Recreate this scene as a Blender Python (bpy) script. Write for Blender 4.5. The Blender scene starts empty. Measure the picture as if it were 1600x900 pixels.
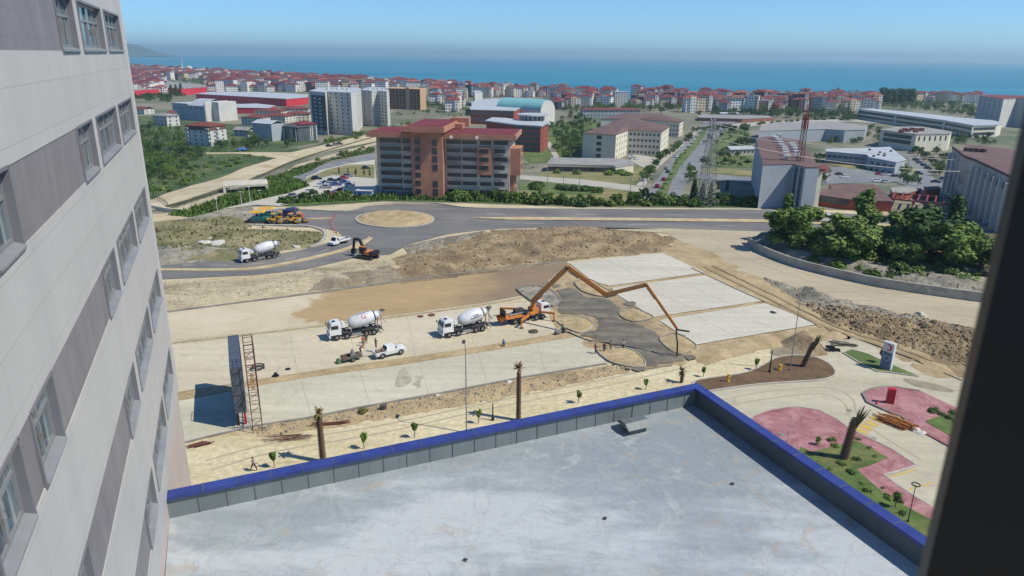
import bpy, bmesh, math, random
from mathutils import Vector, Matrix, noise
# ------------------------------------------------------------- camera
F=1105.0; PITCH=math.radians(18.2); ROLL=.0105; CH=46.0
sc=bpy.context.scene
COL=sc.collection
_cp,_sp=math.cos(PITCH),math.sin(PITCH)
FW=Vector((0,_cp,-_sp)); U0=Vector((0,_sp,_cp)); R0=Vector((1,0,0))
CX=math.cos(ROLL)*R0+math.sin(ROLL)*U0; CY=-math.sin(ROLL)*R0+math.cos(ROLL)*U0
cam=bpy.data.cameras.new('camera'); camo=bpy.data.objects.new('camera',cam); COL.objects.link(camo)
m3=Matrix((CX,CY,-FW)).transposed()
camo.matrix_world=Matrix.Translation((0,0,CH))@m3.to_4x4()
cam.sensor_width=36; cam.lens=F*36/1600; cam.clip_start=.05; cam.clip_end=200000
cam.dof.use_dof=True; cam.dof.focus_distance=110; cam.dof.aperture_fstop=9
sc.camera=camo
# ------------------------------------------------------------- sky, sun, exposure
SUN_EL=math.radians(51.4); SUN_AZ=math.atan2(.953,-.30)      # clockwise from +Y
w=bpy.data.worlds.new('World'); sc.world=w; w.use_nodes=True
nt=w.node_tree; nt.nodes.clear()
sky=nt.nodes.new('ShaderNodeTexSky'); sky.sky_type='NISHITA'; sky.sun_disc=False
sky.sun_elevation=SUN_EL; sky.sun_rotation=SUN_AZ; sky.air_density=1.0; sky.dust_density=0.0; sky.ozone_density=6; sky.altitude=1500
bg=nt.nodes.new('ShaderNodeBackground'); bg.inputs[1].default_value=.09
wo=nt.nodes.new('ShaderNodeOutputWorld')
tint=nt.nodes.new('ShaderNodeMix'); tint.data_type='RGBA'; tint.blend_type='MULTIPLY'; tint.inputs[0].default_value=1; tint.inputs[7].default_value=(.66,.93,1.15,1)
nt.links.new(sky.outputs[0],tint.inputs[6]); nt.links.new(tint.outputs[2],bg.inputs[0]); nt.links.new(bg.outputs[0],wo.inputs[0])
sun=bpy.data.lights.new('sun','SUN'); sun.energy=3.8; sun.angle=math.radians(.5); sun.color=(1,.93,.81)
suno=bpy.data.objects.new('sun',sun); COL.objects.link(suno)
sd=Vector((math.sin(SUN_AZ)*math.cos(SUN_EL),math.cos(SUN_AZ)*math.cos(SUN_EL),math.sin(SUN_EL)))
suno.rotation_euler=sd.to_track_quat('Z','Y').to_euler(); suno.location=(200,-60,250)
sc.view_settings.view_transform='Standard'; sc.view_settings.look='None'
sc.view_settings.gamma=1; sc.view_settings.exposure=.5; sc.view_settings.use_curve_mapping=False
# ------------------------------------------------------------- projection helpers (photo pixels 1600x900 -> world)
def ray(x,y): return FW+CX*((x-800)/F)-CY*((y-450)/F)
def G(x,y,z=0):
    d=ray(x,y); t=(z-CH)/d.z; return Vector((d.x*t,d.y*t,z))
_crest=[G(*p) for p in [(150,345),(240,335),(330,326),(400,322),(480,321),(600,313),(700,315),(900,322),(1200,324),(1600,334)]]
_coast=[G(x,y,-14) for x,y in [(60,100),(200,107),(330,113),(460,124),(600,134),(700,142),(900,152),(1100,157),(1300,157),(1600,158),(1900,160)]]
def _pl(pts,x):
    if x<=pts[0].x: a,b=pts[0],pts[1]
    elif x>=pts[-1].x: a,b=pts[-2],pts[-1]
    else:
        for a,b in zip(pts,pts[1:]):
            if a.x<=x<=b.x: break
    return a.y+(b.y-a.y)*(x-a.x)/(b.x-a.x)
def h(x,y):
    cx=max(-150,min(250,x))
    d=(y-_pl(_crest,cx)-3)/190
    d=max(0,min(1,d)); z=-14*d*d*(3-2*d)
    if y>700:
        e=y-_pl(_coast,x)
        if e>-20: z-=min(1,(e+20)/60)*8
    return z
def T(x,y,off=0):
    d=ray(x,y); z=0
    for _ in range(40):
        t=(z-CH)/d.z; zn=h(d.x*t,d.y*t)
        if abs(zn-z)<.003: break
        z=zn
    t=(z-CH)/d.z
    return Vector((d.x*t,d.y*t,z+off))
def ZT(x,y,P):
    """height seen at pixel row y above ground point P"""
    d=ray(x,y); t=math.hypot(P.x,P.y)/math.hypot(d.x,d.y); return CH+t*d.z
# ------------------------------------------------------------- object helpers
def link(o,parent=None):
    COL.objects.link(o)
    if parent is not None: o.parent=parent
    return o
def tag(o,label=None,cat=None,group=None,kind=None):
    if label: o['label']=label
    if cat: o['category']=cat
    if group: o['group']=group
    if kind: o['kind']=kind
    return o
def empty(name,loc,rz=0,label=None,cat=None,group=None,s=1):
    o=bpy.data.objects.new(name,None); COL.objects.link(o); o.location=loc; o.rotation_euler=(0,0,rz); o.scale=(s,s,s)
    o.empty_display_size=.5
    return tag(o,label,cat,group)
def copy_tree(o,parent=None):
    c=o.copy(); COL.objects.link(c)
    if parent is not None: c.parent=parent
    for ch in list(o.children): copy_tree(ch,c)
    return c
class MB:
    def __init__(s): s.v=[];s.f=[];s.m=[];s.uv=[]
    def face(s,pts,mi=0,uv=None):
        b=len(s.v); s.v+=[tuple(p) for p in pts]; s.f.append(tuple(range(b,b+len(pts)))); s.m.append(mi)
        s.uv.append(uv or [(0,0)]*len(pts)); return s
    def add(s,v,f,mi=0):
        b=len(s.v); s.v+=[tuple(p) for p in v]
        for q in f: s.f.append(tuple(i+b for i in q)); s.m.append(mi); s.uv.append([(0,0)]*len(q))
        return s
    def box(s,x0,x1,y0,y1,z0,z1,mi=0,M=None):
        v=[Vector((x,y,z)) for z in (z0,z1) for y in (y0,y1) for x in (x0,x1)]
        if M is not None: v=[M@p for p in v]
        return s.add(v,[(0,2,3,1),(4,5,7,6),(0,1,5,4),(2,6,7,3),(0,4,6,2),(1,3,7,5)],mi)
    def prism(s,poly,z0,z1,mi=0,top=None):
        n=len(poly); a=sum(poly[i][0]*poly[(i+1)%n][1]-poly[(i+1)%n][0]*poly[i][1] for i in range(n))
        if a<0: poly=poly[::-1]
        v=[(p[0],p[1],z0) for p in poly]+[(p[0],p[1],z1) for p in poly]
        f=[(i,(i+1)%n,n+(i+1)%n,n+i) for i in range(n)]
        s.add(v,f+[tuple(range(n))[::-1]],mi); s.add(v[n:],[tuple(range(n))],mi if top is None else top); return s
    def tube(s,pts,r,n=8,mi=0,r2=None,cap=True):
        pts=[Vector(p) for p in pts]; k=len(pts); V=[]; 
        rs=r if isinstance(r,(list,tuple)) else [r+(( r2 if r2 is not None else r)-r)*i/max(1,k-1) for i in range(k)]
        for i,p in enumerate(pts):
            d=(pts[min(i+1,k-1)]-pts[max(i-1,0)]).normalized()
            a=d.cross(Vector((0,0,1)));
            if a.length<1e-3: a=d.cross(Vector((0,1,0)))
            a.normalize(); b=d.cross(a)
            for j in range(n):
                t=2*math.pi*j/n; V.append(p+(a*math.cos(t)+b*math.sin(t))*rs[i])
        f=[(i*n+j,(i+1)*n+j,(i+1)*n+(j+1)%n,i*n+(j+1)%n) for i in range(k-1) for j in range(n)]
        if cap: f+=[tuple(range(n)),tuple(range((k-1)*n,k*n))[::-1]]
        return s.add(V,f,mi)
    def bar(s,a,b,w,hh=None,mi=0,up=(0,0,1)):
        a,b=Vector(a),Vector(b); hh=w if hh is None else hh
        d=(b-a).normalized(); u=Vector(up); x=d.cross(u)
        if x.length<1e-3: x=d.cross(Vector((0,1,0)))
        x.normalize(); y=x.cross(d)
        v=[p+x*(sx*w/2)+y*(sy*hh/2) for p in (a,b) for sx,sy in ((-1,-1),(1,-1),(1,1),(-1,1))]
        return s.add(v,[(0,1,2,3),(7,6,5,4),(0,4,5,1),(1,5,6,2),(2,6,7,3),(3,7,4,0)],mi)
    def hip(s,x0,x1,y0,y1,z,hh,ov=.5,mi=0,t=.18):
        x0-=ov;x1+=ov;y0-=ov;y1+=ov; w,d=x1-x0,y1-y0
        if w>=d: r=[(x0+d/2,(y0+y1)/2),(x1-d/2,(y0+y1)/2)]
        else: r=[((x0+x1)/2,y0+w/2),((x0+x1)/2,y1-w/2)]
        v=[(x0,y0,z),(x1,y0,z),(x1,y1,z),(x0,y1,z)]; v+=[(a,b,z+t) for a,b,_ in v]; v+=[(r[0][0],r[0][1],z+t+hh),(r[1][0],r[1][1],z+t+hh)]
        f=[(3,2,1,0),(0,1,5,4),(1,2,6,5),(2,3,7,6),(3,0,4,7)]
        f+=([(4,5,9,8),(5,6,9),(6,7,8,9),(7,4,8)] if w>=d else [(4,5,8),(5,6,9,8),(6,7,9),(7,4,8,9)])
        return s.add(v,f,mi)
    def gable(s,x0,x1,y0,y1,z,hh,ov=.5,mi=0,t=.2):
        x0-=ov;x1+=ov;y0-=ov;y1+=ov; ym=(y0+y1)/2
        v=[]
        for x in (x0,x1): v+=[(x,y0,z),(x,ym,z+hh),(x,y1,z),(x,y1,z+t),(x,ym,z+hh+t),(x,y0,z+t)]
        f=[tuple(range(6))[::-1],tuple(range(6,12))]+[(i,(i+1)%6,6+(i+1)%6,6+i) for i in range(6)]
        return s.add(v,f,mi)
    def wheel(s,x,y,r,w,mt=0,mr=1,side=1):
        V=[];n=16
        prof=[(r*.55,-w/2),(r*.94,-w/2),(r,-w*.35),(r,w*.35),(r*.94,w/2),(r*.55,w/2)]
        for j in range(n):
            t=2*math.pi*j/n
            for q,yy in prof: V.append((x+q*math.cos(t),y+yy,r+q*math.sin(t)))
        k=len(prof)
        s.add(V,[(j*k+i,j*k+i+1,((j+1)%n)*k+i+1,((j+1)%n)*k+i) for j in range(n) for i in range(k-1)],mt)
        for yy,sg in ((-w*.3,1),(w*.3,-1)):
            ring=[(x+r*.56*math.cos(2*math.pi*j/n),y+yy,r+r*.56*math.sin(2*math.pi*j/n)) for j in range(n)]
            s.add(ring+[(x,y+yy*1.35,r)],[(j,(j+1)%n,n)[::sg] for j in range(n)],mr)
        return s
    def build(s,name,mats,parent=None,smooth=False,loc=None):
        me=bpy.data.meshes.new(name); me.from_pydata(s.v,[],s.f)
        if not isinstance(mats,(list,tuple)): mats=[mats]
        for m in mats: me.materials.append(m)
        me.polygons.foreach_set('material_index',s.m)
        if any(u[0]!=(0,0) or u[-1]!=(0,0) for u in s.uv):
            L=me.uv_layers.new(name='UVMap'); flat=[c for u in s.uv for p in u for c in p]; L.data.foreach_set('uv',flat)
        if smooth: me.polygons.foreach_set('use_smooth',[True]*len(s.f))
        me.update()
        o=bpy.data.objects.new(name,me); 
        if loc is not None: o.location=loc
        return link(o,parent)
def weld(o,d=1e-4,bevel=0,seg=2,smooth=False):
    bm=bmesh.new(); bm.from_mesh(o.data); bmesh.ops.remove_doubles(bm,verts=bm.verts,dist=d)
    if bevel: bmesh.ops.bevel(bm,geom=list(bm.edges),offset=bevel,segments=seg,affect='EDGES',profile=.6,clamp_overlap=True)
    bmesh.ops.recalc_face_normals(bm,faces=bm.faces)
    bm.to_mesh(o.data); bm.free(); return o
# ------------------------------------------------------------- materials
def lin(c): 
    c/=255.; return c/12.92 if c<=.04045 else ((c+.055)/1.055)**2.4
def C(r,g,b,k=.8): return (lin(r)*k,lin(g)*k,lin(b)*k,1)
def newmat(name):
    m=bpy.data.materials.new(name); m.use_nodes=True; n=m.node_tree; b=n.nodes['Principled BSDF']; return m,n,b
def L(n,a,b): n.links.new(a,b)
def noiz(n,scale,detail=5,rough=.6,coord=None,stretch=None,dist=0):
    t=n.nodes.new('ShaderNodeTexNoise'); t.inputs['Scale'].default_value=scale; t.inputs['Detail'].default_value=detail; t.inputs['Roughness'].default_value=rough; t.inputs['Distortion'].default_value=dist
    if coord is not None:
        if stretch:
            mp=n.nodes.new('ShaderNodeMapping'); mp.inputs['Scale'].default_value=stretch[:3]
            if len(stretch)>3: mp.inputs['Rotation'].default_value=(0,0,stretch[3])
            L(n,coord,mp.inputs[0]); coord=mp.outputs[0]
        L(n,coord,t.inputs['Vector'])
    return t.outputs[0]
def ramp(n,fac,stops):
    r=n.nodes.new('ShaderNodeValToRGB'); e=r.color_ramp.elements
    while len(e)<len(stops): e.new(.5)
    for i,(p,c) in enumerate(stops): e[i].position=p; e[i].color=c if len(c)==4 else (*c,1)
    L(n,fac,r.inputs[0]); return r.outputs[0]
def mix(n,fac,a,b,mode='MIX'):
    x=n.nodes.new('ShaderNodeMix'); x.data_type='RGBA'; x.blend_type=mode
    for k,v in ((0,fac),(6,a),(7,b)):
        if hasattr(v,'is_linked'): L(n,v,x.inputs[k])
        else: x.inputs[k].default_value=v
    return x.outputs[2]
def bump(n,b,hgt,st=.3,dist=.1):
    x=n.nodes.new('ShaderNodeBump'); x.inputs['Strength'].default_value=st; x.inputs['Distance'].default_value=dist
    L(n,hgt,x.inputs['Height']); L(n,x.outputs[0],b.inputs['Normal'])
def obj_coord(n): return n.nodes.new('ShaderNodeTexCoord').outputs['Object']
def M(name,c,rough=.7,c2=None,scale=1.5,metal=0,bmp=0,c3=None,scale2=None,stretch=None,spec=None,fine=None,lo=.38,hi=.62,bd=.1):
    """plain or two/three tone noise material"""
    m,n,b=newmat(name); b.inputs['Roughness'].default_value=rough; b.inputs['Metallic'].default_value=metal
    if spec is not None: b.inputs['Specular IOR Level'].default_value=spec
    if c2 is None: 
        b.inputs['Base Color'].default_value=c
        if not bmp: return m
    co=obj_coord(n); f=noiz(n,scale,6,.65,co,stretch)
    if c2 is not None:
        col=ramp(n,f,[(lo,c),(hi,c2)])
        if c3 is not None:
            g=noiz(n,scale2 or scale*.23,7,.7,co,stretch,.6)
            k=ramp(n,g,[(.5,(0,0,0)),(.66,(1,1,1))]); col=mix(n,k,col,c3)
        if fine:
            q=noiz(n,fine,3,.7,co); col=mix(n,1.0,col,ramp(n,q,[(.3,(.72,.72,.72)),(.7,(1.12,1.12,1.12))]),'MULTIPLY')
        L(n,col,b.inputs['Base Color'])
    if bmp: bump(n,b,noiz(n,scale*4,6,.7,co),bmp,bd)
    return m
random.seed(7)
def curve_px(pts,n=6,closed=True):
    out=[];k=len(pts)
    for i in range(k if closed else k-1):
        p=[Vector(pts[(i+j-1)%k] if closed else pts[max(0,min(k-1,i+j-1))]) for j in range(4)]
        for s in range(n):
            t=s/n; out.append(tuple(.5*((2*p[1])+(-p[0]+p[2])*t+(2*p[0]-5*p[1]+4*p[2]-p[3])*t*t+(-p[0]+3*p[1]-3*p[2]+p[3])*t**3)))
    if not closed: out.append(tuple(pts[-1]))
    return out
_tw=['','first','second','third','fourth','fifth','sixth','seventh','eighth','ninth','tenth','eleventh','twelfth','thirteenth','fourteenth','fifteenth','sixteenth','seventeenth','eighteenth','nineteenth']
_tn={2:'twenty',3:'thirty',4:'forty',5:'fifty',6:'sixty',7:'seventy',8:'eighty',9:'ninety'}
def ordw(i):
    if i<20: return _tw[i]
    t,u=divmod(i,10); return (_tn[t][:-1]+'ieth') if u==0 else _tn[t]+'-'+_tw[u]
def relabel(objs,label):
    def sx(o): v=o.location-Vector((0,0,CH)); return v.dot(CX)/v.dot(FW)
    for i,o in enumerate(sorted(objs,key=sx)): o['label']=f"{ordw(i+1)} from the left: {label}"
def inpoly(x,y,P):
    c=False; j=len(P)-1
    for i in range(len(P)):
        if (P[i][1]>y)!=(P[j][1]>y) and x<(P[j][0]-P[i][0])*(y-P[i][1])/(P[j][1]-P[i][1])+P[i][0]: c=not c
        j=i
    return c
def edist(x,y,P):
    best=1e9
    for i in range(len(P)):
        ax,ay=P[i-1][0],P[i-1][1]; bx,by=P[i][0]-ax,P[i][1]-ay; l=bx*bx+by*by or 1e-9
        t=max(0,min(1,((x-ax)*bx+(y-ay)*by)/l)); best=min(best,(x-ax-bx*t)**2+(y-ay-by*t)**2)
    return math.sqrt(best)
def patch(name,px,mat,off=.03,smooth=0,cell=None,amp=0,freq=.12,dome=0,fade=4,world=False,kind='structure',jag=0):
    if smooth: px=curve_px(px,smooth)
    P=[Vector(p) for p in px] if world else [T(*p) for p in px]
    if jag:
        Q=[]
        for i,p in enumerate(P):
            q=P[(i+1)%len(P)]; k=max(1,int((q-p).length/(jag*.9)))
            for j in range(k):
                r=p.lerp(q,j/k); Q.append(r+Vector((noise.noise(Vector((r.x/jag*.7,r.y/jag*.7,1)))+.5*noise.noise(Vector((r.x/jag*2,r.y/jag*2,4))),noise.noise(Vector((r.x/jag*.7,r.y/jag*.7,9)))+.5*noise.noise(Vector((r.x/jag*2,r.y/jag*2,14))),0))*jag)
        P=Q
    bm=bmesh.new(); vs=[bm.verts.new((p[0],p[1],0)) for p in P]; fc=bm.faces.new(vs)
    if fc.normal.z<0 or sum(P[i-1][0]*P[i][1]-P[i][0]*P[i-1][1] for i in range(len(P)))<0: bmesh.ops.reverse_faces(bm,faces=[fc])
    flat=all(abs(h(p[0],p[1]))<.003 for p in P) and not amp and not dome
    if not flat or cell:
        x0,x1=min(p[0] for p in P),max(p[0] for p in P); y0,y1=min(p[1] for p in P),max(p[1] for p in P)
        c=cell or max(6,(x1-x0+y1-y0)/60)
        bmesh.ops.triangulate(bm,faces=bm.faces)
        for ax,a,b_ in ((0,x0,x1),(1,y0,y1)):
            k=int((b_-a)/c)
            for i in range(1,k+1):
                co=[0,0,0]; no=[0,0,0]; co[ax]=a+(b_-a)*i/(k+1); no[ax]=1
                bmesh.ops.bisect_plane(bm,geom=list(bm.verts)+list(bm.edges)+list(bm.faces),plane_co=co,plane_no=no,dist=1e-5)
    bmesh.ops.triangulate(bm,faces=[f for f in bm.faces if len(f.verts)>4])
    P2=[(p[0],p[1]) for p in P]
    for v in bm.verts:
        z=h(v.co.x,v.co.y)+off
        if amp or dome:
            e=min(1,edist(v.co.x,v.co.y,P2)/fade); e=e*e*(3-2*e)
            q=Vector((v.co.x*freq,v.co.y*freq,3.1))
            z+=max(0,e*(dome+amp*(noise.fractal(q,.9,2.1,5)*.9+.45)))
        v.co.z=z
    me=bpy.data.meshes.new(name); bm.normal_update(); bm.to_mesh(me); bm.free(); me.materials.append(mat)
    if amp: me.polygons.foreach_set('use_smooth',[True]*len(me.polygons))
    o=bpy.data.objects.new(name,me); link(o)
    if kind: o['kind']=kind
    return o
def ribbon(name,px,w,mat,z0=0,z1=.13,parent=None,closed=False,smooth=6,world=False,kind='structure'):
    """solid strip (kerb, median, wall) that follows a ground path"""
    if smooth: px=curve_px(px,smooth,closed)
    P=[Vector(p) for p in px] if world else [T(*p) for p in px]
    k=len(P); V=[]
    for i,p in enumerate(P):
        a=P[(i-1)%k] if closed else P[max(0,i-1)]; b=P[(i+1)%k] if closed else P[min(k-1,i+1)]
        d=Vector((b[0]-a[0],b[1]-a[1])); d=d.normalized() if d.length>1e-6 else Vector((1,0)); nx,ny=-d.y*w/2,d.x*w/2
        g=h(p[0],p[1])
        V+=[(p[0]-nx,p[1]-ny,g+z0),(p[0]+nx,p[1]+ny,g+z0),(p[0]+nx,p[1]+ny,g+z1),(p[0]-nx,p[1]-ny,g+z1)]
    f=[]
    for i in range(k if closed else k-1):
        a,b=i*4,((i+1)%k)*4
        f+=[(a+j,a+(j+1)%4,b+(j+1)%4,b+j)[::-1] for j in range(4)]
    if not closed: f+=[(0,1,2,3),((k-1)*4+3,(k-1)*4+2,(k-1)*4+1,(k-1)*4)]
    o=MB().add(V,f).build(name,mat,parent)
    weld(o)
    if kind: o['kind']=kind
    return o
# ============================================================= FIGURES AND LETTERING (built first: their skins are evaluated while the scene is small)
m_black=M('black_paint',C(30,31,34),.6); m_rust=M('rusty_steel',C(120,70,56),.85,C(96,58,50),2); m_chas=M('dark_chassis',C(52,52,56),.7,C(78,74,70),3)
def text_mesh(s,size,name='logo',ext_=.0):
    cu=bpy.data.curves.new('t','FONT'); cu.body=s; cu.size=size; cu.align_x='CENTER'; cu.align_y='CENTER'; cu.extrude=ext_
    o=bpy.data.objects.new('t',cu); COL.objects.link(o); dg=bpy.context.evaluated_depsgraph_get(); me=bpy.data.meshes.new_from_object(o.evaluated_get(dg)); bpy.data.objects.remove(o); me.name=name; return me
TXT={'G':text_mesh('G',1.25),'i':text_mesh('i',.7)}
# ============================================================= PEOPLE
m_skin=M('skin',C(176,126,98),.6); m_hair=M('dark_hair',C(36,28,24),.8)
def skinmesh(name,verts,edges,rad,mat,sub=1):
    me=bpy.data.meshes.new(name); me.from_pydata([Vector(v) for v in verts],edges,[]); o=bpy.data.objects.new(name,me); COL.objects.link(o)
    s=o.modifiers.new('s','SKIN'); s.use_smooth_shade=True
    for i,v in enumerate(me.skin_vertices[0].data): v.radius=(rad[i],rad[i]); v.use_root=(i==0)
    u=o.modifiers.new('u','SUBSURF'); u.levels=sub; u.render_levels=sub
    dg=bpy.context.evaluated_depsgraph_get(); m2=bpy.data.meshes.new_from_object(o.evaluated_get(dg)); bpy.data.objects.remove(o); m2.name=name; m2.materials.clear(); m2.materials.append(mat)
    m2.polygons.foreach_set('use_smooth',[True]*len(m2.polygons)); return m2
def person(px,py,hd,shirt,trous,label,pose='stand',group=None,z=.12,held=False,cap=None):
    e=empty('person',T(px,py,z),hd,label,'person',group)
    # joints: x forward, y left
    st=.16 if pose=='walk' else .04; dz=0; lean=.0
    hip=(0,0,.92); L_=[]
    if pose=='sit': hip=(0,0,.38)
    if pose=='bend': hip=(-.1,0,.85); lean=.35
    ch=(hip[0]+lean*.6,0,hip[2]+.38-lean*.2); nk=(hip[0]+lean*1.1,0,hip[2]+.55-lean*.35); hd_=(nk[0]+.02+lean*.3,0,nk[2]+.12); tp=(hd_[0]+.01+lean*.1,0,hd_[2]+.13)
    def leg(s):
        f=s*st*2
        if pose=='sit': return [(0,s*.09,.36),(.42,s*.13,.42),(.5,s*.13,.06),(.66,s*.14,.03)]
        return [(hip[0],s*.09,hip[2]-.06),(hip[0]*.5+f*.6+.02,s*.1,.48),(f-.03,s*.11,.08),(f+.17,s*.12,.03)]
    def arm(s):
        f=-s*st*1.6
        sh=(nk[0]-.01,s*.19,nk[2]-.08)
        if pose in('work','bend') : el=(sh[0]+.12,s*.26,sh[2]-.24); wr=(sh[0]+.36,s*.18,sh[2]-.3)
        elif pose=='out': el=(sh[0]+.05,s*.40,sh[2]-.16); wr=(sh[0]+.18,s*.55,sh[2]-.3)
        elif pose=='sit': el=(sh[0]+.05,s*.26,sh[2]-.26); wr=(sh[0]+.3,s*.2,sh[2]-.32)
        else: el=(sh[0]+f*.5,s*.26,sh[2]-.28); wr=(sh[0]+f+.05,s*.28,sh[2]-.53)
        return sh,el,wr
    V=[hip,ch,nk,hd_,tp];E=[(0,1),(1,2),(2,3),(3,4)];Rr=[.13,.13,.06,.095,.07]
    sv=[hip,ch,(nk[0],0,nk[2]-.06)];se=[(0,1),(1,2)];sr=[.155,.165,.09]
    tv=[(hip[0],0,hip[2]+.04)];te=[];tr_=[.15]
    shoes=[]
    for s in (-1,1):
        l=leg(s); b=len(V); V+=l; E+=[(0,b),(b,b+1),(b+1,b+2),(b+2,b+3)]; Rr+=[.085,.06,.04,.03]
        b=len(tv); tv+=l[:2]+[(l[2][0],l[2][1],l[2][2]+.04)]; te+=[(0,b),(b,b+1),(b+1,b+2)]; tr_+=[.105,.08,.065]; shoes.append((l[2],l[3]))
        sh,el,wr=arm(s); b=len(V); V+=[sh,el,wr]; E+=[(1,b),(b,b+1),(b+1,b+2)]; Rr+=[.055,.042,.03]
        dv=(Vector(wr)-Vector(el)).normalized(); lat=Vector((0,1,0)) if abs(dv.y)<.9 else Vector((1,0,0)); pal=Vector(wr)+dv*.07; V.append(tuple(pal)); E.append((b+2,b+3)); Rr.append(.03); w_=b+3
        for k in range(4):
            o_=lat*((k-1.5)*.021); L1=[.045,.05,.047,.038][k]; p1=pal+dv*.03+o_; p2=p1+dv*L1; p3=p2+(dv*.6+Vector((0,0,-.6))).normalized()*L1*.7
            q_=len(V); V+=[tuple(p1),tuple(p2),tuple(p3)]; E+=[(w_,q_),(q_,q_+1),(q_+1,q_+2)]; Rr+=[.009,.009,.008]
        p1=Vector(wr)+dv*.03+lat*(.035*s); q_=len(V); V+=[tuple(p1),tuple(p1+dv*.03+lat*.02*s),tuple(p1+dv*.055+lat*.02*s)]; E+=[(w_-1,q_),(q_,q_+1),(q_+1,q_+2)]; Rr+=[.012,.01,.009]
        b=len(sv); mid=tuple((Vector(el)+Vector(wr))/2); sv+=[sh,el,mid]; se+=[(1,b),(b,b+1),(b+1,b+2)]; sr+=[.075,.06,.05]
    q_=len(V); V.append((hd_[0]+.115,0,hd_[2]+.02)); E.append((3,q_)); Rr.append(.014)
    for s in (-1,1): q_=len(V); V.append((hd_[0],s*.1,hd_[2]+.02)); E.append((3,q_)); Rr.append(.016)
    body=link(bpy.data.objects.new('body',skinmesh('body',V,E,Rr,m_skin)),e)
    link(bpy.data.objects.new('shirt',skinmesh('shirt',sv,se,sr,shirt)),e); link(bpy.data.objects.new('trousers',skinmesh('trousers',tv,te,tr_,trous)),e)
    for a_,b_ in shoes: link(bpy.data.objects.new('shoe',skinmesh('shoe',[(a_[0]-.04,a_[1],.045),(b_[0],b_[1],.04)],[(0,1)],[.05,.045],m_black)),e)
    hc=cap or m_hair; b=MB()
    for j in range(5):
        t=j/4*math.pi/2
        for i in range(12): a_=i*math.pi/6; b.v.append((hd_[0]-.015+.112*math.cos(t)*math.cos(a_),.105*math.cos(t)*math.sin(a_),hd_[2]+.05+.13*math.sin(t)))
    b.f=[(j*12+i,j*12+(i+1)%12,(j+1)*12+(i+1)%12,(j+1)*12+i) for j in range(4) for i in range(12)]; b.m=[0]*48; b.uv=[[(0,0)]*4]*48
    b.build('hair' if cap is None else 'helmet',hc,e,True)
    for s in (-1,1): MB().box(hd_[0]+.088,hd_[0]+.097,s*.035-.012,s*.035+.012,hd_[2]+.035,hd_[2]+.05).build('eye',m_black,e)
    MB().box(hd_[0]+.09,hd_[0]+.097,-.025,.025,hd_[2]-.045,hd_[2]-.035).build('mouth',m_rust,e)
    return e
S=lambda n_,r,g,b_: M(n_,C(r,g,b_),.85,C(r*.85,g*.85,b_*.85),4)
navy=S('navy_cloth',44,52,72); khaki=S('khaki_cloth',128,116,88); blk=S('black_cloth',40,40,44)
pw_=person(397,736,2.9,S('grey_shirt',128,132,146),navy,'person in grey shirt striding over the sand near the parapet with a ring in hand','walk')
o=MB().tube([(.22*math.cos(t),0,.22*math.sin(t)) for t in [i*math.pi/8 for i in range(17)]],.035,6).build('wire_ring',m_chas); o.location=T(397,736,.12)+Vector((.45,-.12,.75)); tag(o,'wire ring carried by the person walking on the sand','wire ring')
person(568,541,-1.4,S('red_shirt',214,88,82),khaki,'person in red shirt standing beside the rear wheels of the leftmost mixer','stand')
person(572.5,537,-1.2,blk,blk,'person in black standing right behind the one in red shirt','stand')
person(787,541,-1.6,S('light_blue_shirt',110,160,190),navy,'person in light blue sitting at the slab edge','sit')
person(930,553,.6,S('crimson_shirt',160,44,66),navy,'person in crimson shirt at the corner of the lower slab','out')
person(944,551,1.2,blk,blk,'person in black standing between the crimson and beige shirts','stand')
person(954,548,1.2,S('beige_shirt',186,168,128),khaki,'person in beige standing on the upper edge of the round bed','stand')
person(973,547,1.5,S('white_shirt',214,214,208),navy,'person in white shirt at the edge of the wet concrete','stand')
person(882,521,2.6,S('hi_vis_green',110,170,110),navy,'crouching person in green vest at the small machines','bend')
person(564,553,.3,S('salmon_shirt',196,92,84),navy,'person in salmon shirt leaning at the front of the trailer','bend')
person(588,551,1.2,khaki,khaki,'person in tan clothes and dark cap standing in the pickup bed','work',z=.82,cap=blk)
# ============================================================= SETTING
def zc(ox,oy,s,*pts): return [(ox+x/s,oy+y/s) for x,y in pts]
m_town=M('town_ground',C(108,112,86),.9,C(148,142,122),.02,c3=C(70,94,52),scale2=.008,fine=.3)
m_sand=M('site_sand',C(196,182,145),.95,C(214,203,170),.09,c3=C(182,160,118),scale2=.045,fine=1.6,bmp=.5)
m_road_sand=M('sand_road',C(206,193,152),.95,C(220,209,172),.12,c3=C(192,174,132),scale2=.07,fine=1.2,stretch=(.25,1.6,1,.41),bmp=.3)
m_brown=M('brown_soil',C(130,110,80),.95,C(178,158,122),.16,c3=C(112,98,76),scale2=.09,fine=1.9,bmp=.9,bd=.4)
m_upper=M('beige_soil',C(186,172,138),.95,C(205,194,162),.12,c3=C(150,138,110),scale2=.07,fine=1.3,bmp=.6,bd=.3,stretch=(.5,1.3,1,.15))
m_tan=M('tan_soil',C(176,156,116),.95,C(194,174,134),.25,c3=C(156,136,100),scale2=.12,fine=2.2,bmp=.7,bd=.2)
m_slope=M('slope_grass',C(112,112,72),.95,C(160,150,112),.1,c3=C(84,98,52),scale2=.05,fine=1.1,bmp=.7,bd=.3)
m_rub=M('grey_rubble',C(140,136,120),.95,C(185,178,158),.5,c3=C(118,116,106),scale2=.12,fine=2.5,bmp=.9,bd=.4)
m_asph=M('asphalt',C(108,108,108),.85,C(126,125,122),.15,c3=C(140,137,130),scale2=.06,fine=3,stretch=(.3,1,1),bmp=.15)
m_asph2=M('worn_asphalt',C(120,124,128),.9,C(146,148,146),.08,fine=1.4)
m_path=M('paving',C(170,166,152),.9,C(188,184,170),.2)
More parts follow.
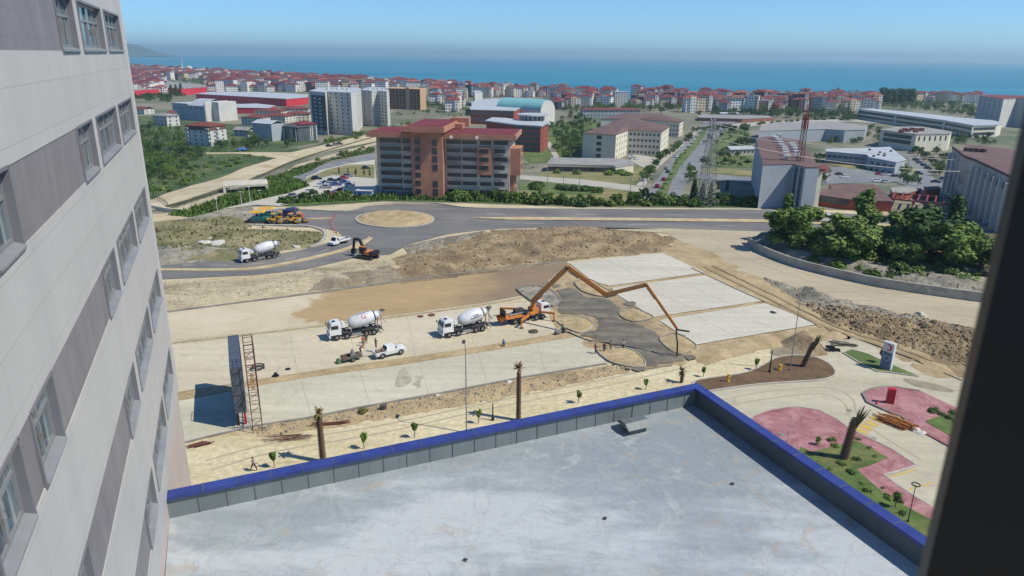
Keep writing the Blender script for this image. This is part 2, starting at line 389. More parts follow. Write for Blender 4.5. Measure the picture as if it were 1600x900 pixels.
m_grass=M('grass',C(72,96,40),.95,C(102,124,58),.25,c3=C(130,128,78),scale2=.08,fine=2.2,bmp=.5)
m_lush=M('lush_grass',C(58,92,36),.95,C(88,120,50),.3,fine=1.6,bmp=.6,bd=.4)
m_drygrass=M('dry_grass',C(120,122,66),.95,C(158,146,94),.1,c3=C(86,104,50),scale2=.05,fine=1.2)
m_field=M('field',C(56,80,40),.95,C(84,104,52),.06,c3=C(110,116,66),scale2=.03,fine=.6,bmp=.6,bd=.5)
m_kerb=M('kerb_concrete',C(190,186,172),.9,C(168,164,150),.6)
m_kerb_dark=M('kerb_grey',C(120,118,112),.9,C(150,146,136),.5)
def concrete(name,c,c2,dark,sc_=.08,seed=0,rot=.41,streak=1.0):
    m,n,b=newmat(name); co=obj_coord(n); b.inputs['Roughness'].default_value=.82
    f=noiz(n,sc_,6,.6,co,(.35,1.3,1,rot)); col=ramp(n,f,[(.36,c),(.64,c2)])
    g=noiz(n,sc_*3.3,8,.72,co,None,1.2); col=mix(n,ramp(n,g,[(.56,(0,0,0)),(.76,(.75,.75,.75))]),col,dark)
    q=noiz(n,.9,6,.7,co); col=mix(n,1.0,col,ramp(n,q,[(.3,(.88,.88,.88)),(.7,(1.06,1.06,1.05))]),'MULTIPLY')
    s=noiz(n,.35,4,.6,co,(.12,2.2,1,rot)); col=mix(n,1.0,col,ramp(n,s,[(.35,(.93,.925,.91)),(.6,(1.03,1.03,1.03))]),'MULTIPLY')
    L(n,col,b.inputs['Base Color']); bump(n,b,q,.08,.05); return m
m_slabA=concrete('pale_concrete',C(196,186,160),C(212,202,176),C(168,156,130))
m_slabB=concrete('greenish_concrete',C(190,186,164),C(206,202,180),C(164,160,138))
m_slabW=concrete('fresh_white_concrete',C(196,193,176),C(212,208,192),C(182,175,146),rot=.25)
m_plaza=concrete('plaza_concrete',C(182,176,152),C(198,192,168),C(154,146,122),.1)
m_wet=concrete('wet_concrete',C(98,94,84),C(132,126,110),C(70,67,60),.35,streak=0)
m_damp=concrete('damp_sand',C(150,134,104),C(168,150,118),C(122,112,92),.3)
m_gravelroad=concrete('gravel_road',C(176,164,138),C(192,180,154),C(158,146,122),.09,rot=-.6)
def grid_mat(name,ca,cb,line,rot,gap,wid=.22,strength=.8,golden=None,brown=None,mul=1.0):
    m,n,b=newmat(name); co=obj_coord(n); b.inputs['Roughness'].default_value=.95
    f=noiz(n,.12,6,.7,co); col=ramp(n,f,[(.38,ca),(.62,cb)])
    if golden is not None:
        sx=n.nodes.new('ShaderNodeSeparateXYZ'); L(n,co,sx.inputs[0])
        nz=noiz(n,.07,5,.6,co)
        ad=n.nodes.new('ShaderNodeMath'); ad.operation='MULTIPLY_ADD'; L(n,nz,ad.inputs[0]); ad.inputs[1].default_value=26; L(n,sx.outputs[0],ad.inputs[2])
        for lo_,hi_,cc in ((-27,-25,golden),(2,12,brown)):
            mr=n.nodes.new('ShaderNodeMapRange'); L(n,ad.outputs[0],mr.inputs[0]); mr.inputs[1].default_value=lo_; mr.inputs[2].default_value=hi_
            tint=ramp(n,noiz(n,.2,7,.75,co,(.4,1.5,1,.3)),[(.35,cc),(.65,tuple(x*1.3 for x in cc[:3]))]); col=mix(n,mr.outputs[0],col,tint)
    mp=n.nodes.new('ShaderNodeMapping'); mp.inputs['Rotation'].default_value=(0,0,rot); L(n,co,mp.inputs[0])
    bt=n.nodes.new('ShaderNodeTexBrick'); bt.offset=0; bt.inputs['Scale'].default_value=1; bt.inputs['Brick Width'].default_value=gap; bt.inputs['Row Height'].default_value=gap
    bt.inputs['Mortar Size'].default_value=gap*wid/2; bt.inputs['Mortar Smooth'].default_value=.6
    bt.inputs['Color1'].default_value=bt.inputs['Color2'].default_value=(0,0,0,1); bt.inputs['Mortar'].default_value=(1,1,1,1)
    L(n,mp.outputs[0],bt.inputs[0])
    mm=n.nodes.new('ShaderNodeMath'); mm.operation='MULTIPLY'; L(n,bt.outputs['Color'],mm.inputs[0]); 
    vv=ramp(n,noiz(n,.3,4,.7,co),[(.3,(strength*.25,)*3),(.65,(strength,)*3)]); L(n,vv,mm.inputs[1])
    col=mix(n,mm.outputs[0],col,line)
    L(n,col,b.inputs['Base Color']); return m
m_rebar=grid_mat('rebar_over_sand',C(198,186,156),C(212,202,174),C(120,98,76),.2,1.0,.2,.38,C(166,144,104),C(134,116,92))

# ---- terrain sheet
def terrain():
    xs=[0];s=5.
    while xs[-1]<5200: xs.append(xs[-1]+s); s*=1.045 if xs[-1]>260 else 1
    xs=[-x for x in xs[:0:-1]]+xs
    ys=[-60];s=6.
    while ys[-1]<4600: ys.append(ys[-1]+s); s*=1.03 if ys[-1]>480 else 1
    V=[(x,y,h(x,y)) for y in ys for x in xs]; nx=len(xs)
    fcs=[(j*nx+i,j*nx+i+1,(j+1)*nx+i+1,(j+1)*nx+i) for j in range(len(ys)-1) for i in range(nx-1)]
    o=MB().add(V,fcs).build('ground',m_town,None,True); o['kind']='structure'
terrain()
# ---- sea
m_sea,n,b=newmat('sea_water'); co=obj_coord(n)
b.inputs['Roughness'].default_value=.38; b.inputs['IOR'].default_value=1.33; b.inputs['Specular IOR Level'].default_value=.25
f=noiz(n,.0007,5,.55,co,(1,5,1)); g=noiz(n,.0022,6,.6,co,(.5,7,1,.04))
col=ramp(n,f,[(.35,C(26,112,136,.85)),(.65,C(44,132,154,.85))]); col=mix(n,ramp(n,g,[(.56,(0,0,0)),(.72,(.55,.55,.55))]),col,C(110,172,190,.8))
L(n,col,b.inputs['Base Color']); bump(n,b,noiz(n,.05,4,.6,co),.35,1.0)
o=MB().face([(-90000,500,-16),(90000,500,-16),(90000,120000,-16),(-90000,120000,-16)]).build('sea',m_sea); o['kind']='structure'
# far headland on the left horizon
hp=[]
for i in range(41):
    t=i/40; x=-13000+t*3200; y=19500-400*math.sin(t*5)
    zt=(470-230*t+22*math.sin(t*11))*min(1,(1-t)*6)**.6
    hp.append((x,y,zt))
V=[]
for x,y,z in hp: V+=[(x*.46,(y-900)*.46,-18),(x*.46,y*.46,z*.25-8),(x*.46,(y+700)*.46,z*.46-8),(x*.46,(y+2200)*.46,-18)]
f=[(i*4+j,(i+1)*4+j,(i+1)*4+j+1,i*4+j+1) for i in range(40) for j in range(3)]
o=MB().add(V,f).build('headland_hill',M('hill_green',C(70,92,70),.95,C(90,104,84),.002),None,True); o['kind']='structure'

# ---- near ground : one big sandy site sheet, then everything on it
W=lambda *a:[Vector((x,y,0)) for x,y in a]
cr=[G(*p) for p in [(250,334),(330,327),(400,323),(480,323),(600,315),(700,317),(900,324),(1200,326),(1600,336),(1750,342)]]
site=[Vector((-200,-50,0)),Vector((220,-50,0)),Vector((240,cr[-1].y,0))]+cr[::-1]+[Vector((-200,cr[0].y,0))]
patch('site_ground',site,m_sand,.012,world=True)
patch('sand_road',[(60,900),(60,770),(262,690),(405,678),(560,655),(760,622),(985,585),(1100,560),(1290,520),(1400,560),(1330,640),(1100,760),(900,900)],m_road_sand,.02)
patch('embankment_ground',[(225,348),(300,341),(382,334),(398,350),(385,357),(500,362),(508,372),(495,386),(437,392),(432,404),(380,408),(300,412),(240,414)],m_slope,.03,cell=3,amp=1.1,freq=.09,fade=5)
patch('rubble_ground',[(232,352),(275,344),(340,330),(392,322),(402,334),(384,347),(300,350)],m_rub,.06,cell=2,amp=.8,freq=.2)
patch('rubble_ground',[(236,386),(300,384),(372,388),(380,404),(300,412),(240,416)],m_rub,.08,cell=2,amp=1.2,freq=.14,fade=4)
patch('beige_ground',[(236,440),(400,436),(480,423),(560,406),(600,402),(640,415),(640,436),(480,458),(262,484),(200,492)],m_upper,.03,cell=1.8,amp=.6,freq=.14,fade=4,jag=1.2)
patch('brown_ground',[(598,428),(615,405),(690,374),(790,357),(900,352),(985,358),(1060,372),(1050,388),(1030,396),(930,403),(860,412),(750,428),(640,442),(560,448)],m_brown,.05,cell=1.3,amp=1.25,freq=.13,fade=9,jag=2.2)
patch('rubble_ground',[(490,436),(600,412),(628,414),(640,438),(560,449),(480,456)],M('mixed_spoil',C(164,150,120),.95,C(146,140,124),.35,c3=C(126,106,78),scale2=.2,fine=2,bmp=.8),.07,cell=1.3,amp=.9,freq=.3,fade=4,jag=2)
patch('rubble_ground',[(628,386),(680,374),(760,360),(730,378),(672,396),(640,398)],m_rub,.08,cell=1.8,amp=1.0,freq=.25,fade=3)
patch('rebar_pad',[(200,500),(262,489),(480,461),(640,439),(750,424),(885,410),(920,430),(905,445),(885,462),(862,468),(815,462),(758,473),(620,492),(400,519),(265,533),(200,540)],m_rebar,.04)
ribbon('pad_edge_kerb',[(200,499),(262,488),(480,460),(640,438),(750,423),(885,409)],.5,m_kerb_dark,0,.22)
patch('concrete_slab',[(190,556),(268,540),(400,525),(620,498),(760,478),(862,470),(876,492),(920,514),(760,541),(620,562),(480,581),(400,594),(282,612),(190,622)],m_slabA,.05)
ribbon('slab_edge',[(190,550),(266,537),(400,522),(620,495),(758,476),(822,464)],.55,M('strip_concrete',C(176,166,142),.9,C(150,140,116),.6),0,.1)
patch('soil_strip',[(190,622),(282,612),(480,581),(620,561),(760,540),(905,516),(912,524),(760,549),(620,571),(480,590),(290,624),(190,638)],m_tan,.06,cell=1,amp=.2,freq=.6,fade=.7)
patch('concrete_slab',[(190,642),(290,626),(400,604),(480,591),(620,572),(760,550),(905,526),(930,545),(947,567),(820,588),(700,611),(560,636),(480,652),(402,664),(290,690),(190,715)],m_slabB,.07)
ribbon('slab_edge',[(200,716),(290,692),(402,666),(480,654),(560,638),(700,613),(820,590),(948,569)],.35,m_kerb_dark,0,.16)
patch('soil_strip',[(402,668),(560,640),(700,615),(820,592),(948,571),(985,580),(880,604),(720,634),(620,652),(520,668),(404,684)],m_tan,.06,cell=1.2,amp=.3,freq=.5,fade=1,jag=.8)
patch('soil_strip',[(1060,545),(1090,541),(1290,508),(1350,525),(1300,532),(1240,538),(1160,555),(1100,572)],m_tan,.05,cell=1.5,amp=.4,freq=.4,fade=1.5,jag=1)
# tan soil around the round beds and between the white slabs
patch('tan_ground',[(838,462),(862,434),(890,412),(1034,394),(1110,427),(1200,470),(1290,506),(1090,543),(1070,570),(1005,576),(955,566),(870,520),(858,500)],m_tan,.045,cell=1.5,amp=.12,freq=.5,fade=1,jag=.8)
patch('concrete_slab',[(889,412),(1034,396),(1102,427),(952,448),(925,440)],m_slabW,.2,cell=None)
patch('concrete_slab',[(962,460),(955,451),(1106,431),(1195,471),(1045,493),(1021,497),(990,478)],m_slabW,.2)
patch('concrete_slab',[(1030,502),(1045,499),(1196,475),(1278,508),(1200,521),(1088,540)],m_slabW,.2)
wet=zc(760,380,4,(440,300),(500,285),(560,300),(640,345),(730,350),(800,385),(850,430),(832,480),(920,505),(1000,530),(1070,575),(1088,620),(1150,680),(1240,722),(1150,750),(1000,772),(975,730),(930,690),(860,662),(780,650),(690,600),(600,580),(640,560),(690,545),(705,500),(640,455),(520,450),(440,420),(470,360))
patch('damp_ground',[(860,456),(880,444),(905,440),(950,462),(985,470),(1010,498),(1050,515),(1075,534),(1082,556),(1008,580),(958,568),(938,545),(910,523),(885,508),(862,480)],m_damp,.12,smooth=3,jag=1.2)
patch('wet_concrete_ground',wet,m_wet,.19,smooth=3,cell=.8,amp=.22,freq=.9,fade=.8,jag=1.0)
for c_,r_ in (((866,470),7),((905,446),6),((985,476),6),((1062,528),7),((1078,560),7),((1000,578),8),((912,500),5),((890,512),5),((975,540),8),((868,448),5),((945,462),6)):
    patch('wet_concrete_ground',[(c_[0]+r_*1.5*math.cos(t),c_[1]+r_*.55*math.sin(t)) for t in [i*math.pi/4 for i in range(8)]],m_wet,.21+.003*r_,smooth=2,jag=.9)
isl=dict(A=zc(760,380,4,(190,290),(270,275),(350,280),(420,312),(458,360),(440,395),(400,400),(320,390),(270,360)),
 B=zc(760,380,4,(448,492),(520,470),(600,472),(665,505),(640,545),(590,568),(530,550),(480,525)),
 C=zc(760,380,4,(553,250),(600,236),(660,238),(730,285),(800,320),(720,338),(640,322),(585,296)),
 D=zc(760,380,4,(830,455),(860,420),(920,412),(980,435),(1042,470),(980,492),(900,494)),
 E=zc(760,380,4,(695,680),(760,662),(870,662),(950,700),(995,765),(940,782),(850,770),(762,740)),
 F=zc(760,380,4,(1083,612),(1110,590),(1190,575),(1310,645),(1260,690),(1210,705),(1140,670)))
for k,p in isl.items():
    patch('round_bed',p,m_tan if k!='A' else m_rub,.23,smooth=5,cell=1,amp=.35,freq=.6,fade=1)
    ribbon('bed_kerb',p,.17,m_kerb if k in 'BE' else m_kerb_dark,.02,.36,closed=True,smooth=5)
# tracks and dirt road to the right
patch('tan_ground',[(1060,372),(1130,398),(1180,430),(1290,490),(1400,520),(1500,560),(1500,610),(1420,575),(1330,525),(1290,512),(1200,472),(1110,426),(1036,394)],m_tan,.04,cell=2,amp=.25,freq=.3,jag=1.5)
patch('gravel_road',[(1040,362),(1075,360),(1200,362),(1180,372),(1175,388),(1215,408),(1262,424),(1352,446),(1422,458),(1540,475),(1620,485),(1620,545),(1515,513),(1402,492),(1302,467),(1215,442),(1140,420),(1090,392),(1060,375)],m_gravelroad,.07,smooth=2)
patch('rubble_ground',[(1180,428),(1215,440),(1302,466),(1402,490),(1515,512),(1515,522),(1400,505),(1310,497),(1250,470)],m_rub,.06,cell=1.2,amp=1.5,freq=.35,fade=2)
patch('spoil_ground',[(1240,470),(1300,484),(1400,492),(1515,508),(1560,530),(1560,600),(1500,590),(1440,552),(1370,535),(1310,512),(1270,492)],m_brown,.05,cell=1.1,amp=1.6,freq=.16,fade=4,jag=1.5)
# treed bank behind the retaining wall
patch('bank_ground',[(1172,370),(1230,366),(1350,368),(1560,378),(1640,384),(1640,490),(1529,466),(1440,452),(1352,433),(1235,407),(1180,385)],m_rub,.06,cell=2,amp=.6,freq=.2,dome=1.5,fade=3)
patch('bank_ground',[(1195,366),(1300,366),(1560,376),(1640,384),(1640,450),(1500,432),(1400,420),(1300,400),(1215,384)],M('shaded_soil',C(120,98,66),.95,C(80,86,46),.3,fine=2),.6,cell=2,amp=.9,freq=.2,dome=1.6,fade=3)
# asphalt
asp=[(378,335),(437,328),(537,331),(575,322),(620,318.5),(680,319),(740,326),(900,328),(1206,329.5),(1400,337),(1560,345),(1680,352),(1680,384),(1560,374),(1400,366),(1206,362),(1050,357),(900,356),(760,359),(700,366),(640,382),(610,398),(560,402),(480,421),(400,430),(255,437),(120,440),(120,400),(255,407),(380,405.5),(435,398),(480,389),(520,378),(536,370),(528,362),(500,356),(378,352)]
patch('asphalt_road',asp,m_asph,.09)
for p,wd in (([(390,352.5),(440,353),(480,354),(505,361),(508,372),(498,382),(484,387)],.9),([(378,334.5),(437,327.5),(537,330.5),(575,321.5),(620,318),(680,318.5),(740,325.5),(900,327.5),(1206,329)],.5),):
    ribbon('road_kerb',p,wd,m_kerb,0,.35)
ribbon('road_kerb',[(120,401),(255,407.5),(380,406),(435,398.5),(480,389.5),(520,378.5)],.3,m_kerb_dark,0,.24)
isp=[(617+59*math.cos(a),343.3+12.3*math.sin(a)) for a in [i*math.pi/20 for i in range(40)]]
patch('roundabout_island',isp,m_tan,.3,cell=1.2,amp=.35,dome=.5,freq=.5,fade=2)
ribbon('roundabout_kerb',[(617+60*math.cos(a),343.3+12.8*math.sin(a)) for a in [i*math.pi/20 for i in range(40)]],.7,m_kerb,0,.3,closed=True,smooth=0)
med=M('median_sand',C(204,188,150),.95,C(180,160,122),.4)
ribbon('road_median',[(120,422),(255,422.5),(380,422),(455,411),(520,396),(552,386),(578,374)],1.6,med,0,.3)
patch('road_median',[(552,388),(570,378),(576,371.5),(584,374),(566,388),(545,396)],med,.36)
ribbon('road_median',[(476,343),(520,342)],1.3,med,0,.3,smooth=0)
patch('road_median',[(730,341),(800,340),(1000,341.5),(1206,344),(1560,357),(1560,361),(1206,348.5),(1000,346),(800,344.5)],med,.25)
m_white=M('road_paint',C(226,224,214),.7)
for a,b_ in (((285,414.6),(305,414.8)),((328,415),(355,414.8)),((392,413.5),(412,411.5)),((446,406),(462,403)),((500,394),(514,390)),((760,335),(790,335)),((900,335.5),(930,335.6)),((1040,336),(1070,336.4)),((820,350),(850,350)),((980,351),(1010,351)),((1120,353),(1150,353.5))):
    ribbon('lane_marking',[a,b_],.16,m_white,.095,.104,smooth=0)
# shoulder between main road and heap
patch('shoulder_ground',[(770,361),(900,358),(1050,359),(1040,365),(900,355),(780,358)],m_upper,.12)
# green verge behind the road (in front of offices)
patch('verge_grass',[(400,322),(480,311),(560,308),(700,311),(900,318),(1190,321),(1190,324),(900,322),(700,315.5),(600,313),(480,321)],m_lush,.12,cell=3,amp=.3)
# ---- valley on the left
patch('green_field',[(195,235),(480,233),(505,222),(560,206),(600,200),(590,218),(500,234),(470,240),(380,262),(300,290),(245,310),(215,318)],m_field,.1)
patch('green_field',[(205,180),(480,205),(500,222),(390,240),(205,240)],m_field,.14)
patch('dirt_track',[(225,316),(240,312),(300,290),(380,263),(432,247.5),(375,240.5),(290,241),(290,239),(375,238.5),(455,238.5),(500,228),(585,208),(640,196),(640,204),(585,222),(520,235),(465,249),(400,275),(330,300),(262,327),(225,330)],m_sand,.2)
m_ditch=M('ditch_soil',C(88,84,62),.95,C(66,78,40),.2)
ribbon('ditch_strip',[(262,324),(330,304),(395,281),(455,254),(520,233),(640,199)],1.6,m_ditch,.1,.5)
patch('dirt_track',[(262,330),(330,308),(420,278),(462,258),(530,238),(640,209),(640,216),(585,228),(545,240),(480,256),(420,281),(335,313),(290,330)],m_upper,.2)
patch('verge_grass',[(262,336),(335,314),(408,290),(450,279),(486,291),(450,302),(345,328),(300,340)],m_lush,.16)
patch('verge_grass',[(410,282),(460,263),(545,243),(585,232),(585,238),(560,243),(510,252),(470,266),(440,281)],m_lush,.18)
patch('car_park_ground',[(345,328),(450,303),(486,291),(455,288),(450,280),(475,266),(520,254),(560,247),(585,243),(590,305),(560,309),(480,312),(440,323),(400,321)],concrete('car_park_concrete',C(190,186,172),C(206,202,188),C(172,168,152)),.2)
patch('park_road',[(454,287),(450,282),(475,266),(520,254),(585,240),(585,250),(545,256),(500,266),(480,276),(476,288)],m_asph2,.26)
patch('dry_lawn',[(476,284),(485,276),(510,266),(545,258),(585,258),(585,279),(545,276),(520,274),(500,279),(484,286)],m_drygrass,.3)
# concrete bits of the underpass and abutment
o=MB().box(-7.5,7.5,-5.5,5.5,2.3,3.0).box(-7.5,-6.6,-5.5,5.5,0,2.3).box(6.6,7.5,-5.5,5.5,0,2.3).build('concrete_underpass',M('precast_concrete',C(214,208,190),.85,C(190,184,166),.4)); 
p=T(385,298); o.location=p; o.rotation_euler=(0,0,.35); tag(o,'pale concrete box culvert crossing under the dirt track','culvert')
o=ribbon('retaining_wall',[(228,324),(262,331),(283,333),(296,328)],.8,M('pale_wall',C(214,208,186),.85,C(196,190,166),.3),-3.5,1.2,smooth=0,kind=None); tag(o,'short pale concrete abutment wall at end of dirt track','wall')
# ---- campus ground
patch('campus_lawn',[(800,318),(860,250),(905,246),(940,250),(1010,262),(1000,300),(1020,312),(1180,320),(1180,265),(1080,262),(1110,240),(1180,240),(1180,322),(900,320)][:7]+[(1010,318),(900,321)],m_drygrass,.1)
patch('campus_lawn',[(800,235),(870,195),(940,190),(960,215),(910,250),(830,256)],m_grass,.1)
patch('campus_lawn',[(812,288),(850,283),(945,292),(940,305),(880,304),(812,297)],m_grass,.16)
patch('campus_road',[(812,274),(900,280),(1000,292),(1012,294),(1004,302),(900,289),(812,281)],m_path,.2)
patch('campus_path',[(852,222),(860,222),(874,246),(866,248)],m_path,.2)
patch('boulevard_road',[(1000,318),(1015,298),(1040,258),(1068,226),(1092,200),(1100,190),(1150,190),(1118,216),(1098,252),(1072,285),(1062,318)],m_asph2,.2)
patch('boulevard_median',[(1022,316),(1030,300),(1044,276),(1052,258),(1060,245),(1080,228),(1100,200),(1108,196),(1100,215),(1078,244),(1062,262),(1052,280),(1044,300),(1034,318)],m_grass,.34)
ribbon('pavement',[(1000,292),(1018,268),(1040,248),(1070,222),(1094,200)],3.2,m_path,.05,.4)
patch('side_road',[(1076,268),(1180,279),(1180,288),(1090,280),(1070,284)],m_asph2,.26)
patch('campus_lawn',[(1090,200),(1170,196),(1178,262),(1110,262),(1106,236),(1122,214)],m_grass,.1)
patch('campus_lawn',[(1108,262),(1180,268),(1180,276),(1100,270)],m_drygrass,.22)
patch('forecourt_ground',[(990,240),(1035,250),(1030,262),(1004,262),(985,252)],m_path,.24)
patch('car_park_ground',[(1285,262),(1330,260),(1420,268),(1420,248),(1400,238),(1440,245),(1480,290),(1500,310),(1480,318),(1430,300),(1400,285),(1285,288)],m_asph2,.2)
patch('campus_lawn',[(1290,256),(1330,252),(1430,262),(1430,270),(1330,264)],m_drygrass,.28)
patch('town_road',[(1120,196),(1200,190),(1330,186),(1480,196),(1480,200),(1330,190),(1200,195),(1150,200)],m_path,.2)
# ---- hospital forecourt (right)
patch('plaza_ground',[(1060,640),(1120,610),(1187,601),(1275,596),(1304,588),(1296,572),(1265,560),(1205,560),(1225,540),(1262,521),(1335,526),(1500,592),(1560,620),(1640,900),(1400,930),(1300,830)],m_plaza,.05)
ribbon('drain_channel',[(1349,533.5),(1420,560),(1502,595)],.35,M('dark_channel',C(50,50,48),.8),.0,.09,smooth=0)
bed=zc(1100,480,4,(-60,470),(60,445),(200,425),(300,400),(380,360),(440,325),(520,308),(620,308),(710,322),(790,365),(822,410),(800,440),(700,462),(350,486),(80,522),(-60,540))
m_bed=M('planting_soil',C(104,80,58),.95,C(124,98,70),.4,c3=C(84,84,44),scale2=.25,fine=2)
patch('planting_bed',bed,m_bed,.2,smooth=3); ribbon('bed_kerb',bed,.3,m_kerb,.0,.24,closed=True,smooth=3)
wed=zc(1100,480,4,(868,288),(920,268),(1020,295),(1130,345),(1240,392),(1335,436),(1180,415),(1080,405),(960,345))
patch('lawn_bed',wed,m_grass,.2); ribbon('bed_kerb',wed,.25,m_kerb,.0,.22,closed=True,smooth=0)
def pave(name,a,a2):
    m,n,b=newmat(name); co=obj_coord(n); b.inputs['Roughness'].default_value=.85
    col=ramp(n,noiz(n,.35,8,.75,co,None,.7),[(.36,a),(.6,a2)])
    bt=n.nodes.new('ShaderNodeTexBrick'); bt.inputs['Scale'].default_value=2.5; bt.inputs['Color1'].default_value=(1,1,1,1); bt.inputs['Color2'].default_value=(.86,.86,.86,1); bt.inputs['Mortar'].default_value=(.75,.75,.75,1); L(n,co,bt.inputs[0])
    L(n,mix(n,1.0,col,bt.outputs[0],'MULTIPLY'),b.inputs['Base Color']); return m
m_red=pave('red_paving',C(146,86,92),C(190,142,142))
r1=zc(1150,620,3.749,(60,150),(105,115),(200,82),(300,66),(380,66),(480,82),(590,135),(650,180),(720,220),(900,305),(1058,408),(960,440),(865,466),(900,490),(1000,560),(1130,640),(1300,760),(1300,900),(600,900),(200,420))
patch('red_paving',r1,m_red,.2); ribbon('paving_kerb',r1[:16],.3,m_kerb,.0,.24,smooth=0)
lw=zc(1150,620,3.749,(380,300),(440,332),(600,290),(700,265),(770,300),(892,366),(800,405),(708,436),(800,520),(900,600),(1010,660),(1110,712),(1300,830),(1300,950),(800,950),(300,480))
patch('lawn',lw,m_grass,.24,smooth=0)
r2=zc(1100,480,4,(990,545),(1035,516),(1100,505),(1200,505),(1350,530),(1500,600),(1640,660),(1700,760),(1700,960),(1500,862),(1380,795),(1275,735),(1240,690),(1120,645),(1020,600))
patch('red_paving',r2,m_red,.2); ribbon('paving_kerb',r2[:5]+r2[8:][::-1][:0],.3,m_kerb_dark,.0,.26,smooth=0); ribbon('paving_kerb',[r2[i] for i in (10,11,12,13,14,0)],.3,m_kerb_dark,.0,.26,smooth=0)
patch('lawn',zc(1100,480,4,(1378,722),(1440,700),(1540,670),(1660,680),(1660,860),(1540,815)),m_grass,.24)
m_yel=M('yellow_paint',C(214,180,78),.8,C(186,166,96),.8)
for i in range(5):
    q=zc(1100,480,4,(940+i*32,772-i*24),(952+i*32,748-i*22),(1030+i*32,780-i*22),(1012+i*32,800-i*24))
    if i<4: patch('crossing_stripe',q,m_yel,.075)
patch('crossing_stripe',zc(1100,480,4,(1120,690),(1150,688),(1230,735),(1190,735)),m_yel,.075)
ribbon('bay_line',zc(1150,620,3.749,(870,478),(960,455),(1054,425)),.2,m_yel,.055,.075,smooth=0)
ribbon('bay_line',zc(1150,620,3.749,(980,555),(1150,505)),.2,m_yel,.055,.075,smooth=0)
for p in ((1327,642),(1221,681),(1364,686)):
    c=T(*p); o=MB().tube([(0,0,.05),(0,0,.085)],.42,16).build('manhole_cover',m_kerb_dark); o.location=(c.x,c.y,.0 if p[0]!=1221 else .16); tag(o,{1327:'dark round manhole cover on plaza beside the red paving with the cabinet',1221:'dark round manhole cover on red paving near the blue parapet',1364:'small round manhole cover near the yellow crossing stripes'}[p[0]],'manhole cover')
# tyre tracks
m_tk=M('tyre_track',C(166,156,132),.9,C(180,170,144),.8); m_tk2=M('dirt_track_mark',C(140,122,90),.95,C(156,138,104),.8)
for pts,mt_,z_ in (([(1130,625),(1200,612),(1290,606),(1330,622),(1340,648),(1370,676),(1440,720)],m_tk,.052),([(1136,634),(1210,622),(1285,616),(1318,630),(1330,655),(1360,684),(1430,730)],m_tk,.052),([(1330,596),(1400,606),(1460,622),(1500,650)],m_tk,.052),
  ([(1100,418),(1190,462),(1290,512),(1370,540),(1440,566)],m_tk2,.30),([(1112,416),(1204,460),(1302,509),(1384,538),(1460,566)],m_tk2,.30),([(1080,420),(1170,462),(1240,492),(1300,520)],m_tk2,.3),
  ([(1100,378),(1160,402),(1240,432),(1340,460),(1440,480),(1530,498)],m_tk,.074),([(1110,372),(1170,396),(1250,425),(1350,452),(1450,471),(1540,490)],m_tk,.074),
  ([(330,735),(430,706),(600,676),(760,640),(960,600),(1080,572)],m_tk,.024),([(320,720),(430,692),(600,664),(760,630),(950,592),(1070,566)],m_tk,.024)):
    ribbon('tyre_track',pts,.3,mt_,z_,z_+.006)
m_seam=M('slab_seam',C(150,144,126),.9)
for a_,b_ in (((940,404),(1008,438)),((985,399),(1060,433)),((1010,450),(1082,484)),((1058,439),(1140,476)),((1090,496),(1150,528)),((1140,486),(1210,516))): ribbon('slab_seam',[a_,b_],.06,m_seam,.2,.206,smooth=0)
for i_ in range(6): x_=360+i_*92; ribbon('slab_seam',[(x_,530-i_*12.4+2),(x_+14,604-i_*13.0-6)],.05,m_seam,.05,.056,smooth=0)
for i_ in range(5): x_=470+i_*92; ribbon('slab_seam',[(x_,594-i_*14.6),(x_+16,650-i_*16)],.05,m_seam,.07,.076,smooth=0)
# loose spots: stains on slabs
m_st=M('damp_stain',C(186,180,158),.7,C(164,156,134),.9)
for p in ([(618,592),(630,574),(638,580),(642,596),(634,604),(622,604)],[(648,604),(650,588),(656,590),(658,600),(654,605)]):
    patch('slab_stain',p,m_st,.078,smooth=2,jag=.7)
for p in ([(1206,546),(1240,541),(1258,548),(1250,557),(1210,556)],[(1412,592),(1460,600),(1490,611),(1478,613),(1430,604)]): patch('damp_patch',p,M('damp_ground',C(134,126,104),.8,C(158,148,122),.5),.07,smooth=4)
# ============================================================= HOSPITAL WING + PODIUM ROOF + WINDOW POST
FV=Vector((-.376,.926,0)).normalized(); NV=Vector((.926,.376,0)).normalized(); FC=3.7
def panelmat(name,c,c2,bw,bh,line=.8,sc_=.6):
    m,n,b=newmat(name); co=obj_coord(n); b.inputs['Roughness'].default_value=.55
    sp=n.nodes.new('ShaderNodeSeparateXYZ'); cb=n.nodes.new('ShaderNodeCombineXYZ'); L(n,co,sp.inputs[0]); L(n,sp.outputs[0],cb.inputs[0]); L(n,sp.outputs[2],cb.inputs[1])
    bt=n.nodes.new('ShaderNodeTexBrick'); bt.inputs['Scale'].default_value=1; bt.inputs['Brick Width'].default_value=bw; bt.inputs['Row Height'].default_value=bh
    bt.inputs['Mortar Size'].default_value=.008; bt.inputs['Mortar Smooth'].default_value=.2
    bt.inputs['Color1'].default_value=(1,1,1,1); bt.inputs['Color2'].default_value=(.955,.955,.96,1); bt.inputs['Mortar'].default_value=(line,line,line,1); L(n,cb.outputs[0],bt.inputs[0])
    st=noiz(n,sc_,6,.65,co,(1,1,.25)); col=ramp(n,st,[(.3,c),(.7,c2)])
    L(n,mix(n,1.0,col,bt.outputs[0],'MULTIPLY'),b.inputs['Base Color']); bump(n,b,bt.outputs['Fac'],-.25,.01); return m
m_clad=panelmat('light_cladding',C(200,197,191,.82),C(188,186,181,.82),3.2,1.03,.66)
m_dclad=panelmat('dark_stone_cladding',C(124,120,121),C(148,144,144),1.2,.52,.8,1.4)
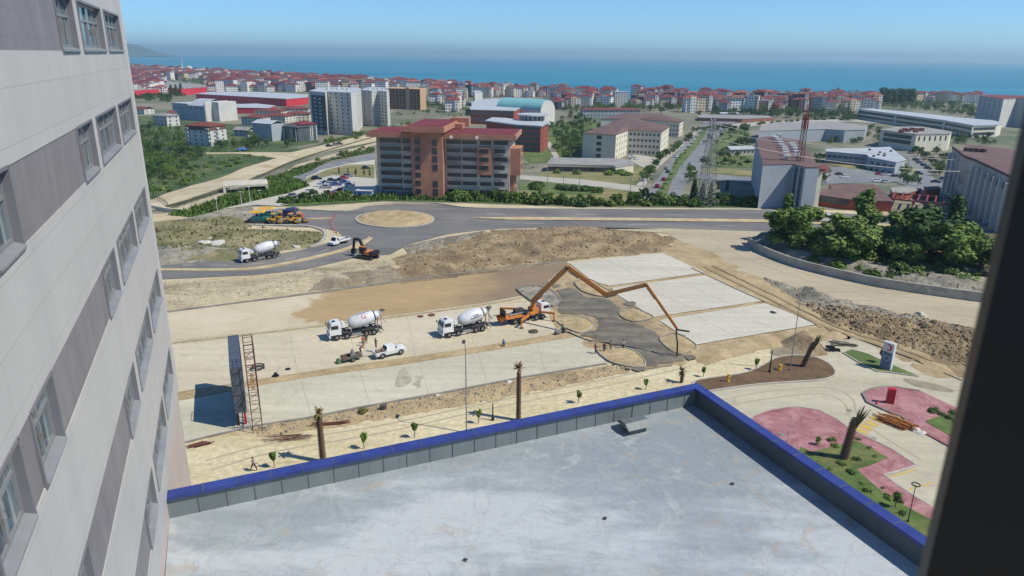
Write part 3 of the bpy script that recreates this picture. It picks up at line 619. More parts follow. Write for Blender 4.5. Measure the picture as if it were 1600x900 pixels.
m_pink=panelmat('pink_stone_cladding',C(206,192,184),C(196,182,172),1.6,1.1,.8)
m_rev=M('window_reveal_metal',C(128,128,133),.45,C(114,114,118),.8)
m_sill=M('window_sill_metal',C(146,148,150),.4,C(132,134,136),.8)
m_alu=M('aluminium_frame',C(146,150,152),.4,metal=.2)
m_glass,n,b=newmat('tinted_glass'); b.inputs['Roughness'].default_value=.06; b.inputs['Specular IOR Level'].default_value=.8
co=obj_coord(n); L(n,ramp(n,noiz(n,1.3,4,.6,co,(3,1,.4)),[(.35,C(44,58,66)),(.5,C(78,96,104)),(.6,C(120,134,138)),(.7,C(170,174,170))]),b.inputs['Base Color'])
rz=math.atan2(-FV.y,-FV.x)
tw=empty('hospital_tower',NV*(-FC),rz,'tall light grey clad hospital wing with dark stone bands and deep set windows','building')
zr=lambda z:CH+z*FC
sill=[3.2,2.13,1.07,0.0,-.95,-2.06,-3.16,-4.3]; WH=.405
wins_u=[(2.9,3.43,1),(3.67,4.18,1),(6.2,6.93,1),(7.17,8.57,2),(8.8,10.15,2)]
U1=10.57
lw_=MB(); dk=MB()
th=.5
zs=sorted(sill)
prev=-4.70
for s in zs:
    lw_.box(-U1*FC,-1.6*FC,-th,0,zr(prev),zr(s)); prev=s+WH
    segs=[(1.6,2.9,1),(3.43,3.67,1),(4.18,6.2,1),(6.93,7.17,0),(8.57,8.8,0),(10.15,U1,0)]
    for a,b_,d in segs: (dk if d else lw_).box(-b_*FC,-a*FC,-th,-.002 if not d else -.02,zr(s),zr(s+WH))
lw_.box(-U1*FC,-1.6*FC,-th,0,zr(prev),zr(3.9))
lw_.build('wall',m_clad,tw); dk.build('wall_panel',m_dclad,tw)
MB().box(-U1*FC+.02,-1.6*FC,-26,-th-.25,-.2,zr(3.88)).build('core',M('interior_dark',C(60,62,66),.9),tw)
MB().box(-U1*FC,-U1*FC+.6,-26,-th,zr(-4.7),zr(3.9)).build('end_wall',m_clad,tw)
MB().box(-U1*FC+.05,-1.6*FC,-.9,-.06,0,zr(-4.70)).box(-U1*FC+.05,-U1*FC+.9,-26,-.9,0,zr(-4.70)).build('lower_wall',m_pink,tw)
MB().box(-U1*FC-.04,-U1*FC+.10,-.3,.035,zr(-4.7),zr(3.9)).build('corner_trim',M('trim_metal',C(204,204,202),.4),tw)
wm={}
for s in zs:
    for a,b_,k in wins_u:
        w_=(b_-a)*FC; hh=WH*FC; key=(round(w_,3))
        if key not in wm:
            fr=MB(); d=.2
            # recess lining
            fr.box(0,w_,-d-.02,.03,-.07,.0,0); 
            fr.box(-.04,.05,-d,.025,0,hh,0).box(w_-.05,w_+.04,-d,.025,0,hh,0).box(0,w_,-d,.025,hh-.04,hh+.03,0)
            sl=MB(); sl.add([(0.05,-d,.13),(w_-.05,-d,.13),(w_-.05,.06,.03),(0.05,.06,.03),(0.05,-d,.0),(w_-.05,-d,0),(w_-.05,.06,-.02),(.05,.06,-.02)],[(0,1,2,3)[::-1],(3,2,6,7)[::-1],(0,3,7,4)[::-1],(1,5,6,2)[::-1]])
            fm=MB(); y=-d+.05
            xs_=[.05+(w_-.1)*i/(2*k) for i in range(2*k+1)]
            for i,x in enumerate(xs_): t=.035 if i%2 else .05; fm.box(x-t,x+t,y-.05,y+.02,.12,hh-.04)
            for z in (.14,.95,hh-.08): fm.box(.05,w_-.05,y-.05,y+.015,z-.035,z+.035)
            hd=MB()
            x=xs_[1]+.12; hd.box(x,x+.03,y+.02,y+.06,.5,.72)
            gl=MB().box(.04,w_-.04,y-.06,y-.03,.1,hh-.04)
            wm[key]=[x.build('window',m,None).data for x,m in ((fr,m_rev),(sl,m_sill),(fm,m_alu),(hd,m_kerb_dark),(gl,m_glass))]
            for o in [o for o in COL.objects if o.name.startswith('window') and o.data in wm[key]]: bpy.data.objects.remove(o)
        root=bpy.data.objects.new('window',wm[key][0]); link(root,tw); root.location=(-b_*FC,0,zr(s))
        for nm,me in zip(('sill','frame','handle','pane'),wm[key][1:]):
            link(bpy.data.objects.new(nm,me),root)
# ---- podium
PZ=zr(-4.72)
c0=G(1090,598,PZ); cl=G(262,766,PZ); cr_=G(1441,834,PZ)
ax=(cl-c0).normalized(); bx_=(cr_-c0); bx_=(bx_-ax*bx_.dot(ax)).normalized()
# keep the photographed right edge direction
bx2=(cr_-c0).normalized()
Lw=(cl-c0).length; D2=46
pod=empty('podium_block',(0,0,0),0,'low flat roofed podium with patchy grey blue roof and bright blue parapet cap','building')
P00=c0; P10=c0+ax*(Lw+.05); P01=c0+bx2*D2; P11=P10+bx2*D2
RZ=PZ-1.15
q=lambda p:(p.x,p.y)
MB().prism([q(P00+ax*.1+bx2*.1),q(P10),q(P11),q(P01+ax*.1)],.0,RZ).build('body',M('podium_wall',C(150,152,150),.8,C(130,132,130),.5),pod)
m_roof,n,b=newmat('coated_roof'); co=obj_coord(n); b.inputs['Roughness'].default_value=.62; b.inputs['Specular IOR Level'].default_value=.3
rot=-math.atan2(bx2.y,bx2.x)
f=noiz(n,.13,6,.6,co,(.28,1,1,rot)); col=ramp(n,f,[(.46,C(144,155,160)),(.52,C(157,167,172)),(.57,C(184,192,196))])
g=noiz(n,.33,9,.72,co,None,.7); col=mix(n,ramp(n,g,[(.56,(0,0,0)),(.62,(.45,.45,.45)),(.74,(.75,.75,.75))]),col,C(188,194,190))
g=noiz(n,.27,8,.7,co,None,1.1); sx=n.nodes.new('ShaderNodeVectorMath'); sx.operation='ADD'; sx.inputs[1].default_value=(31,7,0); L(n,co,sx.inputs[0])
g2=noiz(n,.3,8,.72,sx.outputs[0],None,1.6); col=mix(n,ramp(n,g2,[(.57,(0,0,0)),(.63,(.5,.5,.5)),(.68,(.2,.2,.2))]),col,C(176,160,136))
g3=noiz(n,.9,10,.75,sx.outputs[0],None,.9); col=mix(n,ramp(n,g3,[(.55,(0,0,0)),(.59,(.22,.22,.22)),(.63,(0,0,0))]),col,C(206,208,204))
g4=noiz(n,.55,9,.7,sx.outputs[0],None,1.0); col=mix(n,ramp(n,g4,[(.5,(0,0,0)),(.515,(.35,.35,.35)),(.53,(0,0,0))]),col,C(120,116,118))
g5=noiz(n,3.5,6,.75,co); col=mix(n,1.0,col,ramp(n,g5,[(.3,(.93,.93,.93)),(.7,(1.05,1.05,1.05))]),'MULTIPLY')
L(n,col,b.inputs['Base Color']); bump(n,b,g5,.12,.03)
cz=(P00+P10+P01+P11)/4
fl=MB().prism([q(P00+(ax+bx2)*.35),q(P10),q(P11),q(P01+ax*.35)],RZ+.004,RZ+.05).build('roof',m_roof,pod)
m_blue=M('blue_coated_metal',C(48,62,132,.75),.45,C(60,76,150,.75),.7)
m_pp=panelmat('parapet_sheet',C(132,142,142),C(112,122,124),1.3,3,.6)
m_ppr=M('shaded_parapet_and_joint',C(92,102,106),.6,C(76,86,92),.5)  # right wall's shade painted in as a darker parapet sheet; cap joints use it
def beam(a,b_,w,z0,z1,nrm): 
    return MB().prism([q(a),q(b_),q(b_+nrm*w),q(a+nrm*w)],z0,z1)
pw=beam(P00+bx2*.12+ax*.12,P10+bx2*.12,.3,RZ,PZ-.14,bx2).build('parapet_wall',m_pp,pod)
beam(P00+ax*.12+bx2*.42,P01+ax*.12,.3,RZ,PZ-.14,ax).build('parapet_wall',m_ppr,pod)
beam(P00,P10,.55,PZ-.16,PZ,bx2).build('parapet_cap',m_blue,pod)
beam(P00+bx2*.55,P01,.55,PZ-.16,PZ-.002,ax).build('parapet_cap',m_blue,pod)
# vertical seams on the parapet inner face
nseg=24
for i in range(1,nseg):
    p=P00+ax*(Lw*i/nseg)+bx2*.42; MB().prism([q(p-ax*.015),q(p+ax*.015),q(p+ax*.015+bx2*.03),q(p-ax*.015+bx2*.03)],RZ+.05,PZ-.18).build('parapet_seam',m_rev,pod)
for i in range(1,20):
    p=P00+ax*(Lw*i/20); MB().prism([q(p-ax*.02-bx2*.01),q(p+ax*.02-bx2*.01),q(p+ax*.02+bx2*.56),q(p-ax*.02+bx2*.56)],PZ-.1,PZ+.012).build('cap_joint',m_ppr,pod)
    p=P00+bx2*(1.2+Lw*i/20); MB().prism([q(p-bx2*.02-ax*.01),q(p+bx2*.02-ax*.01),q(p+bx2*.02+ax*.56),q(p-bx2*.02+ax*.56)],PZ-.1,PZ+.012).build('cap_joint',m_ppr,pod)
# roof vent hood
v=G(990,671,RZ+.05); ang=math.atan2(-ax.y,-ax.x)
ve=empty('roof_vent',v,ang,'grey sheet metal vent hood on the podium roof near the blue corner','vent'); ve.scale=(.82,.82,.82)
mv=M('vent_sheet',C(112,120,120),.45,C(96,104,104),2)
MB().box(-.62,.62,-.5,.5,0,.42).build('base',mv,ve)
o=MB().add([(-.85,-.75,.42),(.85,-.75,.42),(.85,-.28,.72),(-.85,-.28,.72),(.85,.28,.72),(-.85,.28,.72),(.85,.75,.42),(-.85,.75,.42)],[(0,1,2,3),(3,2,4,5),(5,4,6,7),(0,3,5,7),(1,6,4,2),(0,7,6,1)]).build('hood',mv,ve)
for (px,py),lb in {(727,876):'small dark roof drain nearest to the bottom of the picture',(945,811):'small dark roof drain near the middle of the podium roof',(1144,757):'small dark roof drain nearest the right parapet'}.items():
    p=G(px,py,RZ+.05); e=empty('roof_drain',p,.3,lb,'drain','roof drains on the podium')
    e.scale=(.7,.7,.7); MB().tube([(0,0,0),(0,0,.07)],.11,12).build('grate',m_kerb_dark,e); MB().bar((-.14,0,.09),(.14,0,.09),.05).bar((0,-.14,.07),(0,.14,.07),.05).build('guard',M('black_plastic',C(30,30,32),.6),e)
# ---- dark window post beside the camera
d1=ray(1516,540); d1=Vector((d1.x,d1.y,0)).normalized(); pp=d1*.42; rt=Vector((d1.y,-d1.x,0))
po=MB()
a=pp; poly=[q(a),q(a+rt*.34),q(a+rt*.34-d1*.12),q(a-d1*.015-rt*(-.004))]
po.prism(poly,CH-1.2,CH+1.2)
o=po.build('window_post',M('dark_frame_paint',C(28,32,38),.5,C(22,25,30),1.5)); tag(o,'dark blurred upright window post at the right edge of the photo','window post')
# ============================================================= BUILDINGS
m_pane=M('window_glass',C(62,74,88),.12,C(92,106,118),.35,spec=.7)
m_pane_d=M('dark_window_glass',C(40,50,62),.15,C(60,72,84),.35,spec=.6)
m_fr=M('white_window_frame',C(206,206,200),.5)
_wm={}
def winmesh(w,hh,fm,pm,mull=1,t=.07,dep=.1):
    k=(round(w,2),round(hh,2),fm.name,pm.name,mull)
    if k not in _wm:
        b=MB(); b.box(0,w,-dep,0,0,hh,0); b.box(t,w-t,-dep-.01,-dep+.02,t,hh-t,1)
        for i in range(1,mull+1): x=w*i/(mull+1); b.box(x-.03,x+.03,-dep-.025,-dep,t,hh-t,0)
        me=bpy.data.meshes.new('window'); me.from_pydata(b.v,[],b.f); me.materials.append(fm); me.materials.append(pm); me.polygons.foreach_set('material_index',b.m); me.update(); _wm[k]=me
    return _wm[k]
def fwin(parent,a,b,zs,cols,w,hh,fm=None,pm=None,mull=1,m0=.5,name='window',skip=None):
    """windows on the wall a->b (world xy, wall outward normal to the right of a->b), parent at identity rotation"""
    a=Vector((a[0],a[1],0)); b=Vector((b[0],b[1],0)); d=(b-a); Ln=d.length; d.normalize()
    me=winmesh(w,hh,fm or m_fr,pm or m_pane,mull)
    for r,z in enumerate(zs):
        for c in range(cols):
            if skip and skip(r,c): continue
            x=m0+(Ln-2*m0)*(c+.5)/cols-w/2
            o=bpy.data.objects.new(name,me); link(o,parent); p=a+d*x
            o.location=Vector((p.x,p.y,z))-parent.location; o.rotation_euler=(0,0,math.atan2(d.y,d.x))
def foot(outline,zr_): return [G(x,y,zr_) for x,y in outline]
def ccw(P): 
    return P if sum(P[i-1].x*P[i].y-P[i].x*P[i-1].y for i in range(len(P)))>0 else P[::-1]
def rbld(name,outline,base,top,wall,roof,label,cat='building',fh=None,par=.35,group=None,rtop=.25,ov=.3,hip=0):
    """prism building from the roof outline seen in the photo; base/top pixels give the height"""
    P=T(*base); zr_=ZT(*top,P); F_=ccw(foot(outline,zr_)); z0=min(h(p.x,p.y) for p in F_)-1
    e=empty(name,(P.x,P.y,P.z),0,label,cat,group); O=P
    loc=[(p.x-O.x,p.y-O.y) for p in F_]
    MB().prism(loc,z0-O.z,zr_-O.z-.01).build('wall',wall,e)
    # roof slab with overhang
    cx=sum(p[0] for p in loc)/len(loc); cy=sum(p[1] for p in loc)/len(loc)
    big=[]
    for x,y in loc:
        d=Vector((x-cx,y-cy)); l=d.length or 1; d=d*((l+ov)/l); big.append((cx+d.x,cy+d.y))
    if hip:
        n_=len(big); V=[(x,y,zr_-O.z) for x,y in big]+[(x,y,zr_-O.z+rtop) for x,y in big]
        k=.55; V+=[(cx+(x-cx)*k,cy+(y-cy)*k,zr_-O.z+rtop+hip) for x,y in big]
        f=[tuple(range(n_))[::-1]]+[(i,(i+1)%n_,n_+(i+1)%n_,n_+i) for i in range(n_)]+[(n_+i,n_+(i+1)%n_,2*n_+(i+1)%n_,2*n_+i) for i in range(n_)]+[tuple(range(2*n_,3*n_))]
        MB().add(V,f).build('roof',roof,e)
    else: MB().prism(big,zr_-O.z,zr_-O.z+rtop).build('roof',roof,e)
    return e,F_,zr_,P
m_maroon=M('maroon_metal_roof',C(112,40,46),.8,C(124,48,52),.3,stretch=(6,.3,1))
m_brick=M('terracotta_cladding',C(176,122,98),.85,C(190,136,110),.4)
m_brickd=M('red_brick',C(150,70,52),.85,C(168,86,64),.5)
m_grey=M('grey_stone_facade',C(190,182,164),.85,C(206,198,178),.25,c3=C(134,132,124),scale2=.1,stretch=(.3,.3,2))
m_white=M('white_render',C(214,214,206),.8,C(200,200,194),.2)
m_cream=M('cream_render',C(226,220,198,.86),.8,C(214,208,186,.86),.2)
m_bluegrey=M('blue_grey_render',C(176,184,188),.8,C(164,172,178),.2)
m_dk=M('dark_grey_cladding',C(72,78,86),.7,C(88,92,98),.3)
m_awn=M('sunshade_metal',C(176,176,172),.5)
m_brroof=M('brown_tile_roof',C(106,82,78),.9,C(124,98,92),.2,fine=2)
m_redroof=M('red_tile_roof',C(116,56,54),.9,C(132,70,64),.15,fine=1.5)
m_flat=M('grey_flat_roof',C(140,140,138),.9,C(160,158,152),.15)
m_wroof=M('pale_metal_roof',C(196,202,204),.5,C(180,186,190),.12)
# ---- 1. brick and stone office block
A=T(592,306);B=T(796,312)
d=(B-A); Wd=d.length; ang=math.atan2(d.y,d.x)
A.z=h(A.x,A.y)-.5
of=empty('office_block',A,ang,'eight storey stone office block with terracotta stair tower and maroon roof','office')
H_=ZT(587,213,A)-A.z; D_=17
s=Wd/204.
x1,x2=58*s,104*s
MB().box(0,x1,0,D_,0,H_).build('wall',m_grey,of)
MB().box(x2,Wd,0,D_,0,H_).build('wall',m_grey,of)
MB().box(x1-.2,x2+.2,-3.2,D_+2,0,H_+2.2).build('stair_tower',m_brick,of)
# roofs with deep brick fascia
def slabroof(x0,x1_,y0,y1,z,t):
    f=MB().box(x0,x1_,y0,y1,z,z+t).build('fascia',m_brick,of)
    MB().box(x0+.5,x1_-.5,y0+.5,y1-.5,z+t+.003,z+t+.12).build('roof',m_maroon,of)
slabroof(-2.6,x1-.3,-2.2,D_+1.5,H_,1.5); slabroof(x2+.3,Wd+2.2,-2.2,D_+1.5,H_,1.5)
slabroof(x1-1.8,x2+1.4,-6.2,D_+6,H_+2.2,1.8)
MB().box(x2-1,x2+5.5,D_+1,D_+5,H_+2,H_+5).box(x2+1,x2+4,D_-4,D_+1,H_+1.7,H_+3.4).build('roof_block',m_brick,of)
rows=7; fhh=H_/7.55
ww={}
def rib(x0,x1_,z,y=0,hh=1.35,aw=True,nm='window'):
    w_=x1_-x0; me=winmesh(w_,hh,m_dk,m_pane_d,max(1,int(w_/2)))
    o=bpy.data.objects.new(nm,me); link(o,of); o.location=(x0,y,z)
    if aw:
        a=MB().add([(0,0,hh+.1),(w_,0,hh+.1),(w_,-1.15,hh+.42),(0,-1.15,hh+.42),(0,0,hh+.2),(w_,0,hh+.2),(w_,-1.15,hh+.5),(0,-1.15,hh+.5)],[(0,1,2,3),(7,6,5,4),(3,2,6,7),(0,3,7,4),(1,5,6,2)]).build('sunshade',m_awn,o)
for r in range(8):
    z=H_-1.9-r*fhh
    if z<.5: continue
    rib(1.2,x1*.66,z); rib(x1*.70,x1-.6,z,hh=1.2,aw=r<2)
    rib(x1+1.0,x1+5.6*s*2.3,z,-3.2,1.5)
    if r not in (4,): MB().box(x2-3.3,x2-1.6,-3.27,-3.2,z-.4,z+fhh*.62).build('window',m_pane_d,of)
    rib(x2+1,x2+(Wd-x2)*.26,z,hh=1.2); rib(x2+(Wd-x2)*.28,x2+(Wd-x2)*.5,z,hh=1.2,aw=r==1)
    if r in (0,4,5,6,7): rib(x2+(Wd-x2)*.55,x2+(Wd-x2)*.72,z,hh=1.2,aw=False)
    rib(x2+(Wd-x2)*.76,Wd-.7 if r%2==0 else Wd-1.6,z,hh=1.3)
xb0,xb1=x2+(Wd-x2)*.52,x2+(Wd-x2)*.73
bz=MB().box(xb0,xb1,-1.6,.0,H_-1.9-3.6*fhh,H_-fhh*.95).build('bay_box',m_brick,of)
for r in range(1,4): rib(xb0+.6,xb1-.9,H_-1.9-r*fhh,-1.6,1.3)
MB().box(Wd,Wd+3.5,.5,9.5,H_*.42,H_-3).box(Wd,Wd+1.5,1.5,8.5,0,H_*.42).build('side_bay',m_brick,of)
for r in range(1,7):
    z=H_-1.9-r*fhh; me=winmesh(3.2,1.5,m_dk,m_pane_d,1); o=bpy.data.objects.new('window',me); link(o,of); o.location=(Wd+(3.5 if z>H_*.42 else 1.5),3.4,z); o.rotation_euler=(0,0,math.pi/2)
MB().box(2,2.3,-.0,0,0,0)
for px,py in ((705,198),(749,203)):
    pass
# dish-like white lamps on fascia
for xx in (x2+3,x2+(Wd-x2)*.52): 
    MB().tube([(xx,-2.2,H_+.5),(xx,-2.6,H_+.6)],[.25,.6],10).build('lamp',m_fr,of)
# glazed bike shed + container
A2=T(596,307); e=empty('bike_shelter',A2,ang-.02,'long low glazed shelter with white frame at the foot of the office block','shelter')
fm_=MB()
for i in range(13): fm_.box(i*1.0,i*1.0+.08,0,.08,0,2.2)
fm_.box(0,12.1,0,.1,2.2,2.3).box(0,12.1,0,.1,1.1,1.16).box(0,.1,0,2.5,2.2,2.3).box(12,12.1,0,2.5,2.2,2.3)
fm_.build('frame',m_fr,e); MB().box(0,12,.1,2.5,2.26,2.32).build('roof',M('clear_roof',C(150,160,168),.3),e); MB().box(.1,12,.05,.06,.05,2.2).build('pane',m_pane,e)
A2=T(556,309); e=empty('site_container',A2,ang,'small pale blue and white container cabin beside the car park','container')
MB().box(0,5.6,0,2.4,0,2.3).build('wall',M('container_blue',C(150,172,196),.6,C(170,186,204),.6,stretch=(8,1,.2)),e); MB().box(-.15,5.75,-.15,2.55,2.3,2.5).build('roof',m_fr,e)
MB().box(1,2,-.06,0,.9,1.7).build('window',m_pane_d,e)
# ---- 2. beige campus building: front wing, back wing
e,Fp,zt,P=rbld('campus_building',[(911,208),(962.6,211.3),(981.8,204),(1033.5,206),(1046,197),(1008,190),(985,183),(962,189),(948,196)],(911,247),(911,208),m_cream,m_brroof,'four storey cream campus building with low brown hipped roof','building',ov=.9,hip=2.0)
fl=(zt-P.z)/4.1
def edge(Fp,zt,a,b): 
    A=G(*a,zt);B=G(*b,zt); return (A.x,A.y),(B.x,B.y)
zz=[P.z+fl*i+1.1 for i in range(4)]
a,b=edge(Fp,zt,(911,208),(962.6,211.3)); fwin(e,a,b,zz,1,3.2,2.2,m_dk,m_pane_d,3)
a,b=edge(Fp,zt,(962.6,211.3),(981.8,204)); fwin(e,a,b,zz,5,1.3,1.5)
a,b=edge(Fp,zt,(981.8,204),(1033.5,206)); fwin(e,a,b,zz,8,1.5,1.7,m_cream,m_pane_d,1)
a,b=edge(Fp,zt,(1033.5,206),(1046,197)); fwin(e,a,b,zz,5,1.2,1.5)
e,Fp,zt,P=rbld('campus_building',[(939,186),(975,177),(1031,178),(1068,188),(1062,191.5),(1040,190),(1008,187)],(1062,214),(1062,191.5),m_cream,m_brroof,'cream campus wing with brown roof behind the four storey one','building',ov=.8,hip=1.8)
zz=[P.z+1+3.3*i for i in range(3)]
a,b=edge(Fp,zt,(1062,191.5),(1068,188)); fwin(e,a,b,zz,5,1.4,1.4)
a,b=edge(Fp,zt,(1040,190),(1062,191.5)); fwin(e,a,b,zz,4,1.6,1.5)
# ---- 3. low dark roofed building in front of it
e,Fp,zt,P=rbld('low_pavilion',[(855,257),(862,247),(966,248),(990,253),(990,258),(962,262),(958,259)],(958,270),(958,259),m_cream,m_flat,'single storey pavilion with dark flat roof in front of the campus building','building',ov=.2)
a,b=edge(Fp,zt,(855,257),(958,259)); fwin(e,a,b,[P.z+.4],10,5.2,2.3,m_brroof,m_pane_d,3,m0=1.5)
# ---- 4. red brick faculty with round glass corner and white roofs
e,Fp,zt,P=rbld('faculty_wing',[(735,168),(745,166),(819,166.5),(803,174),(735,172)],(803,196),(803,174),m_brickd,m_wroof,'long red brick faculty wing with white roof edge behind the office block','building',ov=.6,rtop=.7)
a,b=edge(Fp,zt,(735,172),(803,174)); fwin(e,a,b,[zt-4.2,zt-9.5],26,.9,3.2,m_fr,m_pane,0)
e,Fp,zt,P=rbld('faculty_block',[(806,196),(845,198.5),(857,192),(820,190),(790,186),(770,185),(760,190)],(845,238),(845,198),m_brickd,m_wroof,'red brick faculty block with banded glass front and pale flat roof','building',ov=.9,rtop=.8)
fl=(zt-P.z)/5
a,b=edge(Fp,zt,(806,196),(845,198.5)); fwin(e,a,b,[P.z+fl*i+.9 for i in range(5)],1,(Vector(b)-Vector(a)).length-1.2,fl*.62,m_cream,m_pane_d,8)
a,b=edge(Fp,zt,(845,198.5),(857,192)); fwin(e,a,b,[P.z+fl*i+1 for i in range(5)],2,2.4,1.8,m_brickd,m_pane)
c=G(832,180,zt+4); r=9.5; z0=h(c.x,c.y)
e=empty('round_pavilion',(c.x,c.y,z0),0,'round glazed pavilion with wide white disc roof above the faculty block','building')
hh=zt+4-z0
MB().tube([(0,0,0),(0,0,hh)],r*.8,28).build('wall',m_pane,e)
MB().tube([(0,0,hh),(0,0,hh+.9)],r*1.15,36).build('roof',m_wroof,e); MB().tube([(0,0,hh-6),(0,0,hh-5.2)],r*1.35,36).build('canopy',m_wroof,e)
cm=MB()
for i in range(16):
    t=i*math.pi/8; cm.tube([(r*.86*math.cos(t),r*.86*math.sin(t),0),(r*.86*math.cos(t),r*.86*math.sin(t),hh)],.35,8)
cm.build('columns',m_fr,e)
# ---- 5. teal barrel vault sports hall
A=T(773,176); B=T(842,178); 
A=G(776,168,-2); B=G(845,172,-2); dd=(B-A); Wd2=dd.length; ang2=math.atan2(dd.y,dd.x); A.z=h(A.x,A.y)
e=empty('sports_hall',A,ang2,'sports hall with turquoise barrel vault roof and white round gable','hall')
hw=13; V=[];N=14; z1=ZT(776,168,A)-A.z
for x in (0,Wd2):
    for i in range(N+1):
        t=math.pi*i/N; V.append((x,hw-hw*math.cos(t),z1+math.sin(t)*9))
k=N+1
MB().add(V,[(i,k+i,k+i+1,i+1) for i in range(N)]).add([(v[0]-.0,v[1],v[2]-.6) for v in V],[(i+1,k+i+1,k+i,i) for i in range(N)]).build('roof',M('turquoise_metal_roof',C(142,200,200),.4,C(128,190,192),.2),e)
g_=MB()
for s_ in (0,1):
    pts=[(s_*Wd2*.995+.05,v[1],v[2]-.3) for v in V[:k]]; g_.face(pts if s_ else pts[::-1])
g_.box(0,Wd2,0,hw*2,0,z1); g_.build('wall',m_white,e)
rbld('hall_annex',[(737,160),(746,156),(776,154),(800,158),(776,168),(737,167)],(776,182),(776,168),m_white,m_wroof,'white flat roofed annex left of the turquoise vault','building')
e,Fp,zt,P=rbld('stair_block',[(739,142),(750,141.5),(754,144),(742,145)],(745,166),(745,145),m_white,m_wroof,'narrow plain white block standing left of the turquoise hall','building')
# ---- 6. white apartment towers
def tower(outl,base,top,label,cols):
    e,Fp,zt,P=rbld('apartment_tower',outl,base,top,m_white,m_wroof,label,'apartment block','white apartment towers',rtop=.6,ov=.1)
    fl=(zt-P.z)/11.; zz=[P.z+fl*i+fl*.35 for i in range(1,11)]
    for (a,b,nc,ww_,pm) in cols:
        a,b=edge(Fp,zt,a,b); fwin(e,a,b,zz,nc,ww_,fl*.55,m_white,pm,1)
    cx=sum(p.x for p in Fp)/len(Fp)-P.x; cy=sum(p.y for p in Fp)/len(Fp)-P.y
    for i in range(5): MB().box(cx-8+i*4,cx-6+i*4,cy-3+i%2*3,cy-1+i%2*3,zt-P.z+.6,zt-P.z+2.4).build('roof_block',m_white,e)
    return e,Fp,zt,P
o1=[(483,143),(508,145.5),(511,144),(548,146),(556,143),(564,139),(534,137),(500,138)]
e,Fp,zt,P=tower(o1,(533,212),(533,146),'tall white apartment tower with dark grey recessed balconies on its left part',[((511,144),(548,146),4,1.6,m_pane_d),((556,143),(564,139),4,1.8,m_pane)])
a=G(485,143.4,zt);b=G(508,145.7,zt)
dg=MB(); d=(b-a).normalized(); nn=Vector((d.y,-d.x,0))
pts=[a+d*1.2,b-d*.5,b-d*.5+nn*.25,a+d*1.2+nn*.25]
MB().prism([(p.x-P.x,p.y-P.y) for p in pts],3.5,zt-P.z-2.2).build('balcony_wall',m_dk,e)
fl=(zt-P.z)/11
me=MB().box(0,2.6,-1.2,0,0,1.1).build('balcony',m_white).data; bpy.data.objects.remove([o for o in COL.objects if o.data==me][0])
for r in range(1,10):
    for q_ in (.3,.62):
        p=a+d*((b-a).length*q_)+nn*.25; o=bpy.data.objects.new('balcony',me); link(o,e); o.location=(p.x-P.x,p.y-P.y,fl*r+.6); o.rotation_euler=(0,0,math.atan2(d.y,d.x))
a,b=G(548,146,zt),G(556,143,zt)
o2=[(564,141.5),(581,143),(590,142.5),(604,144),(608,142),(598,137.5),(575,137)]
e,Fp,zt,P=tower(o2,(578,197),(578,143),'tall white apartment tower behind and right of the first, with blue grey window strips',[((564,141.5),(581,143),2,1.6,m_pane_d),((581,143),(590,142.5),1,4.0,m_bluegrey),((590,142.5),(604,144),3,2.6,m_pane)])
# ---- 7. unfinished concrete frame block
m_fr_o=M('raw_orange_block',C(150,92,78),.9,C(170,110,88),.3); m_fr_b=M('raw_concrete_beam',C(206,172,138),.9,C(190,158,126),.4)
A=T(608,170);B=T(657,172); dd=B-A; Wd3=dd.length; A.z=h(A.x,A.y)
e=empty('unfinished_block',A,math.atan2(dd.y,dd.x),'unfinished apartment block with bare orange block walls and concrete frame','building')
hh=ZT(608,138,A)-A.z; nf=8; fr=MB()
for i in range(nf+1): fr.box(0,Wd3,-.2,14,i*hh/nf-.25,i*hh/nf+.15)
nb=9
for i in range(nb+1): fr.box(i*Wd3/nb-.22,i*Wd3/nb+.22,-.35,14,0,hh+1)
fr.box(Wd3*.56,Wd3*.66,-.5,3,0,hh+1.5); fr.build('frame',m_fr_b,e)
MB().box(.2,Wd3-.2,.9,13.5,0,hh).build('wall',m_fr_o,e)
me=winmesh(1.3,1.7,m_fr_o,m_dk,0)
for r in range(2,nf):
    for c in range(nb):
        if c==5: continue
        o=bpy.data.objects.new('opening',me); link(o,e); o.location=((c+.35)*Wd3/nb,.9,r*hh/nf+.6)
# ---- generic house / block from its base line
def house(Apx,Bpx,topy,depth,wall,roof,label,storeys=5,kind='hip',cat='apartment block',group=None,cols=4,rh=2.2,name='apartment_block',win=True,side='r',rx=.6):
    A=T(*Apx);B=T(*Bpx); dd=B-A; W_=dd.length; A.z=min(A.z,B.z)
    e=empty(name,A,math.atan2(dd.y,dd.x),label,cat,group)
    hh=ZT(Apx[0],topy,A)-A.z
    MB().box(0,W_,0,depth,-1,hh).build('wall',wall,e)
    r=MB()
    if kind=='hip': r.hip(0,W_,0,depth,hh,rh,rx)
    elif kind=='gable': r.gable(0,W_,0,depth,hh,rh,rx)
    else: r.box(-.3,W_+.3,-.3,depth+.3,hh,hh+.5)
    r.build('roof',roof,e)
    if win:
        fh_=hh/storeys; me=winmesh(min(1.5,W_/cols*.55),fh_*.5,m_fr,m_pane_d,1)
        for i in range(storeys):
            for c in range(cols):
                o=bpy.data.objects.new('window',me); link(o,e); o.location=(W_*(c+.5)/cols-.6,0,i*fh_+fh_*.32)
            for c in range(max(2,cols//2)):
                o=bpy.data.objects.new('window',me); link(o,e); nn_=max(2,cols//2)
                if side=='r': o.location=(W_,depth*(c+.5)/nn_-.6,i*fh_+fh_*.32); o.rotation_euler=(0,0,math.pi/2)
                else: o.location=(0,depth*(c+.5)/nn_+.6,i*fh_+fh_*.32); o.rotation_euler=(0,0,-math.pi/2)
    return e,W_,hh
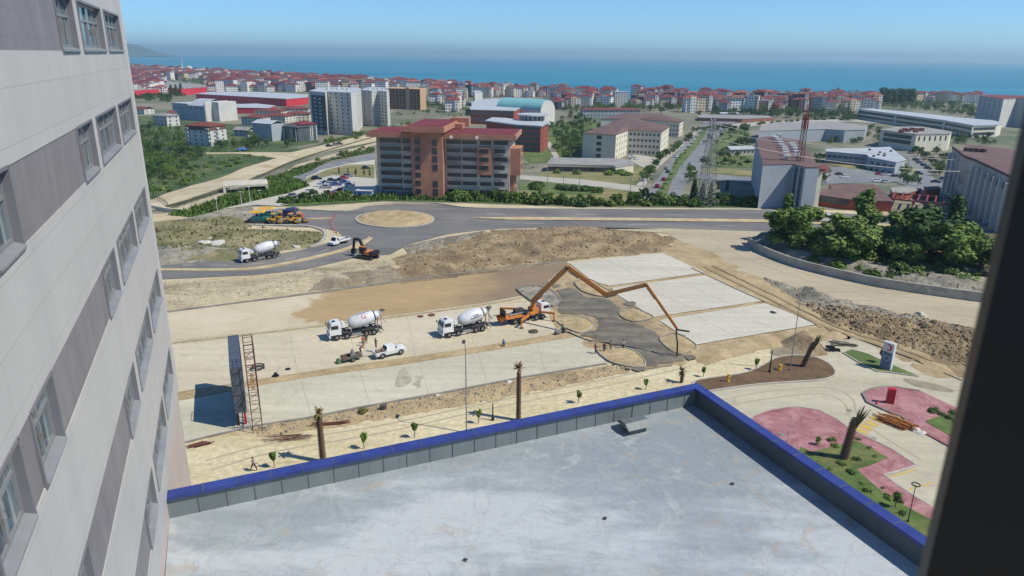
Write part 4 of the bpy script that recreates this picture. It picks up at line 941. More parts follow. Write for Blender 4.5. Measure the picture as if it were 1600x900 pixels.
# ---- 8. lone white block with red roof
e,W_,hh=house((293,227),(331,229.5),196,15,m_white,m_redroof,'lone white block with red hipped roof and brown attic standing among trees',5,cols=4)
MB().box(-.15,W_+.15,-.15,15.15,hh-2.6,hh+.02).build('attic',M('brown_attic',C(116,82,66),.8),e)
bm_=MB().box(0,2.6,-1.3,0,0,1).build('balcony',m_white).data; bpy.data.objects.remove([o for o in COL.objects if o.data==bm_][0])
for r in range(4):
    for xx in (.3,W_-3): o=bpy.data.objects.new('balcony',bm_); link(o,e); o.location=(xx,0,3.2+r*hh/5)
    o=bpy.data.objects.new('balcony',bm_); link(o,e); o.location=(W_,5,3.2+r*hh/5); o.rotation_euler=(0,0,math.pi/2)
# ---- 9. white hall with curved roof
A=T(272,186);B=T(322,190);dd=B-A;W_=dd.length; e=empty('curved_roof_hall',A,math.atan2(dd.y,dd.x),'pale grey hall with rounded white metal roof and white gable wall','hall')
hh=ZT(272,161,A)-A.z; dp=26
V=[];N=10
for x in (W_*.5,W_):
    for i in range(N+1): t=i/N; V.append((x,t*dp,hh-1+math.sin(t*math.pi*.92)*5.5))
k=N+1
MB().box(0,W_*.5,0,dp,0,hh).box(W_*.5,W_,0.02,dp,0,hh-1.05).build('wall',m_bluegrey,e)
MB().add(V,[(i,k+i,k+i+1,i+1) for i in range(N)]).face([V[i] for i in range(k)][::-1]).box(-.3,W_*.5,-.3,dp+.3,hh,hh+.4).build('roof',m_wroof,e)
MB().box(W_+.02,W_+.5,.5,dp-.5,0,hh+3).build('gable_wall',m_white,e)
MB().box(W_+.5,W_+9,8,dp+2,0,hh+2.5).build('stair_wing',m_white,e)
me=winmesh(1.6,1.7,m_bluegrey,m_pane_d,0)
for r in range(3):
    for x in (W_*.2,W_*.29): o=bpy.data.objects.new('window',me); link(o,e); o.location=(x,0,hh*.2+r*hh*.22)
for x in (.58,.73,.88): o=bpy.data.objects.new('window',me); link(o,e); o.location=(W_*x,0.02,hh*.72)
# ---- 10. red malls
m_redc=M('bright_red_cladding',C(222,58,74),.5,C(206,48,64),.05)
e,*_=rbld('red_store',[(205,142),(248,139),(254,136),(283,139),(322,136),(322,133.5),(262,127),(205,133)],(254,150),(254,139.5),m_redc,m_flat,'bright red store with grey flat roof left of the dark tree clump','store',ov=.2,rtop=.4)
e,*_=rbld('red_store',[(306,147),(395,152),(447,155),(480,152),(482,148),(400,144),(330,144)],(395,163),(395,152),m_redc,m_wroof,'long low red store with pale grey metal roof','store',ov=.3,rtop=.5)
rbld('white_annex',[(345,164),(400,162),(430,165),(420,169),(350,168)],(420,178),(420,169),m_redc,m_wroof,'low red shed with white roof in front of the long red store','store',ov=.4)
rbld('store_tower',[(228,128),(239,128),(239,130),(228,130)],(234,140),(234,130),m_redc,m_cream,'small red entrance tower with cream top on the left red store','store')
# ---- 11. terraces of red roofed blocks etc
for i,(a,b,t,dp,wl,rf,lb,st,kd,cl) in enumerate([
 ((378,196),(408,197),183,16,m_white,m_redroof,'left block of the red roofed terrace behind the plain grey gable house',3,'hip',6),
 ((410,190),(446,192),180,15,m_white,m_redroof,'middle block of the red roofed terrace near the long red store',3,'hip',6),
 ((446,190),(484,190),178,15,m_cream,m_redroof,'right block of the red roofed terrace just left of the white towers',3,'hip',6),
 ((398,181),(440,182),173,14,m_cream,m_redroof,'cream terrace with red roof just below the long red store',2,'hip',6),
 ((440,178),(482,178),170,14,m_white,m_redroof,'white terrace with red roof touching the left white tower',2,'hip',6),
 ((366,213),(388,214),203,9,m_bluegrey,m_flat,'small pale blue two storey house in front of the plain grey gable house',2,'gable',3),
 ((397,219),(426,221.5),192,12,m_bluegrey,m_wroof,'plain windowless blue grey gable house with white side wall',4,'gable',0),
 ((442,219),(466,222),197,12,m_dk,m_dk,'dark grey modern house with white fins, left one of the pair by the dirt road',4,'hip',4),
 ((470,221),(497,219),195,12,m_dk,m_maroon,'dark grey modern house with maroon roof, right one of the pair by the dirt road',4,'hip',5),
 ((240,196),(262,198),180,12,m_white,m_flat,'white villa with greenish roof half hidden by the trees',3,'hip',4),
 ((208,178),(226,179),170,12,m_white,m_redroof,'white gabled house with red roof next to the hospital wall',3,'gable',3),
 ((262,196),(272,196),177,10,m_cream,m_redroof,'narrow cream block left of the pale grey hall',4,'hip',2)]):
    e,W_,hh=house(a,b,t,dp,wl,rf,lb,st,kd,'house',None,max(cl,1),2.0,'house',cl>0)
    if wl is m_dk:
        f=MB()
        for x in (.02,.12,.55,.66,.9): MB().box(W_*x,W_*x+.7,-.6,0,0,hh-1).build('fin',m_white,e)
# ---- 12. grey laboratory block with brown roof full of vents
zt_=ZT(1191,259,T(1187,325))
P=T(1187,325)
e,Fp,zt,P=rbld('laboratory_block',[(1192,258),(1181,217),(1204,213),(1252,220),(1280,262),(1259,262),(1240,257)],(1187,326),(1192,258),m_bluegrey,m_brroof,'tall pale grey laboratory block with brown roof crowded with vent boxes','building',ov=.1,rtop=.2)
m_v=M('vent_white',C(206,208,206),.5)
for i,(x,y) in enumerate([(1207,217),(1212,219),(1216,223),(1219,227),(1221,231),(1225,235),(1226,239),(1227,243),(1229,249),(1218,215),(1237,229),(1239,233),(1242,237),(1244,242),(1246,247)]):
    p=G(x,y,zt+.2)-P; b_=MB().tube([(0,0,0),(0,0,1.0)],.5,8).box(-1.1,1.1,-.9,.9,1.0,1.5).build('vent',m_v,e); b_.location=p
a,b=edge(Fp,zt,(1192,258),(1240,257)); a_,b_2=Vector((*a,0)),Vector((*b,0)); 
a,b=edge(Fp,zt,(1240,257),(1259,262)); fwin(e,a,b,[P.z+(zt-P.z)*(.08+.15*i) for i in range(6)],2,1.6,2.0,m_dk,m_pane)
e2,Fp2,zt2,P2=rbld('laboratory_wing',[(1259,262),(1280,262),(1286,267),(1266,267)],(1268,330),(1268,267),m_cream,m_redroof,'narrow cream end wing with balconies attached beside the laboratory block','building',ov=.9,rtop=.7)
rbld('laboratory_annex',[(1281,258),(1292,257),(1296,268),(1284,270)],(1290,284),(1290,269),m_bluegrey,m_redroof,'small annex with orange tiled roof right of the laboratory block','building',ov=.6)
# ---- 13. right tower with brown roofs and fins
e,Fp,zt,P=rbld('finned_tower',[(1488,232),(1507,240),(1509,229),(1540,232),(1600,240),(1640,262),(1600,284),(1578,278),(1524,252),(1510,247)],(1500,340),(1488,262),m_grey,m_brroof,'tall beige tower with brown roof and vertical fins beside the dark window post','building',ov=.5,rtop=.8)
for (a,b,k) in (((1488,234),(1508,243),4),((1524,254),(1578,280),7)):
    A_,B_=G(*a,zt),G(*b,zt); d=(B_-A_).normalized(); nn=Vector((d.y,-d.x,0)); Ln=(B_-A_).length
    fn=MB()
    for i in range(k):
        p=A_+d*(Ln*i/(k-1)); pts=[p,p+d*1.1,p+d*1.1+nn*1.0,p+nn*1.0]; MB().prism([(t.x-P.x,t.y-P.y) for t in pts],0,zt-P.z-1).build('fin',m_white,e)
    fwin(e,(A_.x,A_.y),(B_.x,B_.y),[zt-3.2],k-1,2.2,1.8,m_dk,m_pane_d,1)
for i in range(4): p=G(1510+i*9,236+i*.6,zt+.8)-P; o=MB().tube([(0,0,0),(0,0,1.2)],1.0,10).build('vent',m_brroof,e); o.location=p
# ---- 14. curved glass office + annex
e,Fp,zt,P=rbld('curved_office',[(1341,171),(1362,170.5),(1440,178),(1500,185),(1550,189),(1566,193),(1558,196),(1520,197),(1476,189),(1400,179)],(1545,214),(1545,195.5),m_cream,m_wroof,'long cream office building with curved ends and glass bands','office',ov=.5,rtop=.7)
for (a,b,k) in (((1341,171),(1400,179),1),((1400,179),(1476,189),1),((1476,189),(1520,197),1),((1520,197),(1558,196),1)):
    A_,B_=G(*a,zt),G(*b,zt); Ln=(B_-A_).length
    fwin(e,(A_.x,A_.y),(B_.x,B_.y),[zt-3.4,zt-7.4,zt-11.4],1,Ln-3,2.3,m_cream,m_pane_d,10,m0=0)
e,Fp,zt,P=rbld('office_annex',[(1376,204),(1400,199),(1440,199),(1487,207),(1484,210),(1432,211)],(1432,237),(1432,211),m_cream,m_flat,'cream office annex with rusty rooftop plant in front of the curved office','office',ov=.3,rtop=.6)
a,b=edge(Fp,zt,(1376,204),(1432,211)); fwin(e,a,b,[zt-3.5,zt-7],1,24,2.6,m_dk,m_pane_d,8,m0=0)
a,b=edge(Fp,zt,(1432,211),(1484,210)); fwin(e,a,b,[zt-4],6,1.2,3,m_dk,m_pane_d)
for i in range(9): x,y=random.uniform(1405,1465),random.uniform(203,207.5); g_=G(x,y,zt+.6)-P; MB().box(g_.x-1.4,g_.x+1.4,g_.y-1,g_.y+1,zt+.6-P.z,zt+1.8-P.z+random.random()).build('rooftop_unit',m_redroof,e)
# ---- 15. block top right
e,Fp,zt,P=rbld('tall_apartment_block',[(1530,150),(1545,148),(1640,151),(1640,156),(1588,153.5),(1568,155)],(1568,199),(1568,154),m_bluegrey,m_redroof,'tall grey and white block at the far right near the sea','apartment block',ov=.2)
a,b=edge(Fp,zt,(1530,150),(1568,155)); fwin(e,a,b,[zt-3.4*i for i in range(1,10)],5,1.8,1.6,m_dk,m_pane_d)
A_,B_=G(1568,155,zt),G(1588,153.5,zt); d=(B_-A_).normalized(); nn=Vector((d.y,-d.x,0))
MB().prism([(t.x-P.x,t.y-P.y) for t in (A_,B_,B_+nn*.3,A_+nn*.3)],0,zt-P.z-1.5).build('wall_panel',m_white,e)
# ---- 16. white roofed block
e,Fp,zt,P=rbld('white_roof_building',[(1291,237),(1292,233),(1352,232),(1390,230),(1415,250),(1400,254),(1358,246),(1354,242)],(1400,272),(1400,254),m_bluegrey,m_wroof,'white roofed low campus block with rooftop vents beside the car park','building',ov=.4,rtop=.3)
a,b=edge(Fp,zt,(1291,237),(1354,242)); fwin(e,a,b,[zt-3.2,zt-6.4],7,2.6,1.5,m_dk,m_pane)
a,b=edge(Fp,zt,(1358,246),(1400,254)); fwin(e,a,b,[zt-3.4,zt-7],4,2.4,1.8,m_fr,m_pane_d)
for i in range(7): p=G(random.uniform(1356,1400),random.uniform(234,250),zt+.3)-P; o=MB().box(-.6,.6,-.5,.5,0,1).build('vent',m_dk,e); o.location=p
# ---- 17. brick low complex
e,Fp,zt,P=rbld('brick_school',[(1280,298),(1300,297),(1296,289),(1365,290),(1378,300),(1388,310),(1394,316),(1330,313),(1278,306)],(1280,322),(1280,307),m_brickd,m_brroof,'low brick school building with brown roof behind the roadside trees','building',ov=.3,rtop=.4)
a,b=edge(Fp,zt,(1278,306),(1330,313)); fwin(e,a,b,[P.z+1.2],10,1.1,2,m_brickd,m_pane_d,0)
e,Fp,zt,P=rbld('brick_chimney_block',[(1444,293),(1466,292),(1470,296),(1448,298)],(1455,314),(1455,298),m_brickd,m_brroof,'square brick block right of the pergola roof','building')
A=T(1394,312); e=empty('red_pergola',T(1390,326),-.55,'large red slatted pergola roof beside the brick school','pergola')
p=MB()
for i in range(9): p.box(i*2.4,i*2.4+.5,0,13,3.2,3.6)
p.box(-.5,20,0,.6,2.9,3.3).box(-.5,20,12.5,13.1,2.9,3.3); p.build('slats',M('pergola_red',C(120,58,64),.7),e)
for x in (0,6,12,19):
    MB().box(x,x+.4,.1,.5,0,3).build('post',m_brickd,e); MB().box(x,x+.4,12.6,13,0,3).build('post',m_brickd,e)
rbld('grey_hall',[(1392,294),(1410,292),(1440,296),(1416,303),(1396,304)],(1416,312),(1416,303),m_brickd,m_flat,'grey flat roofed hall between brick school and pergola','building')
# ---- 18/19 low long buildings
e,Fp,zt,P=rbld('long_low_hall',[(1186,205),(1190,196),(1215,191),(1300,190),(1356,196),(1352,203),(1320,204),(1290,202)],(1300,222),(1300,203),m_bluegrey,m_flat,'long low grey hall with flat roof behind the laboratory block','building',ov=.3)
a,b=edge(Fp,zt,(1290,202),(1352,203)); fwin(e,a,b,[zt-4.5],1,26,3,m_dk,m_pane,8,m0=0)
e,W_,hh=house((1141,243),(1178,242),234,8,m_grey,m_bluegrey,'low grey canteen with pale roof in the park left of the laboratory block',1,'gable','building',None,6,1.6,'canteen')
e,*_=rbld('overpass_bridge',[(1090,181),(1100,179),(1200,181),(1210,184),(1160,186),(1092,184)],(1092,190),(1092,185),m_fr_o,m_flat,'long road overpass at the end of the boulevard','bridge')
e,W_,hh=house((1126,182),(1154,182),177.5,8,m_white,m_wroof,'white low shed on the overpass',1,'gable','shed',None,4,1,'shed',False)
e,W_,hh=house((910,183),(1000,183),172,12,m_bluegrey,m_redroof,'long two storey school with red roof behind the campus park',2,'hip','school',None,16,1.8,'school')
e,W_,hh=house((960,168),(981,168),144,12,m_white,m_wroof,'slender white ribbed tower block among the coastal houses',9,'flat','apartment block',None,5,1,'apartment_tower')
# mosque on the left skyline
A=T(294,116); A.z=h(A.x,A.y); e=empty('mosque',A,0,'small white mosque with minaret on the left skyline','mosque')
MB().box(-12,12,0,22,0,14).build('prayer_hall',m_white,e)
V=[];N=12
b=MB()
for j in range(7):
    t=j/6*math.pi/2
    for i in range(N): V.append((10*math.cos(t)*math.cos(i*2*math.pi/N),11+10*math.cos(t)*math.sin(i*2*math.pi/N),14+9*math.sin(t)))
b.add(V,[(j*N+i,j*N+(i+1)%N,(j+1)*N+(i+1)%N,(j+1)*N+i) for j in range(6) for i in range(N)]).build('dome',m_wroof,e,True)
MB().tube([(-14,0,0),(-14,0,30),(-14,0,30.3),(-14,0,38),(-14,0,47)],[1.6,1.5,1.1,1.1,.05],10).build('minaret',m_white,e)
# ============================================================= THE TOWN
def housemat(name,wall,c_win,band=None):
    m,n,b=newmat(name); b.inputs['Roughness'].default_value=.8
    tc=n.nodes.new('ShaderNodeTexCoord'); uv=tc.outputs['UV']
    bt=n.nodes.new('ShaderNodeTexBrick'); bt.offset=0; bt.inputs['Scale'].default_value=1; bt.inputs['Brick Width'].default_value=3.1; bt.inputs['Row Height'].default_value=3.0
    bt.inputs['Mortar Size'].default_value=.82; bt.inputs['Mortar Smooth'].default_value=.02; bt.inputs['Bias'].default_value=-.2
    bt.inputs['Color1'].default_value=c_win; bt.inputs['Color2'].default_value=tuple(x*1.8 for x in c_win[:3])+(1,); bt.inputs['Mortar'].default_value=wall
    L(n,uv,bt.inputs[0]); L(n,bt.outputs[0],b.inputs['Base Color']); return m
dw=C(58,62,72)
walls=[('white',housemat('white_flats_wall',C(232,230,222,.9),dw)),('cream',housemat('cream_flats_wall',C(224,208,176),dw)),('pale grey',housemat('grey_flats_wall',C(176,180,184),dw)),('pink',housemat('pink_flats_wall',C(204,150,132),dw)),
 ('dark grey',housemat('dark_flats_wall',C(92,96,106),dw)),('brown',housemat('brown_flats_wall',C(128,98,88),dw)),('white',None)]
walls[-1]=('white',walls[0][1])
roofs=[('dark red',m_redroof),('maroon',M('maroon_tile_roof',C(108,44,50),.9,C(126,56,60),.1)),('orange',M('orange_tile_roof',C(164,92,72),.9,C(148,82,64),.1)),('brown',M('dull_brown_roof',C(110,80,72),.9,C(130,96,86),.1)),('grey',m_flat),('dark red',m_redroof),('maroon',None)]
roofs[-1]=roofs[1]
def uvbox(b,x0,x1,y0,y1,z0,z1,mi=0):
    for (a,c) in (((x0,y0),(x1,y0)),((x1,y0),(x1,y1)),((x1,y1),(x0,y1)),((x0,y1),(x0,y0))):
        l=math.hypot(c[0]-a[0],c[1]-a[1]); k=max(1,round(l/3.1))*3.1
        b.face([(a[0],a[1],z0),(c[0],c[1],z0),(c[0],c[1],z1),(a[0],a[1],z1)],mi,[(0,0.01),(k,0),(k,z1-z0),(0,z1-z0)])
    b.face([(x0,y0,z1),(x1,y0,z1),(x1,y1,z1),(x0,y1,z1)],mi,[(0,0.01),(.01,0),(.01,.01),(0,.01)])
rng=random.Random(11)
_var={}
def variant(i,wi,ri):
    k=(i,wi,ri)
    if k in _var: return _var[k]
    r=random.Random(i*7+1); W_=r.choice([12,14,16,19,22]); D_=r.choice([11,12,14]); st=[3,4,4,5,5,6][i%6]; hh=st*3.0
    b=MB(); uvbox(b,-W_/2,W_/2,0,D_,-1,hh)
    if i%3==0: uvbox(b,-W_*.2,W_*.2,-1.3,0,0,hh+1.2)
    if i%3==1: uvbox(b,-W_/2-1.1,-W_/2+2.5,1.5,D_-2,2.8,hh); uvbox(b,W_/2-2.5,W_/2+1.1,1.5,D_-2,2.8,hh)
    bal=MB(); bal.box(W_*.22,W_*.40,-1.2,-.01,2.7,hh-.4)
    bal=MB(); uvbox(bal,W_*.2,W_*.42,-1.25,-.01,2.7,hh-.3)
    r_=MB(); 
    if ri==4: r_.box(-W_/2-.3,W_/2+.3,-.3,D_+.3,hh,hh+.7).box(-3,1,4,8,hh+.7,hh+3)
    elif i%2: r_.hip(-W_/2,W_/2,0,D_,hh,2.6,1.0); r_.gable(-2.6,2.6,-.8,D_*.5,hh+.4,1.9,.4)
    else: r_.hip(-W_/2,W_/2,0,D_,hh,3.0,1.1); r_.box(-W_*.3,-W_*.3+1,D_*.4,D_*.4+.8,hh,hh+3.6)
    objs=[b.build('wall',walls[wi][1]),r_.build('roof',roofs[ri][1]),bal.build('bay',walls[0 if wi else 1][1])]
    _var[k]=([o.data for o in objs],st)
    for o in objs: bpy.data.objects.remove(o)
    return _var[k]
# plan the rows in the picture: near rows first
def coast_y(x): return 107+ (124-107)*(x-200)/260 if x<460 else (124+(142-124)*(x-460)/240 if x<700 else (142+(157-142)*(x-700)/400 if x<1100 else 158))
block=[(205,150,330,200),(255,125,325,152),(300,143,485,225),(478,144,610,215),(603,141,660,176),(728,152,860,200),(905,168,1075,250),(955,140,985,170),(1085,176,1700,400),(575,165,700,300),(285,100,306,118)]
green=[(600,172,700,240),(860,172,905,250),(1110,176,1330,250),(1374,135,1434,180),(1420,160,1530,200),(205,152,300,300)]
cand=[]
y=178.
row=0
while y>107:
    dist=60*F/(y-84); step=13*F/dist*1.12; dy=max(.9,60*F/dist**2*19)
    x=200+rng.uniform(0,step)
    while x<1530:
        cy=coast_y(x)
        if y>cy+1.0:
            bx=any(a-4<x<c+4 and b+1<y<d for a,b,c,d in block+green)
            maxy=(184 if x<1130 else 176) if x>860 else (178 if x>600 else (150 if x>470 else 150))
            if y<maxy and not bx: cand.append((x,y+rng.uniform(-.5,.5),row))
        x+=step*rng.uniform(.8,1.5)
    y-=dy; row+=1
print('town candidates',len(cand))
cand.sort(key=lambda c:-c[1])
ORD=['first','second','third','fourth','fifth','sixth','seventh','eighth','ninth','tenth','eleventh','twelfth','thirteenth','fourteenth','fifteenth','sixteenth','seventeenth','eighteenth','nineteenth','twentieth']
rowsmap={}
extra=MB()
town=[]; 
for i,(x,y,rw) in enumerate(cand):
    P=T(x,y); wi=rng.choices(range(7),[6,3.5,2,1,1.2,.8,6])[0]; ri=rng.choices(range(7),[3,3,1,2.2,2.0,2,3])[0]; vi=rng.randrange(12)
    if len(town)<285: town.append((x,y,rw,P,vi,wi,ri))
    else:
        b=extra; rz_=rng.uniform(-.5,.5); W_=rng.choice([12,16,20,26]);D_=rng.choice([11,13,16]); hh=rng.choice([9,12,15,15,18]); Mx=Matrix.Translation(P)@Matrix.Rotation(rz_,4,'Z')
        t=MB(); uvbox(t,-W_/2,W_/2,0,D_,-1,hh,[0,1,2,3,4,5,0][wi]); nw=len(t.f)
        (t.hip if ri!=4 else (lambda *a,**k:t.box(-W_/2,W_/2,0,D_,hh,hh+.8,k['mi'])))(-W_/2,W_/2,0,D_,hh,2.6,.8,mi=6+[0,1,2,3,4,0,1][ri])
        base=len(b.v); b.v+=[tuple(Mx@Vector(v)) for v in t.v]; b.f+=[tuple(j+base for j in f) for f in t.f]; b.m+=t.m; b.uv+=t.uv
o=extra.build('distant_town',[w_[1] for w_ in walls[:6]]+[r[1] for r in roofs[:5]]); tag(o,'dense mass of small red roofed houses stretching to the sea','town','the town','stuff')
zones=[(200,330,'above red stores'),(330,480,'left of white towers'),(480,610,'behind white towers'),(610,740,'behind maroon roof'),(740,900,'behind turquoise vault'),(900,1100,'behind campus'),(1100,1600,'right of boulevard')]
cnt={}
for x,y,rw,P,vi,wi,ri in sorted(town,key=lambda t:(t[2],t[0])):
    zi=[k for k,z in enumerate(zones) if x<z[1]][0]
    rr=cnt.setdefault(zi,{}); 
    if rw not in rr: rr[rw]=[len(rr),0]
    a,bn=rr[rw]; rr[rw][1]+=1
    (me,st)=variant(vi,wi,ri)
    rowname='front row' if a==0 else ORD[min(a,19)]+' row'
    lb=f"{walls[wi][0]} house, {roofs[ri][0]} roof, {ORD[min(bn,19)]} from left, {rowname}, {zones[zi][2]}"
    e=empty('apartment_house',P,rng.uniform(-.35,.35)+(.25 if x<700 else -.1),lb,'house','houses of the seaside town',s=rng.uniform(.85,1.1))
    for nm,m_ in zip(('wall','roof','bay'),me): link(bpy.data.objects.new(nm,m_),e)
# ============================================================= VEHICLES
m_tyre=M('tyre_rubber',C(40,40,42),.9); m_rim=M('rim_metal',C(150,150,150),.4,metal=.3)
m_wpaint=M('white_vehicle_paint',C(226,228,228,.85),.3,C(212,214,212,.85),1.2)
m_dg=M('vehicle_glass',C(34,42,52),.1,spec=.6); m_or=M('orange_machine_paint',C(216,138,64),.5,C(196,122,54),1.5); m_ordk=M('boom_brown_orange',C(200,138,66),.5,C(182,120,56),.8)
m_yell=M('yellow_machine_paint',C(232,178,44),.4,C(214,160,38),1.5); m_teal=M('teal_machine_paint',C(36,112,108),.45); m_redp=M('red_paint',C(196,40,52),.4); m_galv=M('galvanised_steel',C(150,152,150),.45,metal=.2)
m_drum=M('drum_white',C(218,221,224,.86),.32,C(200,203,204,.86),.9,bmp=.05)
_wh={}
def wheel(parent,x,y,r=.5,w=.3,name='wheel'):
    k=(r,w)
    if k not in _wh:
        b=MB().wheel(0,0,r,w); b.v=[(a,c,d-r) for a,c,d in b.v]
        o=b.build('tmp',[m_tyre,m_rim]); _wh[k]=o.data; bpy.data.objects.remove(o)
    o=bpy.data.objects.new(name,_wh[k]); link(o,parent); o.location=(x,y,r); return o
def ext(prof,y0,y1,inset=0,b=None,mi=0,zi=0):
    """side profile (x,z) extruded across y; points above zi narrow by inset"""
    b=b or MB(); n=len(prof)
    def yy(s,z): return (y0+(inset if z>zi else 0)) if s==0 else (y1-(inset if z>zi else 0))
    v=[(x,yy(0,z),z) for x,z in prof]+[(x,yy(1,z),z) for x,z in prof]
    a=sum(prof[i-1][0]*prof[i][1]-prof[i][0]*prof[i-1][1] for i in range(n))
    f=[tuple(range(n)) if a>0 else tuple(range(n))[::-1]]; f.append(tuple(i+n for i in f[0][::-1]))
    sgn=1 if a>0 else -1
    for i in range(n):
        q_=(i,n+i,n+(i+1)%n,(i+1)%n); f.append(q_[::1] if sgn>0 else q_[::-1])
    return b.add(v,f,mi)
def vplace(name,R,F_,xr,xf,half,near,label,cat,group=None):
    """R,F_: pixels where near-side rear/front wheels touch; near=+1 when the near side is the left side"""
    r=T(*R); f=T(*F_); d=Vector((f.x-r.x,f.y-r.y,0)).normalized(); lf=Vector((-d.y,d.x,0))
    mid=(r+f)/2; pos=mid-d*((xr+xf)/2)-lf*(near*half); pos.z=h(pos.x,pos.y)+.1
    return empty(name,pos,math.atan2(d.y,d.x),label,cat,group)
def cab(e,x0,x1,w,z0,z1,glass=True,paint=None):
    paint=paint or m_wpaint; hw=w/2
    pr=[(x0,z0),(x1-.05,z0),(x1,z0+.5),(x1-.02,z0+1.15),(x1-.32,z1-.25),(x1-.6,z1),(x0+.1,z1+.05),(x0,z1-.1)]
    c=weld(ext(pr,-hw,hw,.1,None,0,z0+1.3).build('cab',paint,e),bevel=.05)
    MB().add([(x1+.012,-hw+.12,z0+1.12),(x1+.012,hw-.12,z0+1.12),(x1-.29,hw-.2,z1-.3),(x1-.29,-hw+.2,z1-.3)],[(0,1,2,3)]).add([(x1-.1,-hw+.12,z0+1.12),(x1-.1,hw-.12,z0+1.12),(x1-.4,hw-.2,z1-.3),(x1-.4,-hw+.2,z1-.3)],[(3,2,1,0)]).build('windscreen',m_dg,c)
    for s in (-1,1):
        y=s*(hw+.012); MB().box(x0+.5,x1-.35,min(y,y-.06*s),max(y,y-.06*s),z0+1.1,z1-.42).build('side_window',m_dg,c)
        MB().box(x1-.02,x1+.12,s*(hw+.18)-.08,s*(hw+.18)+.08,z0+1.2,z1-.5).bar((x1-.1,s*hw,z1-.45),(x1+.05,s*(hw+.2),z1-.5),.04).build('mirror',m_black,c)
        MB().box(x1-.04,x1+.03,s*(hw-.3)-.2,s*(hw-.3)+.2,z0+.12,z0+.32).build('headlight',m_rim,c)
    MB().box(x1-.15,x1+.08,-hw,hw,z0-.42,z0+.08).build('bumper',m_wpaint if paint is m_wpaint else m_black,c)
    MB().box(x1-1.25,x1-.75,-.35,.35,z1+.02,z1+.1).build('roof_hatch',m_dg,c)
    return c
def mixer(R,F_,near,label,logo=0):
    e=vplace('mixer_truck',R,F_,1.35,7.7,1.15,near,label,'mixer truck','white concrete mixer trucks on the site')
    b=MB()
    b.box(.1,7.6,-.45,-.2,.85,1.15).box(.1,7.6,.2,.45,.85,1.15)
    for x in (.1,2,4,5.6,7.3): b.box(x,x+.25,-.45,.45,.88,1.12)
    b.build('chassis',m_chas,e)
    cab(e,6.9,8.9,2.4,.95,3.05)
    for x in (7.7,6.0,2.65,1.35):
        for y in (-1.1,1.1): wheel(e,x,y,.52,.34)
    for x0,x1 in ((.6,3.4),(5.4,6.7)):
        for s in (-1,1): MB().box(x0,x1,s*1.1-.2,s*1.1+.2,1.12,1.2).box(x0-.1,x0,s*1.1-.2,s*1.1+.2,.7,1.2).build('mudguard',m_chas,e)
    for s in (-1,1): MB().box(3.6,5.2,s*1.15-.1,s*1.15+.1,.5,.85).bar((3.5,s*1.2,.55),(5.3,s*1.2,.55),.08).build('side_guard',m_galv,e)
    MB().bar((5.2,-.9,1.2),(5.2,-.5,2.3),.14).bar((5.2,.9,1.2),(5.2,.5,2.3),.14).box(5.1,5.3,-.6,.6,2.1,2.35).build('front_pedestal',m_galv,e)
    MB().tube([(6.35,-.95,2.35),(6.35,.95,2.35)],.33,14).build('water_tank',m_wpaint,e)
    MB().bar((.7,-.8,1.1),(.5,-.6,3.0),.16).bar((.7,.8,1.1),(.5,.6,3.0),.16).bar((.5,-.6,2.9),(.5,.6,2.9),.14).build('rear_pedestal',m_galv,e)
    # drum
    a=Vector((5.45,0,2.25)); z_=Vector((.15,0,3.28)); ax=(z_-a).normalized(); Ld=(z_-a).length
    prof=[(0,.02),(0,.55),(.05,.85),(.16,1.05),(.36,1.2),(.58,1.2),(.76,1.0),(.90,.68),(1.0,.5),(1.0,.4),(.93,.38)]
    side=Vector((0,1,0)); up=ax.cross(side); up=up if up.z>0 else -up; N=36
    V=[];
    for t,r in prof:
        for j in range(N): th_=2*math.pi*j/N; V.append(a+ax*(t*Ld)+side*(r*math.cos(th_))+up*(r*math.sin(th_)))
    k=len(prof); fs=[(i*N+j,i*N+(j+1)%N,(i+1)*N+(j+1)%N,(i+1)*N+j) for i in range(k-1) for j in range(N)]
    d=MB().add(V,fs).build('drum',m_drum,e,True); weld(d)
    def rad(t):
        for (t0,r0),(t1,r1) in zip(prof[1:],prof[2:]):
            if t0<=t<=t1 and t1>t0: return r0+(r1-r0)*(t-t0)/(t1-t0)
        return 1.2
    def wrap(me,mat,s0,th0,nm):
        bm=bmesh.new(); bm.from_mesh(me)
        for q_ in range(-12,13): bmesh.ops.bisect_plane(bm,geom=list(bm.verts)+list(bm.edges)+list(bm.faces),plane_co=(0,q_*.1,0),plane_no=(0,1,0))
        for v in bm.verts:
            # text reads along the truck: x -> along axis, y -> around
            t=max(.06,min(.95,s0+(v.co.x*near)/Ld)); r=rad(t)+.02; th_=(th0+v.co.y/1.2)
            th2=th_ if near>0 else math.pi-th_
            v.co=a+ax*(t*Ld)+side*(r*math.cos(th2))+up*(r*math.sin(th2))
        bm.to_mesh(me); bm.free(); me.materials.append(mat); o=bpy.data.objects.new(nm,me); link(o,d)
    if logo==1:
        wrap(TXT['G'],m_redp,.50,.72,'red_letter')
        b_=MB()
        for i in range(8): x=-.95+i*.27; b_.box(x,x+.17,-.13,.13,0,.001).box(x,x+.2,.05 if i%2 else -.05,.09 if i%2 else -.01,0,.0015)
        o=b_.build('blue_lettering',M('blue_letter_paint',C(52,70,140),.5),None); me=o.data.copy(); bpy.data.objects.remove(o); me.materials.clear(); wrap(me,bpy.data.materials['blue_letter_paint'],.5,1.42,'lettering')
        wrap(TXT['i'],bpy.data.materials['blue_letter_paint'],.62,.85,'lettering')
